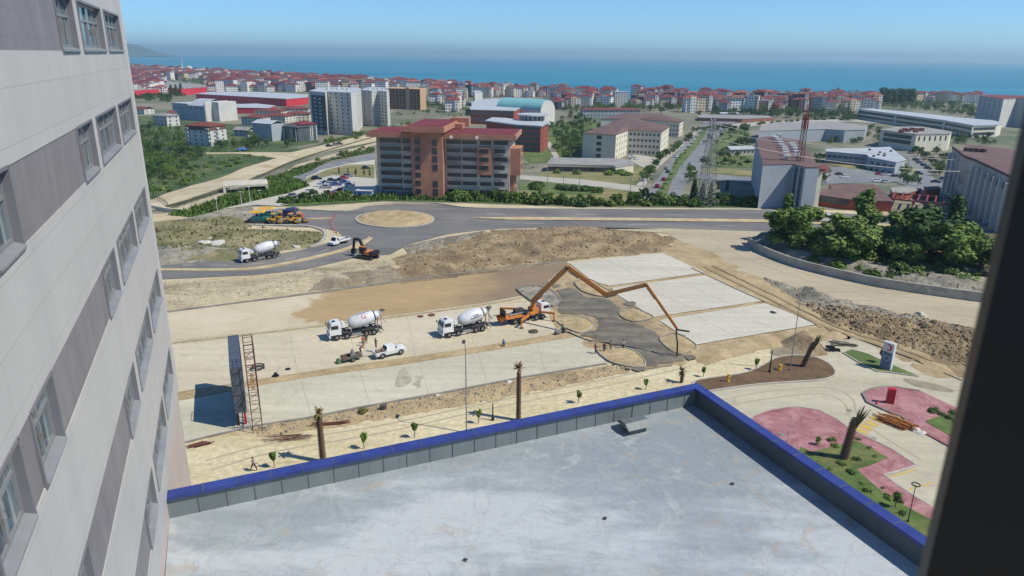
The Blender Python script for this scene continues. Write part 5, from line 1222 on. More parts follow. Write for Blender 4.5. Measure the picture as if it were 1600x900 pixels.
    if logo==2:
        for i,(n_,th_) in enumerate(((4,.35),(8,.05))):
            b_=MB()
            for j in range(n_): x=-n_*.14+j*.27; b_.box(x,x+.17,-.12,.12,0,.001)
            o=b_.build('t',m_black,None); me=o.data.copy(); bpy.data.objects.remove(o); me.materials.clear(); wrap(me,M('purple_letter_paint',C(70,64,104),.5),.56,th_,'lettering')
    V=[]
    for t,r in ((.83,.90),(.87,.82)):
        for j in range(N): th_=2*math.pi*j/N; V.append(a+ax*(t*Ld)+side*(r*math.cos(th_))+up*(r*math.sin(th_)))
    MB().add(V,[(j,(j+1)%N,N+(j+1)%N,N+j) for j in range(N)]).build('drum_ring',m_chas,d)
    hp_=MB().add([(-.55,-.55,3.75),(.35,-.45,3.75),(.35,.45,3.75),(-.55,.55,3.75),(-.2,-.25,3.0),(.1,-.25,3.05),(.1,.25,3.05),(-.2,.25,3.0)],[(0,1,5,4),(1,2,6,5),(2,3,7,6),(3,0,4,7),(4,5,1,0),(5,6,2,1),(6,7,3,2),(7,4,0,3)]).build('hopper',m_wpaint if logo!=2 else m_galv,e)
    MB().tube([(-.5+.42*math.cos(t),.42*math.sin(t),3.85) for t in [i*math.pi/6 for i in range(13)]],.07,6).build('hopper_ring',m_black,e)
    MB().add([(-.1,-.3,2.9),(-.1,.3,2.9),(-1.0,.25,1.5),(-1.0,-.25,1.5),(-.1,-.3,3.0),(-.1,.3,3.0),(-1.0,.3,1.65),(-1.0,-.3,1.65)],[(0,1,2,3),(3,2,1,0),(0,3,7,4),(1,5,6,2),(4,7,3,0),(2,6,5,1)]).build('chute',m_galv,e)
    MB().bar((-.3,-1,.5),(-.3,1,.5),.12).box(-.15,.1,-.5,.5,.6,1).build('rear_bar',m_chas,e)
    lad=MB()
    for y in (.75,1.05): lad.bar((-.1,y,1.0),(.1,y,3.4),.05)
    for i in range(7): lad.bar((-.1+i*.03,.75,1.1+i*.34),(-.1+i*.03,1.05,1.1+i*.34),.04)
    lad.build('ladder',m_galv,e)
    return e
mixer((588,523.5),(524,533.5),1,'white mixer truck with red letter on its drum, leftmost truck on the concrete slab',1)
mixer((757,518),(700,529),1,'white mixer truck with small purple lettering backed up to the orange pump truck',2)
mixer((428,404.5),(388,411),1,'plain white mixer truck driving on the asphalt road below the paving machines',0)
# ---- concrete pump truck
e=vplace('pump_truck',(806,508),(851,499),1.6,6.9,1.15,-1,'orange concrete pump truck with white cab and long raised jointed boom','pump truck')
ez=e.location.copy(); Mi=(Matrix.Translation(ez)@Matrix.Rotation(e.rotation_euler.z,4,'Z')).inverted()
MB().box(-.2,7.6,-.45,.45,.85,1.2).build('chassis',m_chas,e); MB().box(-.8,5.2,-1.15,1.15,1.2,1.5).build('deck',m_or,e)
cab(e,6.6,8.6,2.3,1.0,3.0)
for x in (6.9,5.6,2.4,1.1):
    for y in (-1.05,1.05): wheel(e,x,y,.52,.34)
MB().add([(-1.9,-.8,1.7),(-.7,-.8,1.7),(-.7,.8,1.7),(-1.9,.8,1.7),(-1.6,-.5,.7),(-.9,-.5,.7),(-.9,.5,.7),(-1.6,.5,.7)],[(0,1,5,4),(1,2,6,5),(2,3,7,6),(3,0,4,7),(7,6,5,4),(4,5,1,0),(5,6,2,1),(6,7,3,2),(7,4,0,3)]).build('hopper',m_or,e)
MB().box(-1.0,-.75,-.9,.9,1.7,2.9).build('splash_guard',m_black,e)
for s in (-1,1): MB().tube([(.2,s*.45,1.7),(4.3,s*.45,1.75)],.16,8).build('cylinder',m_galv,e)
MB().box(1.5,3.2,-.5,.5,1.85,2.5).build('machinery_box',m_chas,e); MB().box(4.9,6.2,-.9,.9,1.2,2.2).tube([(5.5,0,2.2),(5.5,0,3.6)],.55,14,r2=.45).build('turret',m_or,e)
wp=lambda p:Mi@p
bz=(Matrix.Translation(ez)@Matrix.Rotation(e.rotation_euler.z,4,'Z'))@Vector((5.5,0,3.5))
tipg=G(1058,556,.3); dr=Vector((tipg.x-bz.x,tipg.y-bz.y,0)).normalized(); nr=Vector((-dr.y,dr.x,0))
def onplane(x,y,off=0):
    d=ray(x,y); t=(bz-Vector((0,0,CH))).dot(nr)/d.dot(nr); return Vector((0,0,CH))+d*t+nr*off
J=[bz,onplane(886,419),onplane(945,461.5),onplane(1009,446),onplane(1057,515)]
print('boom',[tuple(round(c,1) for c in p) for p in J],'hose',tipg)
ws=[.74,.6,.48,.36]
seg=['boom_section']*4
for i in range(4):
    o_=nr*(.0 if i%2==0 else .28)
    a,b_=wp(J[i]+o_),wp(J[i+1]+o_); m_=MB(); dd=(b_-a); 
    m_.bar(a-dd*.01,b_+dd*.015,ws[i]*.62,ws[i],up=(0,0,1) if abs(dd.normalized().z)<.9 else (1,0,0)); bo=m_.build('boom_section',m_ordk if i in (0,2) else m_or,e)
    MB().tube([a+Vector((0,0,ws[i]*.8)),b_+Vector((0,0,ws[i]*.8))],.09,6).build('delivery_pipe',m_ordk,bo)
    q_=.12 if i else .1
    MB().tube([a+dd*.02+Vector((0,0,-ws[i]*.9)),a+dd*(.28)+Vector((0,0,-ws[i]*.9))],.13,6).build('ram',m_galv,bo)
    MB().tube([b_-Vector(nr)*.35,b_+Vector(nr)*.35],ws[i]*.42,10).build('joint',m_chas,bo)
t4=wp(J[4]); tt=wp(tipg)
MB().bar(t4,wp(onplane(1077,518)),.22).build('boom_tip',m_black,e)
MB().tube([t4,t4+Vector((.1,.05,-1)),(t4+tt)/2+Vector((.12,0,0)),tt],.13,8).build('end_hose',m_black,e)
for nm_,(p0,z0),(p1,z1),(p2,z2) in (('outrigger',((845,487),1.6),((866,489.5),1.6),((866,503),0)),('outrigger',((833,487),1.7),((815,501),1.5),((814.5,516),0)),('outrigger',((819,482.5),1.7),((782,481.5),1.7),((782,491),0.)),('outrigger',((838,476),1.6),((846,466),1.6),((846,476),.0))):
    a,b_=wp(G(*p0,z0)),wp(G(*p1,z1)); c_=b_.copy(); c_.z=-.05
    og=MB().bar(a,b_,.34).bar(b_+Vector((0,0,.2)),c_,.2).build(nm_,m_or,e); MB().tube([c_,c_+Vector((0,0,.1))],.4,10).build('foot_plate',m_chas,og)
# ---- generic cars
_car={}
def carmesh(kind,paint):
    k=(kind,paint.name)
    if k in _car: return _car[k]
    Lc,Wc,Hc={'sedan':(4.5,1.75,1.42),'hatch':(4.0,1.7,1.5),'suv':(4.6,1.85,1.7),'van':(5.6,2.0,2.3)}[kind]
    if kind=='van': low=[(0,.35),(Lc,.35),(Lc+.02,.9),(Lc-.8,1.25),(Lc-1.5,2.15),(Lc-1.8,2.28),(.1,2.28),(0,2.1)]; gl=[(.3,1.35),(Lc-1.05,1.35),(Lc-1.55,2.0),(.3,2.0)]
    else:
        r=.2 if kind!='sedan' else .75
        low=[(.03,.3),(Lc-.05,.3),(Lc,.6),(Lc-.15,.8),(Lc-1.15,.93),(.1,.95 if kind=='sedan' else 1.0),(0,.7)]
        gl=[(r,.93),(Lc-1.15,.92),(Lc-1.9,Hc-.04),(r+.5,Hc-.04)]
    b=weld(ext(low,-Wc/2,Wc/2,.05,None,0,.85).build('body',paint),bevel=.05)
    g=weld(ext(gl,-Wc/2+(.12 if kind!='van' else -.01),Wc/2-(.12 if kind!='van' else -.01),.1 if kind!='van' else 0,None,0,1.1).build('cabin_glass',m_dg),bevel=.03)
    out=[('body',b.data),('cabin_glass',g.data)]
    if kind!='van':
        rf=MB().box(r+.45,Lc-1.85,-Wc/2+.2,Wc/2-.2,Hc-.05,Hc+.01).build('roof',paint); out.append(('roof',rf.data)); bpy.data.objects.remove(rf)
    hl=MB().box(Lc-.08,Lc+.01,-.15,.15,.58,.72).build('headlight',m_fr); out.append(('headlight',hl.data))
    for o in (b,g,hl): bpy.data.objects.remove(o)
    _car[k]=(out,Lc,Wc); return _car[k]
def car(px,py,head,kind,paint,label,cat='car',group='cars on the campus roads and car parks'):
    p=T(px,py,.22); e=empty('parked_car' if kind!='van' else 'white_minibus',p,head,label,cat,group)
    out,Lc,Wc=carmesh(kind,paint)
    for nm,me in out:
        if nm=='headlight':
            for s in (-1,1): o=link(bpy.data.objects.new(nm,me),e); o.location=(-Lc/2,s*(Wc/2-.28),0)
        else: o=link(bpy.data.objects.new(nm,me),e); o.location=(-Lc/2,0,0)
    for x in (-Lc*.32,Lc*.32):
        for s in (-1,1): wheel(e,x,s*(Wc/2-.12),.33,.22)
    return e
P_={'white':m_wpaint,'black':M('black_car_paint',C(36,38,44),.25),'red':M('red_car_paint',C(170,32,44),.3),'blue':M('blue_car_paint',C(50,80,140),.3),'grey':M('grey_car_paint',C(130,134,140),.3),'silver':M('silver_car_paint',C(186,190,194),.3)}
cl_=[(486,302.5,.1,'hatch','white','white hatchback near the hedge of the car park'),(459,309,1.0,'hatch','grey','grey car half behind the hedge at the car park entrance'),(495,281.5,.2,'suv','black','black car alone at the edge of the dry lawn'),
(501,292.5,.25,'sedan','white','white sedan at the left front of the parked cluster'),(509,295,.25,'sedan','grey','grey sedan at the bottom of the parked cluster'),(508,288.5,.25,'sedan','black','black sedan just behind the white sedan in the cluster'),(519,284.5,.25,'hatch','black','black hatchback at the top left of the parked cluster'),
(525,291,.3,'sedan','blue','blue sedan in the middle of the parked cluster'),(516,290,.3,'sedan','silver','silver sedan in the middle of the parked cluster'),(538,280.5,.2,'hatch','red','red hatchback at the top of the parked cluster'),(544,277.5,.2,'suv','grey','grey suv behind the red hatchback'),(532,284,.2,'sedan','black','black sedan below the red hatchback'),
(527,306.5,.05,'sedan','red','dark red sedan near the grass verge'),(536,302,.2,'suv','black','black suv next to the dark red sedan'),(572,264.5,.05,'suv','black','dark suv on the white forecourt beside the office block'),(539,287.5,.25,'sedan','blue','blue sedan in the shade of the office block'),(547,292,.25,'hatch','silver','silver hatchback in the shade of the office block'),
(1056,246.5,1.15,'sedan','white','white car on the left carriageway of the boulevard'),(1041,266,1.15,'hatch','grey','dark grey car on the left carriageway of the boulevard'),(1043.5,270.5,1.15,'sedan','black','black car close behind the grey one on the boulevard'),(1037,283,1.2,'hatch','red','red car farther up, next to the boulevard median'),(1027,294,1.2,'hatch','red','red car nearest the bottom of the boulevard'),(1078,257,1.1,'sedan','silver','silver car at the right kerb of the boulevard'),
(984,246,.5,'sedan','white','white car left of three in the campus forecourt'),(989,248,.5,'sedan','silver','silver car, middle of three in the campus forecourt'),(995,250,.5,'hatch','white','white hatchback right of three in the campus forecourt'),
(1311,274,.1,'sedan','black','dark sedan in the lot right of the laboratory annex'),(1319,278.5,.1,'sedan','white','white sedan in the lot right of the laboratory annex'),(1373,274,.1,'hatch','red','red hatchback by the white roofed block'),(1383,275,.1,'sedan','silver','silver sedan by the white roofed block'),(1398,277,.1,'sedan','black','black sedan by the white roofed block'),(1370,285,.1,'sedan','white','white sedan behind the brick school'),(1384,286.5,.1,'hatch','silver','silver hatchback behind the brick school'),
(1424,239,-1.0,'hatch','grey','grey hatchback at the top of the parked street row'),(1431,251,-1.0,'sedan','black','black sedan in the parked street row near the office annex'),(1437,256,-1.0,'sedan','grey','grey sedan in the parked street row'),(1444,260,-1.0,'hatch','blue','blue hatchback in the parked street row'),(1450,264.5,-1.0,'sedan','black','black sedan at the lower end of the parked street row'),
(1435,273,-.5,'suv','black','black suv standing in the middle of the right street'),(1457,270,-.9,'sedan','silver','silver sedan at the right kerb of the street'),(1462,286.5,-.7,'sedan','black','black sedan low on the right street'),(1475,282,-.8,'suv','grey','grey suv beside the finned tower'),
(514.5,229.5,.35,'suv','black','black suv left of three on the dirt road'),(524,228,.35,'suv','grey','grey suv, middle of three on the dirt road'),(531,226.5,.35,'suv','black','black suv right of three on the dirt road')]
for a in cl_: car(a[0],a[1],a[2],a[3],P_[a[4]],a[5])
car(1281,347,math.pi+.03,'van',m_wpaint,'white minibus on the main road behind the roadside trees','minibus',None)
# ---- pickup with trailer
e=vplace('pickup_truck',(597,561.5),(627.5,554.5),1.1,4.25,.8,-1,'white double cab pickup with loaded bed and open trailer behind it','pickup')
low=[(0,.5),(5.2,.5),(5.28,.75),(5.2,1.05),(4.15,1.15),(4.1,1.15),(1.75,1.15),(1.75,1.12),(.02,1.12)]
b=weld(ext([(0,.5),(5.2,.5),(5.3,.75),(5.2,1.05),(4.1,1.18),(1.75,1.18),(1.75,1.1),(1.7,.7),(.1,.7),(.08,1.1),(0,1.1)],-.9,.9).build('body',m_wpaint,e),bevel=.04)
for s in (-1,1): MB().box(.02,1.74,s*.85-.05,s*.85+.05,.6,1.12).build('bed_side',m_wpaint,e)
c=weld(ext([(1.75,1.16),(4.15,1.14),(3.45,1.72),(2.0,1.76)],-.86,.86,.14,None,0,1.3).build('cab',m_wpaint,e),bevel=.04)
for s in (-1,1):
    for x0,x1 in ((2.0,2.75),(2.85,3.6)): MB().add([(x0,s*.835,1.25),(x1,s*.835,1.25),(x1-.1,s*.745,1.62),(x0+.05,s*.745,1.62)],[(0,1,2,3),(3,2,1,0)]).build('side_window',m_dg,c)
MB().add([(4.1,-.72,1.2),(4.1,.72,1.2),(3.5,.62,1.71),(3.5,-.62,1.71)],[(0,1,2,3),(3,2,1,0)]).build('windscreen',m_dg,c)
MB().add([(1.74,-.7,1.25),(1.74,.7,1.25),(1.95,.6,1.7),(1.95,-.6,1.7)],[(0,1,2,3),(3,2,1,0)]).build('rear_window',m_dg,c)
for x in (1.1,4.25):
    for s in (-1,1): wheel(e,x,s*.8,.42,.26); MB().tube([(x+.5*math.cos(t),s*.9,.42+.5*math.sin(t)) for t in [math.pi*i/8 for i in range(9)]],.05,6).build('wheel_arch',m_black,b)
o=MB().box(0,.7,-.35,.35,0,.55).tube([(.9,-.2,0),(.9,-.2,.8)],.25,10).build('cargo',M('tan_sacks',C(176,146,110),.9,C(90,84,78),2)); tag(o,'pile of sacks and a canister in the bed of the white pickup','cargo'); o.matrix_world=e.matrix_basis@Matrix.Translation((.35,0,.72))
b0=T(552,566); d=Matrix.Rotation(e.rotation_euler.z,4,'Z'); lf=d@Vector((0,1,0)); p=b0+lf*.7; 
t=empty('flat_trailer',(p.x,p.y,.1),e.rotation_euler.z,'low green and rusty trailer with pump engine hitched behind the pickup','trailer')
mg=M('dull_green_paint',C(108,116,98),.7,C(86,84,74),3)
MB().box(-1.6,1.6,-.65,.65,.5,.6).build('deck',m_rust,t)
for s in (-1,1): MB().box(-1.6,1.6,s*.65-.04,s*.65+.04,.5,.95).build('side_board',mg,t); wheel(t,0,s*.78,.34,.2)
MB().bar((1.6,0,.55),(3.0,0,.55),.1).build('drawbar',m_fr,t)
o=MB().box(-.3,.5,-.35,.35,0,.55).tube([(0.1,0,.5),(0.1,0,1.15)],.25,12).build('pump_engine',[m_galv]); tag(o,'small grey pump engine standing on the trailer deck','pump'); o.matrix_world=t.matrix_basis@Matrix.Translation((.1,0,.61))
o=MB().tube([(0,-.4,.35),(0,.4,.35)],.35,14).build('green_barrel',M('green_barrel_paint',C(96,124,84),.6)); tag(o,'green barrel lying at the left end of the trailer','barrel'); o.matrix_world=t.matrix_basis@Matrix.Translation((-2.05,0,.0))
# ---- small flatbed truck
e=vplace('flatbed_truck',(543,380),(525,385),1.1,4.2,.85,1,'small white flatbed truck with empty bed driving below the roundabout','truck')
MB().box(0,4.2,-.4,.4,.45,.65).build('chassis',m_chas,e); MB().box(-.3,3.2,-1.0,1.0,.8,.92).build('bed_floor',m_galv,e)
for s in (-1,1): MB().box(-.3,3.2,s*1.0-.03,s*1.0+.03,.8,1.25).build('bed_side',m_wpaint,e); 
MB().box(-.34,-.28,-1,1,.8,1.25).build('tailgate',m_wpaint,e)
low=weld(ext([(3.35,.45),(5.5,.45),(5.55,.95),(4.75,1.2),(4.2,2.05),(3.4,2.1)],-.95,.95,.1,None,0,1.3).build('cab',m_wpaint,e),bevel=.05)
MB().add([(4.77,-.8,1.22),(4.77,.8,1.22),(4.24,.72,2.0),(4.24,-.72,2.0)],[(0,1,2,3),(3,2,1,0)]).build('windscreen',m_dg,low)
for s in (-1,1): MB().add([(3.6,s*.91,1.25),(4.6,s*.91,1.25),(4.2,s*.87,1.9),(3.6,s*.87,1.9)],[(0,1,2,3),(3,2,1,0)]).build('side_window',m_dg,low)
for x in (.9,4.4):
    for s in (-1,1): wheel(e,x,s*.82,.36,.24)
# ---- excavator
p=T(575,404,.1); A_=T(586,407);B_=T(560,402); hd=math.atan2(B_.y-A_.y,B_.x-A_.x)
e=empty('excavator',p,hd,'orange and black tracked excavator with arm lowered beside the road median','excavator')
for s in (-1,1):
    tr=MB(); pr=[]
    for i in range(9): a_=math.pi/2+math.pi*i/8; pr.append((-1.9+.42*math.cos(a_),.42+.42*math.sin(a_)))
    for i in range(9): a_=-math.pi/2+math.pi*i/8; pr.append((1.9+.42*math.cos(a_),.42+.42*math.sin(a_)))
    ext(pr,s*1.2-.28,s*1.2+.28,0,tr).build('track',m_chas,e)
MB().box(-1.2,1.2,-1,1,.45,.95).tube([(0,0,.9),(0,0,1.15)],.7,16).build('undercarriage',m_chas,e)
weld(MB().box(-2.2,.9,-1.3,1.3,1.15,1.9).build('house',m_or,e),bevel=.08); weld(MB().box(-2.6,-1.5,-1.35,1.35,1.1,2.1).build('counterweight',m_black,e),bevel=.15)
cb_=weld(MB().box(-.1,1.5,.35,1.3,1.2,2.85).build('cab',m_black,e),bevel=.08)
MB().box(-.02,1.4,1.3,1.315,1.8,2.7).box(1.5,1.515,.45,1.2,1.6,2.7).build('cab_window',m_dg,cb_); MB().box(-.1,1.45,.4,1.25,2.86,2.92).build('cab_roof',m_or,cb_)
MB().bar((1.0,-.1,1.6),(2.4,-.1,4.2),.5,.6).bar((2.4,-.1,4.2),(4.3,-.1,4.0),.42,.55).build('boom',m_black,e)
MB().bar((4.1,-.1,4.2),(4.5,-.1,1.6),.36,.5).build('arm',m_black,e); MB().tube([(2.6,-.1,4.75),(4.1,-.1,4.5)],.1,8).build('ram',m_galv,e)
ext([(4.2,1.7),(4.9,1.6),(5.0,.8),(4.5,.35),(3.9,.6),(4.1,1.0)],-.65,.45,0).build('bucket',m_black,e)
# ---- pavers and rollers
def paver(px,py,label):
    e=empty('road_paver',T(px,py,.12),.02,label,'paver','paving machines parked on the road branch')
    for s in (-1,1): MB().box(-2.4,2.2,s*1.05-.2,s*1.05+.2,0,.7).build('track',m_chas,e)
    weld(MB().box(-2.3,2.6,-1.2,1.2,.6,1.5).build('body',m_teal,e),bevel=.08); MB().box(-1.2,.6,-1.1,1.1,1.5,1.9).build('platform',m_teal,e)
    MB().add([(2.4,-1.5,1.3),(4.2,-1.7,1.3),(4.2,1.7,1.3),(2.4,1.5,1.3),(2.6,-.8,.4),(3.9,-1.2,.4),(3.9,1.2,.4),(2.6,.8,.4)],[(0,1,5,4),(1,2,6,5),(2,3,7,6),(3,0,4,7),(4,5,6,7),(4,5,1,0),(5,6,2,1),(6,7,3,2),(7,4,0,3)]).build('hopper',m_teal,e)
    MB().box(-3.6,-2.7,-1.9,1.9,.1,.6).box(-2.75,-2.3,-1.3,-1.1,.3,.6).box(-2.75,-2.3,1.1,1.3,.3,.6).build('screed',m_black,e)
    for x in (-1.6,1.2):
        for s in (-1,1): MB().bar((x,s*1.0,1.5),(x,s*1.0,3.0),.07).build('canopy_post',m_black,e)
    weld(MB().add([(-2.2,-1.35,2.95),(1.8,-1.35,2.95),(1.8,1.35,2.95),(-2.2,1.35,2.95),(-1.8,-.9,3.3),(1.4,-.9,3.3),(1.4,.9,3.3),(-1.8,.9,3.3)],[(3,2,1,0),(0,1,5,4),(1,2,6,5),(2,3,7,6),(3,0,4,7),(4,5,6,7)]).build('canopy',m_yell,e))
    MB().box(-.9,-.5,-.3,.3,1.9,2.4).build('seat',m_black,e)
paver(406,347.5,'teal road paver with yellow canopy, front left one of two')
paver(419,341.5,'teal road paver with yellow canopy, rear right one of two')
def roller(px,py,hd,label,drumrear=False):
    e=empty('road_roller',T(px,py,.12),hd,label,'roller','yellow rollers parked beside the pavers')
    MB().tube([(1.5,-.85,.65),(1.5,.85,.65)],.65,20).build('drum',m_galv,e)
    for s in (-1,1): MB().box(.8,2.3,s*.98-.08,s*.98+.08,.5,.95).build('drum_frame',m_yell,e); wheel(e,-1.4,s*.75,.65,.45)
    MB().box(.3,.85,-1,1,.5,.95).box(-.2,.35,-.3,.3,.55,.9).build('articulation',m_chas,e)
    weld(MB().box(-2.3,-.1,-.75,.75,.75,1.55).build('engine_hood',m_yell,e),bevel=.1)
    for x in (-.9,.0):
        for s in (-1,1): MB().bar((x,s*.6,1.5),(x,s*.6,2.75),.07).build('cab_post',m_yell,e)
    MB().box(-1.1,.2,-.75,.75,2.72,2.85).build('cab_roof',m_yell,e); MB().box(-.85,-.05,-.55,.55,1.5,2.3).build('cab_glass',m_dg,e)
roller(431,349.5,.05,'yellow road roller next to the front paver')
roller(458,349.5,.0,'yellow road roller in front of the dark lorry')
roller(441,346,.1,'yellow road roller between the front paver and the dark lorry')
roller(471,348,.1,'yellow road roller rightmost, with a red water tank behind')
e=empty('dark_lorry',T(452,343,.12),1.45,'dark blue lorry with navy box body parked behind the yellow rollers','lorry')
MB().box(-1.5,2.2,-1.1,1.1,1.0,3.0).build('box_body',M('navy_paint',C(46,52,92),.5),e); MB().box(-1.5,4.4,-.4,.4,.6,1.0).build('chassis',m_chas,e); cab(e,2.4,4.4,2.2,.8,2.8,paint=M('slate_paint',C(84,106,122),.5))
for x in (-.6,3.4):
    for s in (-1,1): wheel(e,x,s*.95,.48,.3)
o=weld(MB().box(-.9,.9,-.6,.6,0,1.2).build('red_tank',M('coral_red_paint',C(214,84,70),.5)),bevel=.2); o.location=T(469,341,.12); tag(o,'coral red water tank standing behind the rightmost roller','tank')
# ============================================================= STREET FURNITURE AND SITE OBJECTS
BR=math.atan2(FV.y,FV.x)-math.pi/2
p=G(368,670)-Vector((0,0,0)); bl=Vector((-34.95,80.6,0)); br_=Vector((-33.45,81.2,0))
e=empty('billboard',Vector((-35.1,80.4,0)),BR,'tall dark box billboard seen edge on, raised on short posts with red leg','billboard')
m_bb=M('dark_blue_grey_panel',C(74,84,98),.6,C(82,92,106),.5)
weld(MB().box(0,1.45,0,11.6,2.3,8.6).build('panel_box',m_bb,e),bevel=.03)
for i,(x,y) in enumerate(((.3,.8),(1.15,.8),(.3,5.5),(1.15,5.5),(.3,10.5),(1.15,10.5))): MB().box(x-.14,x+.14,y-.14,y+.14,0,2.35).build('post',m_redp if i==1 else m_rust,e)
MB().box(-.2,1.7,.3,11.2,0,.25).build('plinth',m_kerb,e)
e2=empty('scaffold_tower',Vector((-32.7,79.6,0)),BR,'rusty tube scaffold tower standing right beside the dark billboard','scaffold')
for y in (0,2.6,5.2,7.8,10.4):
    for x in (0,1.15): MB().tube([(x,y,0),(x,y,12.2 if y<3 else 9.5)],.05,6).build('standard',m_rust,e2)
for z in (2,4,6,8,9.4,11,12.1):
    ymax=10.4 if z<9.5 else 2.6
    for x in (0,1.15): MB().tube([(x,0,z),(x,ymax,z)],.04,6).build('ledger',m_rust,e2)
    for y in (0,2.6,5.2,7.8,10.4):
        if y<=ymax: MB().tube([(0,y,z),(1.15,y,z)],.04,6).build('transom',m_rust,e2)
for i in range(6): z=i*1.9; MB().tube([(1.15,0,z),(1.15,2.6,z+1.9)],.035,6).build('brace',m_rust,e2); MB().tube([(0,0,z+.9),(1.15,0,z+1.9)],.035,6).build('brace',m_rust,e2)
MB().box(0.35,.8,.1,5.1,6.05,6.1).build('deck_board',M('timber_board',C(176,146,104),.9,C(150,122,86),1.2),e2)
def pole(name,base,topy,rad,label,cat,mat=m_galv,head=None,group=None,rz=0):
    P=T(*base,.05); hh=ZT(topy[0],topy[1],P)-P.z; e=empty(name,P,rz,label,cat,group)
    MB().tube([(0,0,0),(0,0,hh)],[rad,rad*.6],8).build('pole',mat,e)
    MB().tube([(0,0,0),(0,0,.35)],rad*1.8,8).build('base',mat,e)
    if head=='arm': MB().tube([(0,0,hh-.1),(-.25,.6,hh+.15),(-.3,1.0,hh+.15)],rad*.4,6).build('arm',mat,e); MB().box(-.5,-.1,.6,1.5,hh+.08,hh+.22).build('lamp_head',m_chas,e)
    if head=='ring': MB().tube([(.38*math.cos(t),.38*math.sin(t)*.999,hh) for t in [i*math.pi/8 for i in range(17)]],.07,6).build('ring_lamp',m_chas,e)
    if head=='disc': MB().tube([(0,0,hh),(0,0,hh+.12)],.45,14).build('lamp_head',m_fr,e)
    return e,hh
pole('street_lamp',(729,676),(723,541),.10,'tall grey street lamp standing behind the blue parapet among saplings','street lamp',m_galv,'arm')
pole('light_mast',(1234,580),(1254,470),.09,'tall thin pale mast standing on the brown planting bed','mast',m_galv)
pole('garden_lamp',(1418,818),(1431,757),.06,'slim dark garden lamp with ring head on the lawn strip','street lamp',m_black,'ring')
pole('white_pole',(1231,692),(1237,650),.06,'thin white pole on the pink paving near the parapet','pole',m_fr)
pole('dark_post',(1202,583),(1207,547),.13,'dark square post with white plate on the planting bed','post',m_black)
pole('dark_post',(770,657),(771,630),.11,'short dark post with white plate beyond the parapet','post',m_black)
for a in (((1218,580),(1219,571),'yellow hydrant right of the dark post on the planting bed'),((1137,598),(1138,586),'yellow hydrant at the left end of the planting bed')):
    e,hh=pole('yellow_hydrant',a[0],a[1],.16,a[2],'hydrant',m_yell,None,'yellow hydrants on the planting bed'); MB().tube([(-.3,0,hh*.75),(.3,0,hh*.75)],.1,8).tube([(0,0,hh),(0,0,hh+.15)],.22,10).build('cap',m_yell,e)
for i,(b_,t_,lb) in enumerate((((340,332),(339,311),'pale lamp post on the grass bank left of the car park'),((378,322),(377,300),'pale lamp post on the verge above the paving machines'),((391,316),(389,292),'pale lamp post next to the concrete underpass'),((504,303),(503,283),'white lamp post in front of the parked cluster'),((537,311),(536,291),'white lamp post beside the black suv'),((554,303),(553,286),'white lamp post beside the container cabin'),((500,281),(499,266),'white lamp post at the tip of the dry lawn'),((406,307),(405,298),'short pale post on the bank under the dirt road'))):
    pole('lamp_post',b_,t_,.12,lb,'lamp post',m_fr,'disc','lamp posts along the car park road')
for i,(x,y) in enumerate([(855,296),(880,298),(905,300),(985,300),(1005,292),(1020,284),(1100,300),(1066,262),(1090,233),(850,237)]):
    lb=['thin campus lamp post, leftmost on the campus road','thin campus lamp post, second from left on the campus road','thin campus lamp post, third from left on the campus road','thin lamp post before the road junction','thin lamp post at the junction corner','thin lamp post just up the boulevard pavement','thin lamp post before the cypresses','thin lamp post on the boulevard median','thin lamp post far up the boulevard','thin lamp post on the campus park path'][i]
    pole('campus_lamp',(x,y),(x,y-24 if y>260 else y-16),.13,lb,'lamp post',m_galv,None,'lamp posts around the campus')
# lattice masts
def lattice(base,top,w0,w1,mat,mat2,label,red=0):
    P=T(*base); hh=ZT(top[0],top[1],P)-P.z; e=empty('lattice_mast',P,.4,label,'pylon')
    b=MB(); n=16
    cs=((-1,-1),(1,-1),(1,1),(-1,1))
    def pt(c,t): w=(w0+(w1-w0)*t)/2; return Vector((c[0]*w,c[1]*w,hh*t))
    for c in cs: b.bar(pt(c,0),pt(c,1),.17)
    for i in range(n):
        t0,t1=i/n,(i+1)/n
        for k in range(4):
            a,c=cs[k],cs[(k+1)%4]; b.bar(pt(a,t0),pt(c,t1),.08); b.bar(pt(c,t0),pt(a,t1),.08) ; b.bar(pt(a,t1),pt(c,t1),.08)
    b.build('lattice',mat,e)
    if red:
        b=MB(); r=red
        for c in cs: b.bar(pt(c,1-r)*1.0+Vector((c[0]*.1,c[1]*.1,0)),pt(c,1)+Vector((c[0]*.1,c[1]*.1,0)),.28)
        b.box(-w1*.32,w1*.32,-w1*.32,w1*.32,hh*(1-r),hh*.985); b.tube([(0,0,hh),(0,0,hh+3)],.12,6); b.build('red_top',m_redp,e)
    return e,hh,pt
e,hh,_=lattice((1241,318),(1253,178),2.3,.9,m_rust,m_redp,'tall red topped lattice mast in front of the laboratory block',.16)
e,hh,_=lattice((1102,322),(1106,184),4.6,1.3,m_galv,m_galv,'grey lattice power pylon beside the boulevard and cypresses')
for z in (.78,.86,.94): MB().bar((-4.2,0,hh*z),(4.2,0,hh*z),.3).build('cross_arm',m_galv,e)
for i,z in enumerate((.86,.94,.78)):
    a=e.location+Vector((0,0,hh*z)); b_=G(1760,230+i*13,14); pts=[]
    for k in range(25):
        t=k/24; p=a.lerp(b_,t); p.z-=4*t*(1-t)*6; pts.append(p)
    o=MB().tube(pts,.05,4).build('power_line',m_galv); tag(o,['middle of the three power lines crossing to the right from the pylon','highest of the three power lines crossing to the right from the pylon','lowest of the three power lines crossing to the right from the pylon'][i],'cable','power lines strung from the pylon')
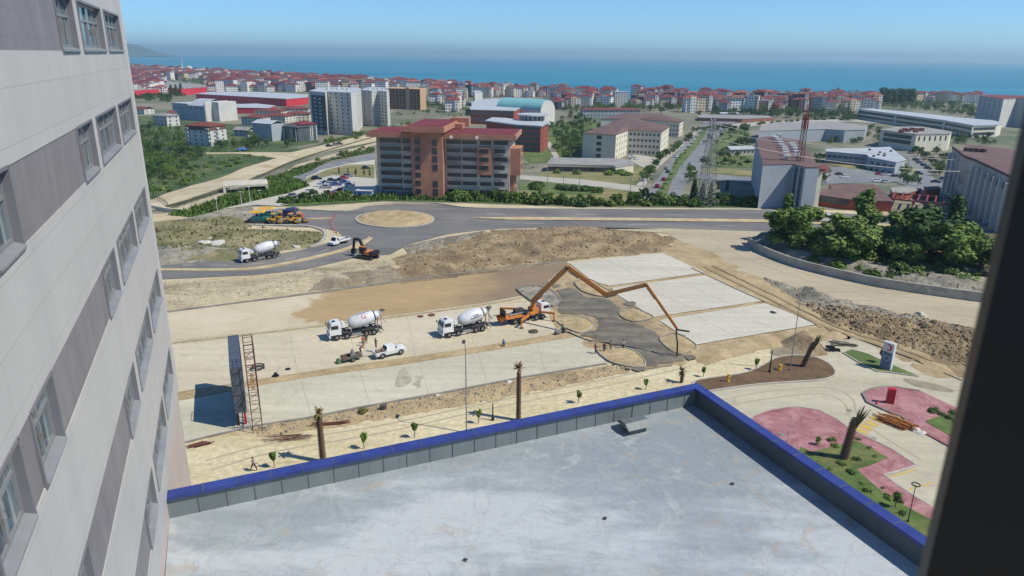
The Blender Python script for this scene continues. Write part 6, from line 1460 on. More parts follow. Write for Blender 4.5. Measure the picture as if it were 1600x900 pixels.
# totem sign with red crescent
P=G(1384,575,.2); e=empty('totem_sign',P,-.98,'tall white and blue hospital totem sign with red crescent on the lawn wedge','sign')
hh=ZT(1391,535,P)-P.z; mw=M('sign_white',C(212,216,220),.4); mbz=M('sign_blue_grey',C(132,146,172),.5,C(110,124,156),.8)
weld(MB().box(-.85,.85,-.32,.32,0,hh).build('body',mw,e),bevel=.03)
MB().box(-.84,.84,-.345,-.325,.1,hh*.62).build('blue_panel',mbz,e)
V=[];n=24
for i in range(n+1):
    a=math.radians(48)+math.radians(264)*i/n; V.append((.55*math.cos(a),.55*math.sin(a)))
V2=[(.16+.42*math.cos(math.radians(52)+math.radians(256)*i/n),.42*math.sin(math.radians(52)+math.radians(256)*i/n)) for i in range(n+1)]
cr2=MB().add([(-x,-.34,hh*.82+z) for x,z in V]+[(-x,-.34,hh*.82+z) for x,z in V2],[(i,i+1,n+2+i,n+1+i) for i in range(n)]).build('crescent',m_redp,e)
for i,(z,w_) in enumerate(((.60,1.2),(.53,.9),(.40,.5),(.36,.5),(.24,1.1),(.17,.8))): MB().box(-w_/2,w_/2,-.355,-.346,hh*z,hh*z+.16).build('text_line',M('sign_dark_blue',C(60,70,110),.5) if 'sign_dark_blue' not in bpy.data.materials else bpy.data.materials['sign_dark_blue'],e)
# red cabinet with posts
P=G(1390,629,.25); e=empty('red_cabinet',P,-.3,'bright red free standing cabinet on the pink paved island','cabinet'); weld(MB().box(-.5,.5,-.35,.35,0,2.2).build('body',m_redp,e),bevel=.03); MB().box(-.42,.42,-.37,-.35,.2,2.0).build('door',m_redp,e)
for (x,y,t_),lb in {(1384,629,621):'thin red post just left of the red cabinet',(1369,633,627):'short red post farther left of the red cabinet'}.items(): 
    e,hh=pole('red_post',(x,y),(x,t_),.07,lb,'post',m_redp,None,'red posts by the cabinet'); MB().bar((0,0,hh-.05),(.5,.1,hh-.05),.09).build('crossbar',m_redp,e)
# loose site stuff
r5=random.Random(5)
def bars(name,c,n_,ln,sp,mat,label,cat,rad=.05,ang=0,z=.1,grp=None):
    p=T(*c,z); b=MB()
    for i in range(n_):
        x,y=r5.uniform(-sp,sp),r5.uniform(-sp*.5,sp*.5); a=ang+r5.uniform(-.18,.18); l=ln*r5.uniform(.7,1)/2; zz_=.05+i*.035*rad/.05*.5
        b.bar((x-math.cos(a)*l,y-math.sin(a)*l,zz_),(x+math.cos(a)*l,y+math.sin(a)*l,zz_),rad*2,rad*1.6)
    o=b.build(name,mat); o.location=p; tag(o,label,cat,grp); o['kind']='stuff'
bars('rebar_pile',(452,686),22,4.5,1.3,m_rust,'flat spread of purplish rusty bars on the sand left of the palm','rebar pile',.018,.15,.1)
bars('rebar_pile',(516,664),14,4.5,.6,m_rust,'neat bundle of rusty bars just right of the shaggy palm','rebar pile',.04,.2,.1)
bars('scrap_wood',(312,698),12,2.2,.8,m_rust,'scrap wood heap on the sand beside the hospital wall','scrap wood',.05,.5,.1)
bars('timber_pile',(1398,663),40,4.2,1.1,M('orange_timber',C(196,134,66),.85,C(170,104,50),2),'heap of orange timber battens beside the yellow crossing','timber pile',.05,-.9,.08)
bars('debris_pile',(1318,539),16,2.4,1.6,M('grey_plank',C(126,118,102),.9,C(96,90,80),2),'grey plank debris scattered above the sand mound','debris',.07,-.3,.1)
bars('debris_pile',(1300,548),14,1.4,1.0,m_black,'dark formwork scrap right of the leaning palm','debris',.1,-.5,.1)
bars('tools_pile',(893,521),0,1,1,m_black,'x','debris') if 0 else None
p=patch('sand_mound',zc(1100,480,4,(455,225),(520,190),(620,170),(690,200),(740,240),(775,300),(700,308),(600,290),(520,260)),m_brown,.1,cell=.7,amp=.5,dome=1.6,freq=.4,fade=2.5)
def rock(c,s,mat,label,name='boulder',cat='boulder',grp=None,sq=.6,z=.05):
    bm=bmesh.new(); bmesh.ops.create_icosphere(bm,subdivisions=2,radius=1)
    sd_=r5.random()*50
    for v in bm.verts: v.co*=s*(1+.45*noise.noise(v.co*1.3+Vector((sd_,0,0)))); v.co.z*=sq
    me=bpy.data.meshes.new(name); bm.to_mesh(me); bm.free(); me.materials.append(mat); o=bpy.data.objects.new(name,me); link(o); o.location=T(*c,z); o.rotation_euler.z=r5.random()*6; tag(o,label,cat,grp); return o
m_conc=M('old_concrete_lump',C(196,190,172),.9,C(170,164,146),1); m_tarp=M('white_tarp',C(214,210,202),.7,C(190,186,176),1.5); m_btarp=M('blue_tarp',C(44,100,196),.6,C(60,120,214),1.5)
rock((320,379),1.8,m_tarp,'white wrapped heap on the grassy bank, left one','tarp_heap','tarp heap','white heaps on the bank',.3); rock((342,380),2.2,m_tarp,'white wrapped heap on the grassy bank, right one','tarp_heap','tarp heap','white heaps on the bank',.28); rock((332,373),1.4,m_tarp,'white wrapped heap on the grassy bank, topmost one','tarp_heap','tarp heap','white heaps on the bank',.3)
for (x,y,s),lb in {(272,232,4.6):'bright blue tarp covered stack left among the trees',(377,234,3.6):'bright blue tarp covered stack near the dirt road'}.items(): rock((x,y),s,m_btarp,lb,'tarp_heap','tarp heap','blue tarps in the valley',.3)
rock((462,388),1.3,m_conc,'pale concrete pipe lump beside the road kerb'); rock((1438,493),1.1,m_conc,'white rubble sack at the lower edge of the gravel road','rubble_sack','sack'); rock((683,619),.5,m_conc,'pale broken lump in the soil strip under the lower slab')
rock((795,598),.5,m_tarp,'crumpled white sack beside the bare palm trunk','sack','sack'); rock((1430,672),.8,m_tarp,'crumpled white sheeting at the end of the timber heap','plastic_sheet','sheet',None,.4); rock((1438,677),.7,m_tarp,'dirty white sack lowest at the end of the timber heap','plastic_sheet','sheet',None,.4)
rock((868,461+0),.3,m_conc,'small pale stone in the round bed behind the pump cab')
rock((833,519),.9,M('dark_spill',C(74,68,62),.8),'low dark spill heap on the slab before the pump truck','spill_heap','heap',None,.25,.1); rock((1208,492-2),.6,M('blue_black_sheet',C(40,52,70),.6),'small dark blue sheet lying on the lowest white slab','sheet','sheet',None,.35,.22)
rock((675,493),.7,m_rust,'dark brown scrap plate on the slab edge, right one','scrap_plate','scrap','brown scrap on the slab edge',.2,.1); rock((657,495),.6,m_rust,'dark brown scrap plate on the slab edge, left one','scrap_plate','scrap','brown scrap on the slab edge',.2,.1)
for i in range(9): rock((958+i*3.6,573+r5.uniform(-3,6)),r5.uniform(.2,.45),m_black if i%3==0 else m_conc,ordw(i+1)+' from the left: '+('dark' if i%3==0 else 'pale')+' broken stone below the lowest round bed','broken_stone','stone','stones scattered below the round bed')
# hose rings and tripod on the slab
for (x,y,R_),lb in {(404,577,.85):'coiled dark hose ring right of the scaffold',(599,641,.4):'small grey hose coil beside the dry shrub'}.items():
    p=T(x,y,.18); o=MB().tube([(R_*math.cos(t),R_*math.sin(t),.02*i) for i,t in enumerate([k*math.pi/8 for k in range(34)])],.1,6).build('hose_coil',m_chas); o.location=p; tag(o,lb,'hose')
e=empty('power_trowel',T(431,589,.08),0,'small dark power trowel standing on the slab right of the hose ring','machine'); MB().tube([(0,0,.05),(0,0,.2)],.5,16).build('blade_disc',m_black,e); MB().box(-.2,.2,-.2,.2,.2,.6).build('engine',m_black,e); MB().bar((0,.1,.5),(.3,1.2,1.0),.05).build('handle',m_galv,e)
o=MB().tube([(0,0,0),(0,0,.08)],.4,14).build('trowel_pan',m_black); o.location=T(450,577.5,.08); tag(o,'dark round pan lying on the slab farther right of the hose ring','pan')
# fallen lamp with arm seen beyond the parapet
# mixed equipment at bed B
for i,((x,y),lb) in enumerate({(872,523):'small wheeled concrete vibrator left in the tool group by the round bed',(879,520):'small generator with green cover right in the tool group by the round bed'}.items()):
    e=empty('site_generator',T(x,y,.1),.3+i,lb,'machine','small machines by the round bed'); MB().box(-.5,.5,-.3,.3,.3,.8).build('body',[m_galv,mg][i],e)
    for s in (-1,1): wheel(e,-.4,s*.32,.22,.12)
    MB().bar((.5,0,.6),(1.0,0,.9),.05).build('handle',m_black,e)
# striped barrier chain by the roundabout
prev=None
for i,(x,y) in enumerate(curve_px([(524,338),(519,344),(516,350),(520,358),(526,366)],3,False)):
    p=T(x,y,.1); o=MB().tube([(0,0,0),(0,0,.9)],[.16,.05],8).build('traffic_cone',m_redp); o.location=p; tag(o,ordw(i+1)+' along from the paver end: red and white barrier cone in the curved row','cone','barrier cones at the road branch'); MB().tube([(0,0,.45),(0,0,.62)],[.115,.09],8).build('white_band',m_fr,o)
# big concrete retaining wall on the right
wt=[(1169,380),(1180,391),(1215,407),(1260,422),(1352,444),(1422,456),(1527,471),(1620,482)]
o=ribbon('curved_retaining_wall',wt,.45,M('wall_concrete',C(170,166,152),.85,C(188,184,168),.25,c3=C(150,144,128),scale2=.4),-.2,2.0,smooth=6,kind=None); tag(o,'long curved concrete retaining wall beside the gravel road','wall')
# potted plant
# guard rail / fence at bank left
for (pts,lb) in (([(236,312),(250,314),(262,322)],'dark railing at the left end of the dirt track'),([(262,331),(300,318),(340,305),(385,292)],'thin railing along the lower dirt track')):
    P3=[T(*p,.2) for p in curve_px(pts,4,False)]; e=empty('railing',P3[0],0,lb,'railing'); 
    for p in P3: q_=p-P3[0]; MB().bar(q_,q_+Vector((0,0,1.1)),.12).build('post',m_chas,e)
    for z in (.6,1.1): MB().tube([p-P3[0]+Vector((0,0,z)) for p in P3],.06,5).build('rail',m_chas,e)
# ============================================================= VEGETATION
def leafmat(name,a,b_,a2=None):
    m,n,bs=newmat(name); co=obj_coord(n); oi=n.nodes.new('ShaderNodeObjectInfo')
    bs.inputs['Roughness'].default_value=.75; bs.inputs['Specular IOR Level'].default_value=.25
    g=n.nodes.new('ShaderNodeNewGeometry')
    f=noiz(n,.9,4,.7,co); col=ramp(n,f,[(.35,a),(.65,b_)])
    r=ramp(n,oi.outputs['Random'],[(0,(.78,.84,.8)),(1,(1.2,1.12,1.05))]); col=mix(n,1.0,col,r,'MULTIPLY')
    ri=ramp(n,g.outputs['Random Per Island'],[(0,(.65,.68,.66)),(1,(1.3,1.28,1.15))]); col=mix(n,1.0,col,ri,'MULTIPLY')
    L(n,col,bs.inputs['Base Color'])
    bs.inputs['Subsurface Weight'].default_value=0
    return m
g_dark=leafmat('dark_foliage',C(54,82,40),C(78,106,50)); g_mid=leafmat('mid_foliage',C(78,106,48),C(108,134,62)); g_light=leafmat('light_foliage',C(96,124,58),C(126,146,76)); g_cyp=leafmat('cypress_foliage',C(44,72,44),C(58,92,52))
g_olive=leafmat('olive_foliage',C(90,96,56),C(120,118,74))
m_bark=M('bark',C(98,80,64),.9,C(76,62,50),3); m_palmt=M('palm_trunk_bark',C(140,114,94),.95,C(100,80,68),6,bmp=.6); m_frond=M('dry_frond',C(136,112,70),.9,C(96,100,58),4)
def leaves(b,c,r,n_,s,rg,flat=1):
    for _ in range(n_):
        while True:
            d=Vector((rg.uniform(-1,1),rg.uniform(-1,1),rg.uniform(-1,1)))
            if .2<d.length<1: break
        d=d.normalized()*(rg.random()**.45*1.12)
        p=Vector(c)+Vector((d.x*r[0],d.y*r[1],d.z*r[2]))
        nn=(d+Vector((rg.uniform(-.8,.8),rg.uniform(-.8,.8),rg.uniform(-.3,1.1)))).normalized()
        u=nn.orthogonal().normalized(); v=nn.cross(u); a=rg.random()*6.28; u,v=u*math.cos(a)+v*math.sin(a),v*math.cos(a)-u*math.sin(a)
        k=s*rg.uniform(.6,1.3)
        b.face([p-u*k*.5-v*k*.3,p+u*k*.5-v*k*.35,p+u*k*.55+v*k*.3,p-u*k*.2+v*k*.6])
def crown(kind,seed,dens=1.0):
    rg=random.Random(seed); b=MB(); lobes=[]
    if kind=='broad':
        for i in range(22):
            a=rg.random()*6.28; r=rg.uniform(.15,1)*2.7; z=rg.uniform(1.9,6.6)-.25*r; rr=rg.uniform(.6,1.35)*(1-.09*abs(z-4)); lobes.append(((r*math.cos(a),r*math.sin(a),z),(rr,rr,rr*.8)))
    elif kind=='tall':
        for i in range(12):
            z=2+i*.6; a=rg.random()*6.28; r=rg.uniform(.1,1.1)*(1-i/16); rr=rg.uniform(.8,1.4)*(1-.03*i); lobes.append(((r*math.cos(a),r*math.sin(a),z),(rr,rr,rr)))
    elif kind=='cypress':
        for i in range(9): z=.8+i*.85; rr=1.25*(1-(i/9.5)**1.6)+.1; lobes.append(((rg.uniform(-.1,.1),rg.uniform(-.1,.1),z),(rr,rr,.95)))
    elif kind=='bush':
        for i in range(6): a=rg.random()*6.28; r=rg.uniform(0,.9); rr=rg.uniform(.6,1.0); lobes.append(((r*math.cos(a),r*math.sin(a),rr*.7),(rr,rr,rr*.85)))
    for c,r in lobes: leaves(b,c,r,int(270*dens*r[0]**1.6),.34 if kind!='cypress' else .36,rg)
    return b,lobes
_tr={}
def treeproto(kind,seed,mat,dens):
    k=(kind,seed,mat.name,dens)
    if k in _tr: return _tr[k]
    b,lobes=crown(kind,seed,dens); c=b.build('crown',mat); 
    t=MB(); rg=random.Random(seed)
    hh={'broad':4.2,'tall':6.5,'cypress':6,'bush':.6}[kind]
    t.tube([(0,0,-.3),(.08,.03,hh*.4),(0,.1,hh)],[.26,.2,.07],7)
    if kind in('broad','tall'):
        for c_,r in lobes[:6]: t.tube([(0.04,0.04,hh*.38),(c_[0]*.5,c_[1]*.5,(hh*.38+c_[2])*.5),(c_[0]*.9,c_[1]*.9,c_[2])],[.13,.09,.03],5)
    tr=t.build('trunk',m_bark); _tr[k]=(c.data,tr.data); bpy.data.objects.remove(c); bpy.data.objects.remove(tr); return _tr[k]
rt=random.Random(3)
def mass(name,poly,n_,lo,hi,kinds,mats,label,avoid=(),dens=.12,seed=1):
    rg=random.Random(seed); xs=[p[0] for p in poly]; ys=[p[1] for p in poly]; b=MB(); k=0; tr_=0; protos=[crown(kk,s_,dens)[0] for kk in kinds for s_ in (0,1,2)]
    full={'broad':7.6,'tall':9.4,'bush':1.9}; kin=[kk for kk in kinds for s_ in (0,1,2)]
    while k<n_ and tr_<n_*60:
        tr_+=1; x=rg.uniform(min(xs),max(xs)); y=rg.uniform(min(ys),max(ys))
        if not inpoly(x,y,poly) or any(a<x<c and b_<y<d for a,b_,c,d in avoid): continue
        i=rg.randrange(len(protos)); s=rg.uniform(lo,hi)/full[kin[i]]; P=T(x,y); Mx=Matrix.Translation(P-Vector((0,0,s*1.2)))@Matrix.Rotation(rg.random()*6.28,4,'Z')@Matrix.Diagonal((s*1.15,s*1.15,s,1))
        base=len(b.v); mi=rg.randrange(len(mats)); b.v+=[tuple(Mx@Vector(v)) for v in protos[i].v]; b.f+=[tuple(j+base for j in f) for f in protos[i].f]; b.m+=[mi]*len(protos[i].f); b.uv+=protos[i].uv; k+=1
    o=b.build(name,mats); tag(o,label,'wood',None,'stuff'); return o
def tree(px,py,kind,ht,mat,label,cat='tree',group=None,dens=.5,seed=None,name=None,world=None):
    full={'broad':7.6,'tall':9.4,'cypress':8.3,'bush':1.9}[kind]; P=world if world is not None else T(px,py); s=ht/full
    c,t=treeproto(kind,seed if seed is not None else rt.randrange(3),mat,dens)
    e=empty(name or {'broad':'broadleaf_tree','tall':'tall_tree','cypress':'cypress_tree','bush':'bush'}[kind],P,rt.random()*6.28,label,cat,group,s)
    e.scale=(s*rt.uniform(.9,1.2),s*rt.uniform(.9,1.2),s)
    link(bpy.data.objects.new('crown',c),e); link(bpy.data.objects.new('trunk',t),e); return e
def hpx(px,py,topy): P=T(px,py); return ZT(px,topy,P)-P.z
# big trees behind the retaining wall (right foreground)
big=[(1235,392,318,'broad',g_mid,'large green tree leftmost of the clump above the retaining wall'),(1222,378,305,'tall',g_mid,'tall tree standing in front of the laboratory block'),(1262,400,352,'broad',g_mid,'rounded tree just right of the leftmost one above the wall'),
(1312,408,332,'broad',g_light,'airy light tree with visible stems near the minibus'),(1345,390,298,'tall',g_mid,'tall airy tree in front of the brick school'),(1330,415,362,'broad',g_mid,'low dense tree in the middle of the clump'),
(1372,412,350,'broad',g_dark,'dense dark tree in the middle right of the clump'),(1400,402,330,'broad',g_mid,'mid green tree left of the tallest round tree'),(1412,425,372,'broad',g_mid,'low bushy tree at the foot of the tallest round tree'),
(1450,415,318,'broad',g_dark,'tallest dense round tree near the window post'),(1478,402,306,'tall',g_dark,'dark upright tree top rising beside the finned tower'),(1490,425,345,'broad',g_mid,'broad tree right of the tallest round one'),
(1528,432,362,'broad',g_mid,'tree at the far right beside the window post'),(1296,402,358,'broad',g_dark,'dark tree between the leftmost and the airy tree'),(1290,412,375,'broad',g_mid,'low tree hanging over the shaded soil')]
for i,(x,y,ty,k,mt,lb) in enumerate(big): e_=tree(x,y,k,hpx(x,y,ty)*1.08,mt,lb,'tree','trees above the retaining wall',1.0,i%4); e_.scale=(e_.scale[0]*1.25,e_.scale[1]*1.25,e_.scale[2])
made=[]
for i,(x,y) in enumerate([(1345,425),(1368,432),(1392,436),(1430,440),(1460,438),(1500,446),(1525,452),(1310,420),(1275,410),(1245,398)]): made.append(tree(x,y,'bush',rt.uniform(2,3.2),g_light if i%3==0 else g_mid,'x','shrub','shrubs along the tree clump',.8))
relabel(made,'small shrub at the foot of the tree clump above the wall')
UND=1
# belt behind the main road
rb=random.Random(21)
def belt(pts,n_,lo,hi,kinds,mats,label,group,cat='tree',dens=.35,jx=6,jy=2):
    path=curve_px(pts,8,False); made=[]
    for i in range(n_):
        t=(i+rb.uniform(.1,.9))/n_*(len(path)-1); k=int(t); a=path[k]; b_=path[min(k+1,len(path)-1)]; f=t-k
        x=a[0]+(b_[0]-a[0])*f+rb.uniform(-jx,jx); y=a[1]+(b_[1]-a[1])*f+rb.uniform(-jy,jy)
        made.append(tree(x,y,rb.choice(kinds),rb.uniform(lo,hi),rb.choice(mats),label,cat,group,dens))
    relabel(made,label)
belt([(1210,380),(1250,390),(1290,403),(1340,416),(1400,428),(1470,436),(1540,444)],40,2.2,4.2,['bush','bush','broad'],[g_mid,g_light,g_dark,g_mid],'leafy undergrowth bush below the big trees above the wall','undergrowth above the retaining wall','bush',.7,8,7)
belt([(690,311),(760,313),(830,316),(900,320),(1000,320),(1090,320),(1180,321)],64,2.6,4.6,['bush','broad'],[g_mid,g_dark,g_mid],'leafy bush in the green belt behind the main road','bushes in the belt behind the main road','bush',.4)
belt([(440,320),(470,312),(510,308),(550,310)],20,1.6,3.4,['bush','broad'],[g_mid,g_dark],'leafy bush in the hedge between car park and pavers','bushes between car park and pavers','bush',.4,4,3)
for i,(x,y,ty) in enumerate([(1005,316,290),(990,318,296),(1022,318,298)]): tree(x,y,'broad',hpx(x,y,ty),g_dark,['dark tree by the road junction, middle of three','dark tree by the road junction, leftmost of three','dark tree by the road junction, rightmost of three'][i],'tree','dark trees at the junction',.5)
for i,(x,y,ty,lb) in enumerate([(1083,318,278,'bright cypress, leftmost in the group by the pylon'),(1096,318,284,'cypress second from left by the pylon'),(1109,317,282,'cypress right of the pylon legs'),(1122,296,282,'small dark cypress on the dry strip, left one'),(1136,297,281,'small dark cypress on the dry strip, right one')]): tree(x,y,'cypress',hpx(x,y,ty),g_cyp if i<3 else g_dark,lb,'cypress','cypresses near the pylon',.8)
tree(1124,319,'broad',hpx(1124,319,297),g_cyp,'rounded conifer right of the three bright cypresses','tree',None,.7)
# campus park and streets
def scatter(poly,n_,lo,hi,kinds,mats,label,group,cat='tree',dens=.22,rg=None,avoid=()):
    made=[]; rg=rg or random.Random(n_*13+int(poly[0][0])); xs=[p[0] for p in poly]; ys=[p[1] for p in poly]; k=0; tries=0
    while k<n_ and tries<n_*60:
        tries+=1; x=rg.uniform(min(xs),max(xs)); y=rg.uniform(min(ys),max(ys))
        if not inpoly(x,y,poly) or any(a<x<c and b_<y<d for a,b_,c,d in avoid): continue
        made.append(tree(x,y,rg.choice(kinds),rg.uniform(lo,hi),rg.choice(mats),label,cat,group,dens)); k+=1
    relabel(made,label)
scatter([(848,196),(905,172),(945,185),(940,205),(905,240),(880,250),(868,236),(860,215)],18,5,9,['broad','broad','tall'],[g_dark,g_mid,g_mid],'park tree between the faculty block and the campus building','trees of the campus park')
scatter([(848,262),(1000,270),(990,276),(850,272)],11,2.8,3.6,['bush'],[g_light],'clipped round yellow green shrub in the row before the pavilion','round shrubs before the pavilion','shrub',.6)
scatter([(830,292),(930,298),(935,302),(830,297)],16,2.2,3.2,['bush'],[g_dark],'dark bush in the short row on the campus lawn','dark bushes on the campus lawn','bush',.5)
belt([(1008,286),(1024,262),(1046,242),(1066,226),(1090,206)],22,4,7,['broad'],[g_mid,g_dark],'street tree along the left pavement of the boulevard','street trees left of the boulevard','tree',.25,5,2)
belt([(1028,308),(1042,285),(1056,255),(1072,236),(1094,206)],18,1.4,2.4,['bush'],[g_light,g_mid],'small bush on the boulevard median','bushes on the boulevard median','bush',.3,1.5,1)
scatter([(1092,205),(1130,200),(1168,205),(1176,232),(1140,232),(1108,226)],24,4.5,7.5,['broad'],[g_mid,g_dark],'park tree right of the boulevard','trees of the park right of the boulevard')
scatter([(1088,250),(1120,240),(1176,246),(1176,262),(1092,262)],14,3,5,['broad','bush'],[g_mid,g_dark],'low tree near the grey canteen','low trees by the canteen')
scatter([(1076,262),(1090,268),(1088,300),(1070,304)],6,3.5,5.5,['broad'],[g_mid],'tree between boulevard and cypresses','trees between boulevard and cypresses')
# wooded band before the coast on the right
scatter([(1110,172),(1160,168),(1335,170),(1345,190),(1300,188),(1180,186),(1110,184)],16,7,12,['broad','broad','tall'],[g_dark,g_mid,g_dark],'tree in the wooded band before the coast right of the boulevard','trees of the wooded coastal band','tree',.2)
scatter([(1335,168),(1430,160),(1540,170),(1540,186),(1500,182),(1430,174),(1345,168)],14,6,10,['broad'],[g_mid,g_mid,g_dark],'tree in the grove behind the curved office','trees behind the curved office','tree',.2)
for i in range(13): _r=tree(1376+i*4.1,161.5+(i%3)*.8,'tall',hpx(1395,162,135.5)*rt.uniform(.92,1.03),g_dark,ordw(i+1)+' from the left: tall dark tree in the solid row against the sea','tree','tall dark row against the sea',.35); _r.scale=(_r.scale[0]*1.5,_r.scale[1]*1.5,_r.scale[2])
belt([(1086,202),(1140,200),(1200,193),(1270,188),(1330,187)],26,2.5,4,['bush'],[g_olive,g_mid],'round clipped shrub along the far car park edge','clipped shrubs along the far car park','shrub',.25,2,1)
scatter([(1420,236),(1460,228),(1484,240),(1482,272),(1465,280),(1445,256)],20,5,8,['broad'],[g_dark,g_mid],'street tree beside the parked street row','trees beside the parked street row')
scatter([(1365,270),(1432,262),(1440,290),(1425,300)],9,4,6,['broad'],[g_mid],'small tree below the white roofed block','trees below the white roofed block',avoid=((1366,270,1404,290),))
scatter([(1235,262),(1252,235),(1290,236),(1290,256),(1300,276),(1290,300)],8,5,7,['broad'],[g_mid,g_dark],'tree right behind the laboratory block','trees behind the laboratory block')
scatter([(1480,215),(1530,215),(1560,208),(1560,222),(1480,228)],8,4,6,['broad'],[g_dark],'tree below the end of the curved office','trees below the curved office end')
# valley on the left
vb=((288,196,336,232),(205,176,246,182))
scatter([(205,182),(262,202),(290,206),(292,232),(340,232),(345,216),(378,224),(470,226),(500,223),(470,232),(390,238),(330,238),(300,262),(260,290),(228,300),(215,260)],34,5,9.5,['broad','broad','tall'],[g_dark,g_mid,g_dark],'tree of the wooded valley left of the dirt road','trees of the wooded valley','tree',.22,None,vb)
scatter([(300,262),(340,240),(420,244),(372,262),(300,288),(230,312),(222,300),(260,288)],40,1.8,3.4,['bush','bush','broad'],[g_mid,g_light,g_mid],'low green bush in the orchard beside the dirt road','bushes of the orchard','bush',.25,None,())
scatter([(205,150),(262,150),(300,152),(262,156),(205,158)],16,6,9,['broad'],[g_dark],'dark tree before the left red store','trees before the left red store')
for i,x in enumerate((268,276,284)): tree(x,149+i%2,'tall',16+i,g_dark,['dark tall tree in the clump between the red stores, left','dark tall tree in the clump between the red stores, middle','dark tall tree in the clump between the red stores, right'][i],'tree','tall clump between the red stores',.5)
scatter([(505,222),(540,212),(610,200),(640,192),(640,196),(560,218),(510,228)],22,2.5,4.5,['broad','bush'],[g_mid,g_light],'young tree along the dirt road below the white towers','young trees below the white towers')
scatter([(520,240),(580,228),(584,236),(540,244),(480,262),(440,280),(440,275)],16,1.5,3,['bush'],[g_mid,g_olive],'small bush on the bank under the dirt road','bushes on the bank under the dirt road','bush',.3)
for i,(x,y) in enumerate([(530,272),(544,273),(556,274),(569,275),(578,276)]): tree(x,y,'tall',3.6,g_olive,ordw(i+1)+' from the left: young tree in the row behind the parked cluster','tree','young trees behind the car park',.4)
scatter([(340,215),(398,215),(440,222),(440,228),(400,232),(345,232)],14,5,8,['broad'],[g_dark,g_mid],'tree around the small pale blue house','trees around the pale blue house')
# town greenery (as individual clumps)
scatter([(210,120),(330,122),(470,136),(600,146),(740,158),(860,160),(900,172),(1090,180),(1080,186),(905,178),(860,172),(740,172),(660,172),(480,150),(330,146),(215,134)],4,7,12,['broad','tall'],[g_dark,g_dark,g_mid],'tree standing among the town houses','trees among the town houses','tree',.16)
scatter([(860,158),(1100,168),(1100,186),(1080,180),(905,176),(860,170)],26,7,10,['broad'],[g_dark],'tree behind the campus before the coastal houses','trees before the coastal houses','tree',.18)
mass('valley_wood',[(205,188),(262,204),(290,210),(288,234),(340,236),(352,222),(392,232),(388,238),(330,240),(290,262),(250,288),(224,298),(212,260)],230,4.5,8,['broad','bush'],[g_dark,g_mid,g_dark],'dense dark green wood filling the valley left of the dirt road',vb)
mass('orchard',[(300,264),(340,244),(425,246),(372,262),(300,288),(232,310),(222,304),(262,290)],330,1.5,2.8,['bush'],[g_mid,g_light,g_mid],'low bright green orchard strip between wood and dirt road',(),.2)
mass('scrub',[(398,214),(440,224),(470,228),(505,224),(470,233),(390,237),(346,234),(345,226)],90,1.5,3.5,['bush'],[g_mid,g_dark],'green scrub below the dark grey houses',(),.2,3)
mass('coastal_wood',[(1110,166),(1160,163),(1335,166),(1345,190),(1300,188),(1180,184),(1110,182)],190,6,11,['broad'],[g_dark,g_mid,g_dark],'wooded band before the coast right of the boulevard',(),.1,4)
mass('hillside_wood',[(1335,164),(1430,160),(1540,164),(1545,186),(1500,182),(1430,172),(1345,168)],170,5,9,['broad'],[g_mid,g_mid,g_dark],'green grove between curved office and sea',(),.1,5)
mass('campus_trees',[(850,200),(905,172),(945,186),(938,207),(908,240),(880,252),(866,236)],90,4,8,['broad'],[g_dark,g_mid],'dense green trees filling the campus park',(),.15,8)
mass('town_trees',[(612,178),(730,168),(735,182),(720,190),(690,180),(640,184)],26,3,7,['broad','bush'],[g_mid,g_dark],'green trees on the open plot behind the maroon roof',(),.15,9)
mass('park_shrubs',[(1092,208),(1130,202),(1168,206),(1178,262),(1090,262),(1106,236)],70,2,5,['broad','bush'],[g_mid,g_dark,g_light],'green shrubs and small trees of the park right of the boulevard',(),.15,10)
mass('store_front_trees',[(205,150),(262,149),(300,152),(330,156),(330,160),(262,160),(205,158)],60,5,8,['broad'],[g_dark],'dark row of trees before the left red store',((268,152,345,200),),.15,11)
mass('campus_fringe_trees',[(1290,205),(1375,200),(1378,214),(1440,214),(1540,216),(1560,228),(1500,226),(1440,226),(1380,222),(1290,226)],70,3.5,6.5,['broad'],[g_dark,g_mid],'trees between long hall, office annex and white roofed block',((1290,228,1415,275),(1376,198,1490,238)),.15,12)
mass('plot_trees',[(735,200),(760,190),(800,200),(845,240),(858,262),(812,270),(812,256)],20,2.5,4.5,['bush'],[g_mid],'bushes beside the red brick faculty block',((735,160,857,240),),.15,13)
mass('town_greenery',[(205,112),(330,117),(470,130),(600,141),(740,152),(860,158),(1100,164),(1110,174),(905,176),(860,172),(740,172),(670,172),(480,142),(330,142),(215,132)],560,6,11,['broad'],[g_dark,g_mid],'small dark trees scattered between the far town houses',((603,141,660,176),(728,152,860,200)),.08,6)
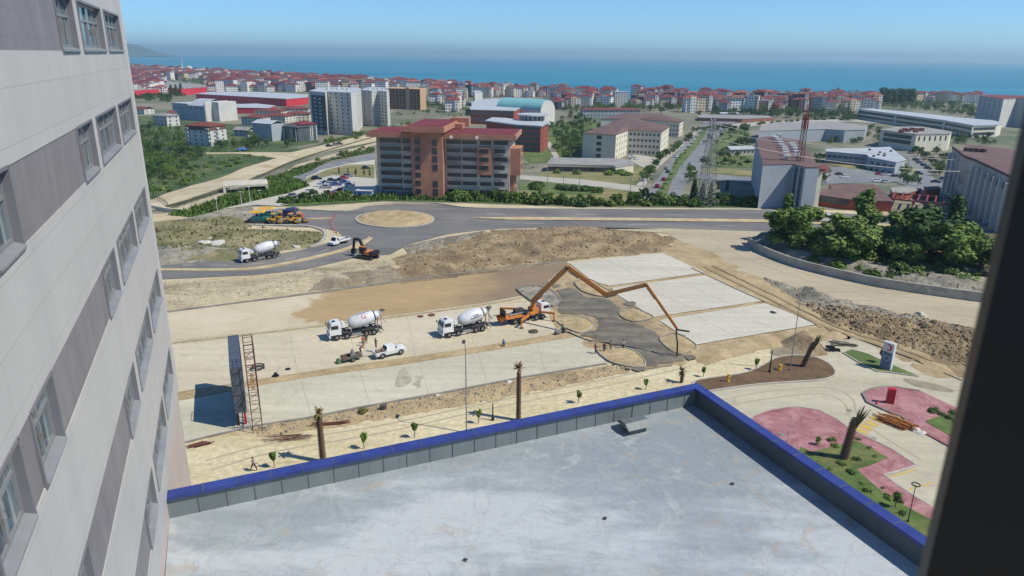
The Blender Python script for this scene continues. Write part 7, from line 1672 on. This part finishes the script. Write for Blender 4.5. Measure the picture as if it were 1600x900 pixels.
# ---- saplings beyond the parapet
for i,((x,y,ty),lb) in enumerate({(429,731,706):'yellow green sapling leftmost beyond the parapet, near the walking person',(569,702,678):'sapling second from left beyond the parapet, right of the shaggy palm',(648,685,661):'sapling third from left beyond the parapet',(748,662,641):'sapling just right of the tall street lamp',(904,630,611):'sapling right of the bare palm trunk',(1009,609,594):'sapling left of the blue corner',(1099,589,574):'small sapling just beyond the blue corner',(1181,578,561):'sapling on the edge left of the dark post',(1377,568,544):'thin sapling left of the totem sign',(1398,795,768):'small sapling on the lawn strip beside the garden lamp'}.items()):
    P=T(x,y,.1); hh=ZT(x,ty,P); rg=random.Random(i); e=empty('sapling',P,i,lb,'sapling','young saplings around the podium')
    MB().tube([(0,0,0),(0,0,hh*.5)],.05,6).build('trunk',m_bark,e)
    b=MB()
    for j in range(11):
        a=rg.random()*6.28; r=rg.uniform(.3,.9)*hh*.22; top=Vector((r*math.cos(a),r*math.sin(a),hh*rg.uniform(.7,1))); b.tube([(0,0,hh*.42),tuple(top)],.018,4)
        for t_ in range(22): q_=Vector((0,0,hh*.42)).lerp(top,.25+.75*rg.random()); leaves(b,q_,(.13,.13,.13),2,.22,rg)
    b.build('crown',g_light,e)
# ---- palms
def palm(base,top,label,frond,lean=None,tw_=.28,bushy=False):
    P=T(*base,.1); hh=ZT(top[0],top[1],P); d=ray(*top); t=(P.y)/d.y if 0 else None
    q_=Vector((0,0,CH))+d*((P.x*d.x+P.y*d.y)/(d.x**2+d.y**2)); off=q_-P; off.z=0
    e=empty('palm_tree',P,0,label,'palm','transplanted palms around the site'); rg=random.Random(int(base[0]))
    n=14; pts=[off*(i/n)+Vector((0,0,hh*.93*i/n)) for i in range(n+1)]
    b=MB().tube(pts,[tw_*(1.15-.25*i/n) for i in range(n+1)],10); tr=b.build('trunk',m_palmt,e)
    k=int(hh*4.5); b=MB()
    for i in range(k):
        zt_=i/k
        if zt_>.9: break
        c=off*zt_+Vector((0,0,hh*.93*zt_))
        for j in range(9):
            a=j*.698+i*.35; dd=Vector((math.cos(a),math.sin(a),0)); sd_=Vector((-dd.y,dd.x,0))
            r0=tw_*(1.1-.25*zt_); b.face([c+dd*r0-sd_*.1,c+dd*r0+sd_*.1,c+dd*(r0+.17)+sd_*.04+Vector((0,0,.2)),c+dd*(r0+.17)-sd_*.04+Vector((0,0,.2))])
    b.build('leaf_bases',m_palmt,tr)
    top3=pts[-1]; b=MB()
    for j in range(40 if bushy else 26):
        a=rg.random()*6.28; up_=rg.uniform(.2,1.0) if not bushy else rg.uniform(-.9,.8); l=hh*rg.uniform(.1,.2) if not bushy else rg.uniform(.6,1.1)
        dv=Vector((math.cos(a)*.45,math.sin(a)*.45,up_)); 
        if lean=='up': dv=Vector((math.cos(a)*.22,math.sin(a)*.22,1)); l=hh*rg.uniform(.35,.6); 
        p0=top3-(Vector((0,0,hh*.3)) if lean=='up' else Vector((0,0,0))); p1=p0+dv.normalized()*l+off.normalized()*(.25*l if lean=='up' else 0); sd_=Vector((-math.sin(a),math.cos(a),0))*.13
        md=(p0+p1)/2+Vector((0,0,.06)); b.face([p0-sd_*.4,p0+sd_*.4,md+sd_,md-sd_]); b.face([md-sd_,md+sd_,p1+sd_*.2,p1-sd_*.2])
    b.build('fronds',frond,e)
palm((505,722),(497,640),'shaggy palm with ragged trunk behind the left part of the parapet',m_frond,None,.25,True)
palm((810,657),(811,570),'tall bare palm trunk with dry brown tuft behind the parapet',M('brown_tuft',C(130,104,80),.95),None,.2,True)
palm((1318,718),(1337,650),'bundled upright palm leaning right on the lawn of the forecourt',M('olive_frond',C(96,98,62),.9,C(74,84,48),3),'up',.42)
palm((1254,574),(1272,533),'bundled leaning palm on the brown planting bed',bpy.data.materials['olive_frond'],'up',.3)
palm((1065,598),(1066,580),'very small palm just left of the blue corner',m_frond,None,.16,True)
palm((1440,655),(1495,643),'fallen palm lying across the pink paving on the right',m_frond,'up',.2) if 0 else None
# small plants on lawns
made=[]
for i,(x,y) in enumerate([(1341,689),(1358,702),(1366,716),(1339,721),(1304,700),(1283,712),(1296,736),(1330,742),(1345,758),(1355,770),(1315,728),(1378,765),(1388,780),(1408,806),(1372,802),(1402,786),(1300,690)]): made.append(tree(x,y,'bush',rt.uniform(.5,.9),g_dark if i%2 else g_mid,'x','plant','small plants on the forecourt lawn',.2))
relabel(made,'small dark plant dotted over the forecourt lawn'); made=[]
for i,(x,y) in enumerate([(1470,650),(1482,656),(1494,662),(1460,645),(1488,648)]): made.append(tree(x,y,'bush',rt.uniform(.7,1.3),g_dark,'x','shrub','shrubs on the right hand lawn',.25))
relabel(made,'dark shrub on the right hand lawn beside the window post')
tree(566,645,'bush',1.0,g_olive,'dry olive shrub on the soil strip left of the hose coil','shrub',None,.4)
e=empty('potted_plant',T(1277,697,.28),0,'small round potted plant on the pink paving','plant'); MB().tube([(0,0,0),(0,0,.45)],[.22,.32],12).build('pot',M('cream_pot',C(206,186,140),.7),e)
b=MB(); leaves(b,(0,0,.75),(.38,.38,.35),60,.2,random.Random(2)); b.build('foliage',g_mid,e)
for i,(x,y) in enumerate([(1100,597),(740,650)]): pass
# rough grass and stones: uncountable ground cover
def scatter_stuff(name,polys,n_,s0,s1,mat,label,seed,rocky=False,off=.05,flat=.6):
    rg=random.Random(seed); b=MB()
    for poly in polys:
        P=[T(*p) for p in poly]; x0,x1=min(p.x for p in P),max(p.x for p in P); y0,y1=min(p.y for p in P),max(p.y for p in P); P2=[(p.x,p.y) for p in P]; k=0;tr_=0
        while k<n_ and tr_<n_*30:
            tr_+=1; x,y=rg.uniform(x0,x1),rg.uniform(y0,y1)
            if not inpoly(x,y,P2): continue
            k+=1; z=h(x,y)+off
            hit,loc,_,_=RC(x,y)
            if hit: z=loc
            s=rg.uniform(s0,s1)*(1 if rg.random()<.85 else 1.8)
            if rocky:
                a=rg.random()*6.28; V=[]
                for j in range(5): t=a+j*1.2566; r=s*rg.uniform(.6,1.1); V.append((x+r*math.cos(t),y+r*math.sin(t),z-.05))
                for j in range(5): t=a+j*1.2566; r=s*rg.uniform(.3,.7); V.append((x+r*math.cos(t),y+r*math.sin(t),z+s*flat*rg.uniform(.6,1.2)))
                b.add(V,[(j,(j+1)%5,5+(j+1)%5,5+j) for j in range(5)]+[(5,6,7,8,9)])
            else:
                for _ in range(3):
                    a=rg.random()*6.28; d_=Vector((math.cos(a),math.sin(a),0))*s*.4; t_=Vector((rg.uniform(-.3,.3)*s,rg.uniform(-.3,.3)*s,s*rg.uniform(.6,1.2))); p=Vector((x+rg.uniform(-.3,.3)*s,y+rg.uniform(-.3,.3)*s,z-.03))
                    b.face([p-d_,p+d_,p+t_])
    o=b.build(name,mat); tag(o,label,name.replace('_',' '),None,'stuff')
bpy.context.view_layer.update()
_dg=bpy.context.evaluated_depsgraph_get()
def RC(x,y):
    r=sc.ray_cast(_dg,Vector((x,y,6)),Vector((0,0,-1)))
    if r[0] and r[4].get('kind')=='structure': return True,r[1].z,None,None
    return False,0,None,None
m_stone=M('loose_stone',C(160,154,138),.9,C(120,114,102),.8); m_clod=M('soil_clod',C(130,112,82),.95,C(164,144,110),.6)
scatter_stuff('loose_stones',[[(1180,374),(1300,392),(1400,408),(1529,424),(1529,462),(1440,450),(1352,431),(1235,405),(1185,388)],[(1180,430),(1215,440),(1302,466),(1402,490),(1515,512),(1515,528),(1400,508),(1310,500),(1250,475)],[(628,386),(690,374),(760,362),(700,384),(640,398)]],900,.07,.2,m_stone,'grey loose stones along the gravel road and retaining wall',1,True)
scatter_stuff('soil_clods',[[(600,425),(690,376),(790,359),(900,354),(985,360),(1058,374),(1030,394),(860,410),(750,426)],[(1250,474),(1400,496),(1515,516),(1540,590),(1440,550),(1310,510)],],1300,.12,.38,m_clod,'brown soil clods on the excavated heaps',2,True)
scatter_stuff('rough_grass',[[(246,350),(382,338),(398,352),(500,364),(500,380),(430,392),(380,400),(300,396),(242,392)]],900,.2,.45,g_olive,'rough grass tufts on the bank between the roads',3)
scatter_stuff('verge_tufts',[[(440,320),(480,311),(600,307),(700,310),(900,317),(1190,320),(1190,323),(900,321),(700,314),(600,312.5)],[(262,336),(335,315),(408,291),(450,280),(484,291),(450,302),(345,328),(300,340)],[(410,282),(460,264),(545,244),(584,233),(584,238),(510,252),(440,281)]],2400,.5,1.1,g_mid,'long green grass on the verges beyond the road',4)
scatter_stuff('site_gravel',[[(240,440),(480,426),(600,404),(620,430),(480,456),(262,482)],[(402,668),(560,640),(820,592),(985,574),(985,582),(720,634),(404,684)]],700,.06,.18,m_stone,'small stones scattered over the bare site soil',5,True)
# ---- air: one box of even pale haze round the whole scene
def haze():
    v=MB().box(-70000,70000,-3000,100000,-62,262).build('haze',[]); m,n,b=newmat('air_haze'); n.nodes.remove(b)
    pv=n.nodes.new('ShaderNodeVolumePrincipled'); pv.inputs['Color'].default_value=(.58,.86,1,1); pv.inputs['Density'].default_value=HAZE; pv.inputs['Anisotropy'].default_value=.2
    L(n,pv.outputs[0],n.nodes['Material Output'].inputs['Volume']); v.data.materials.append(m); tag(v,'thin pale blue haze over the town and sea','haze',None,'stuff')
HAZE=.0001
if HAZE: haze()
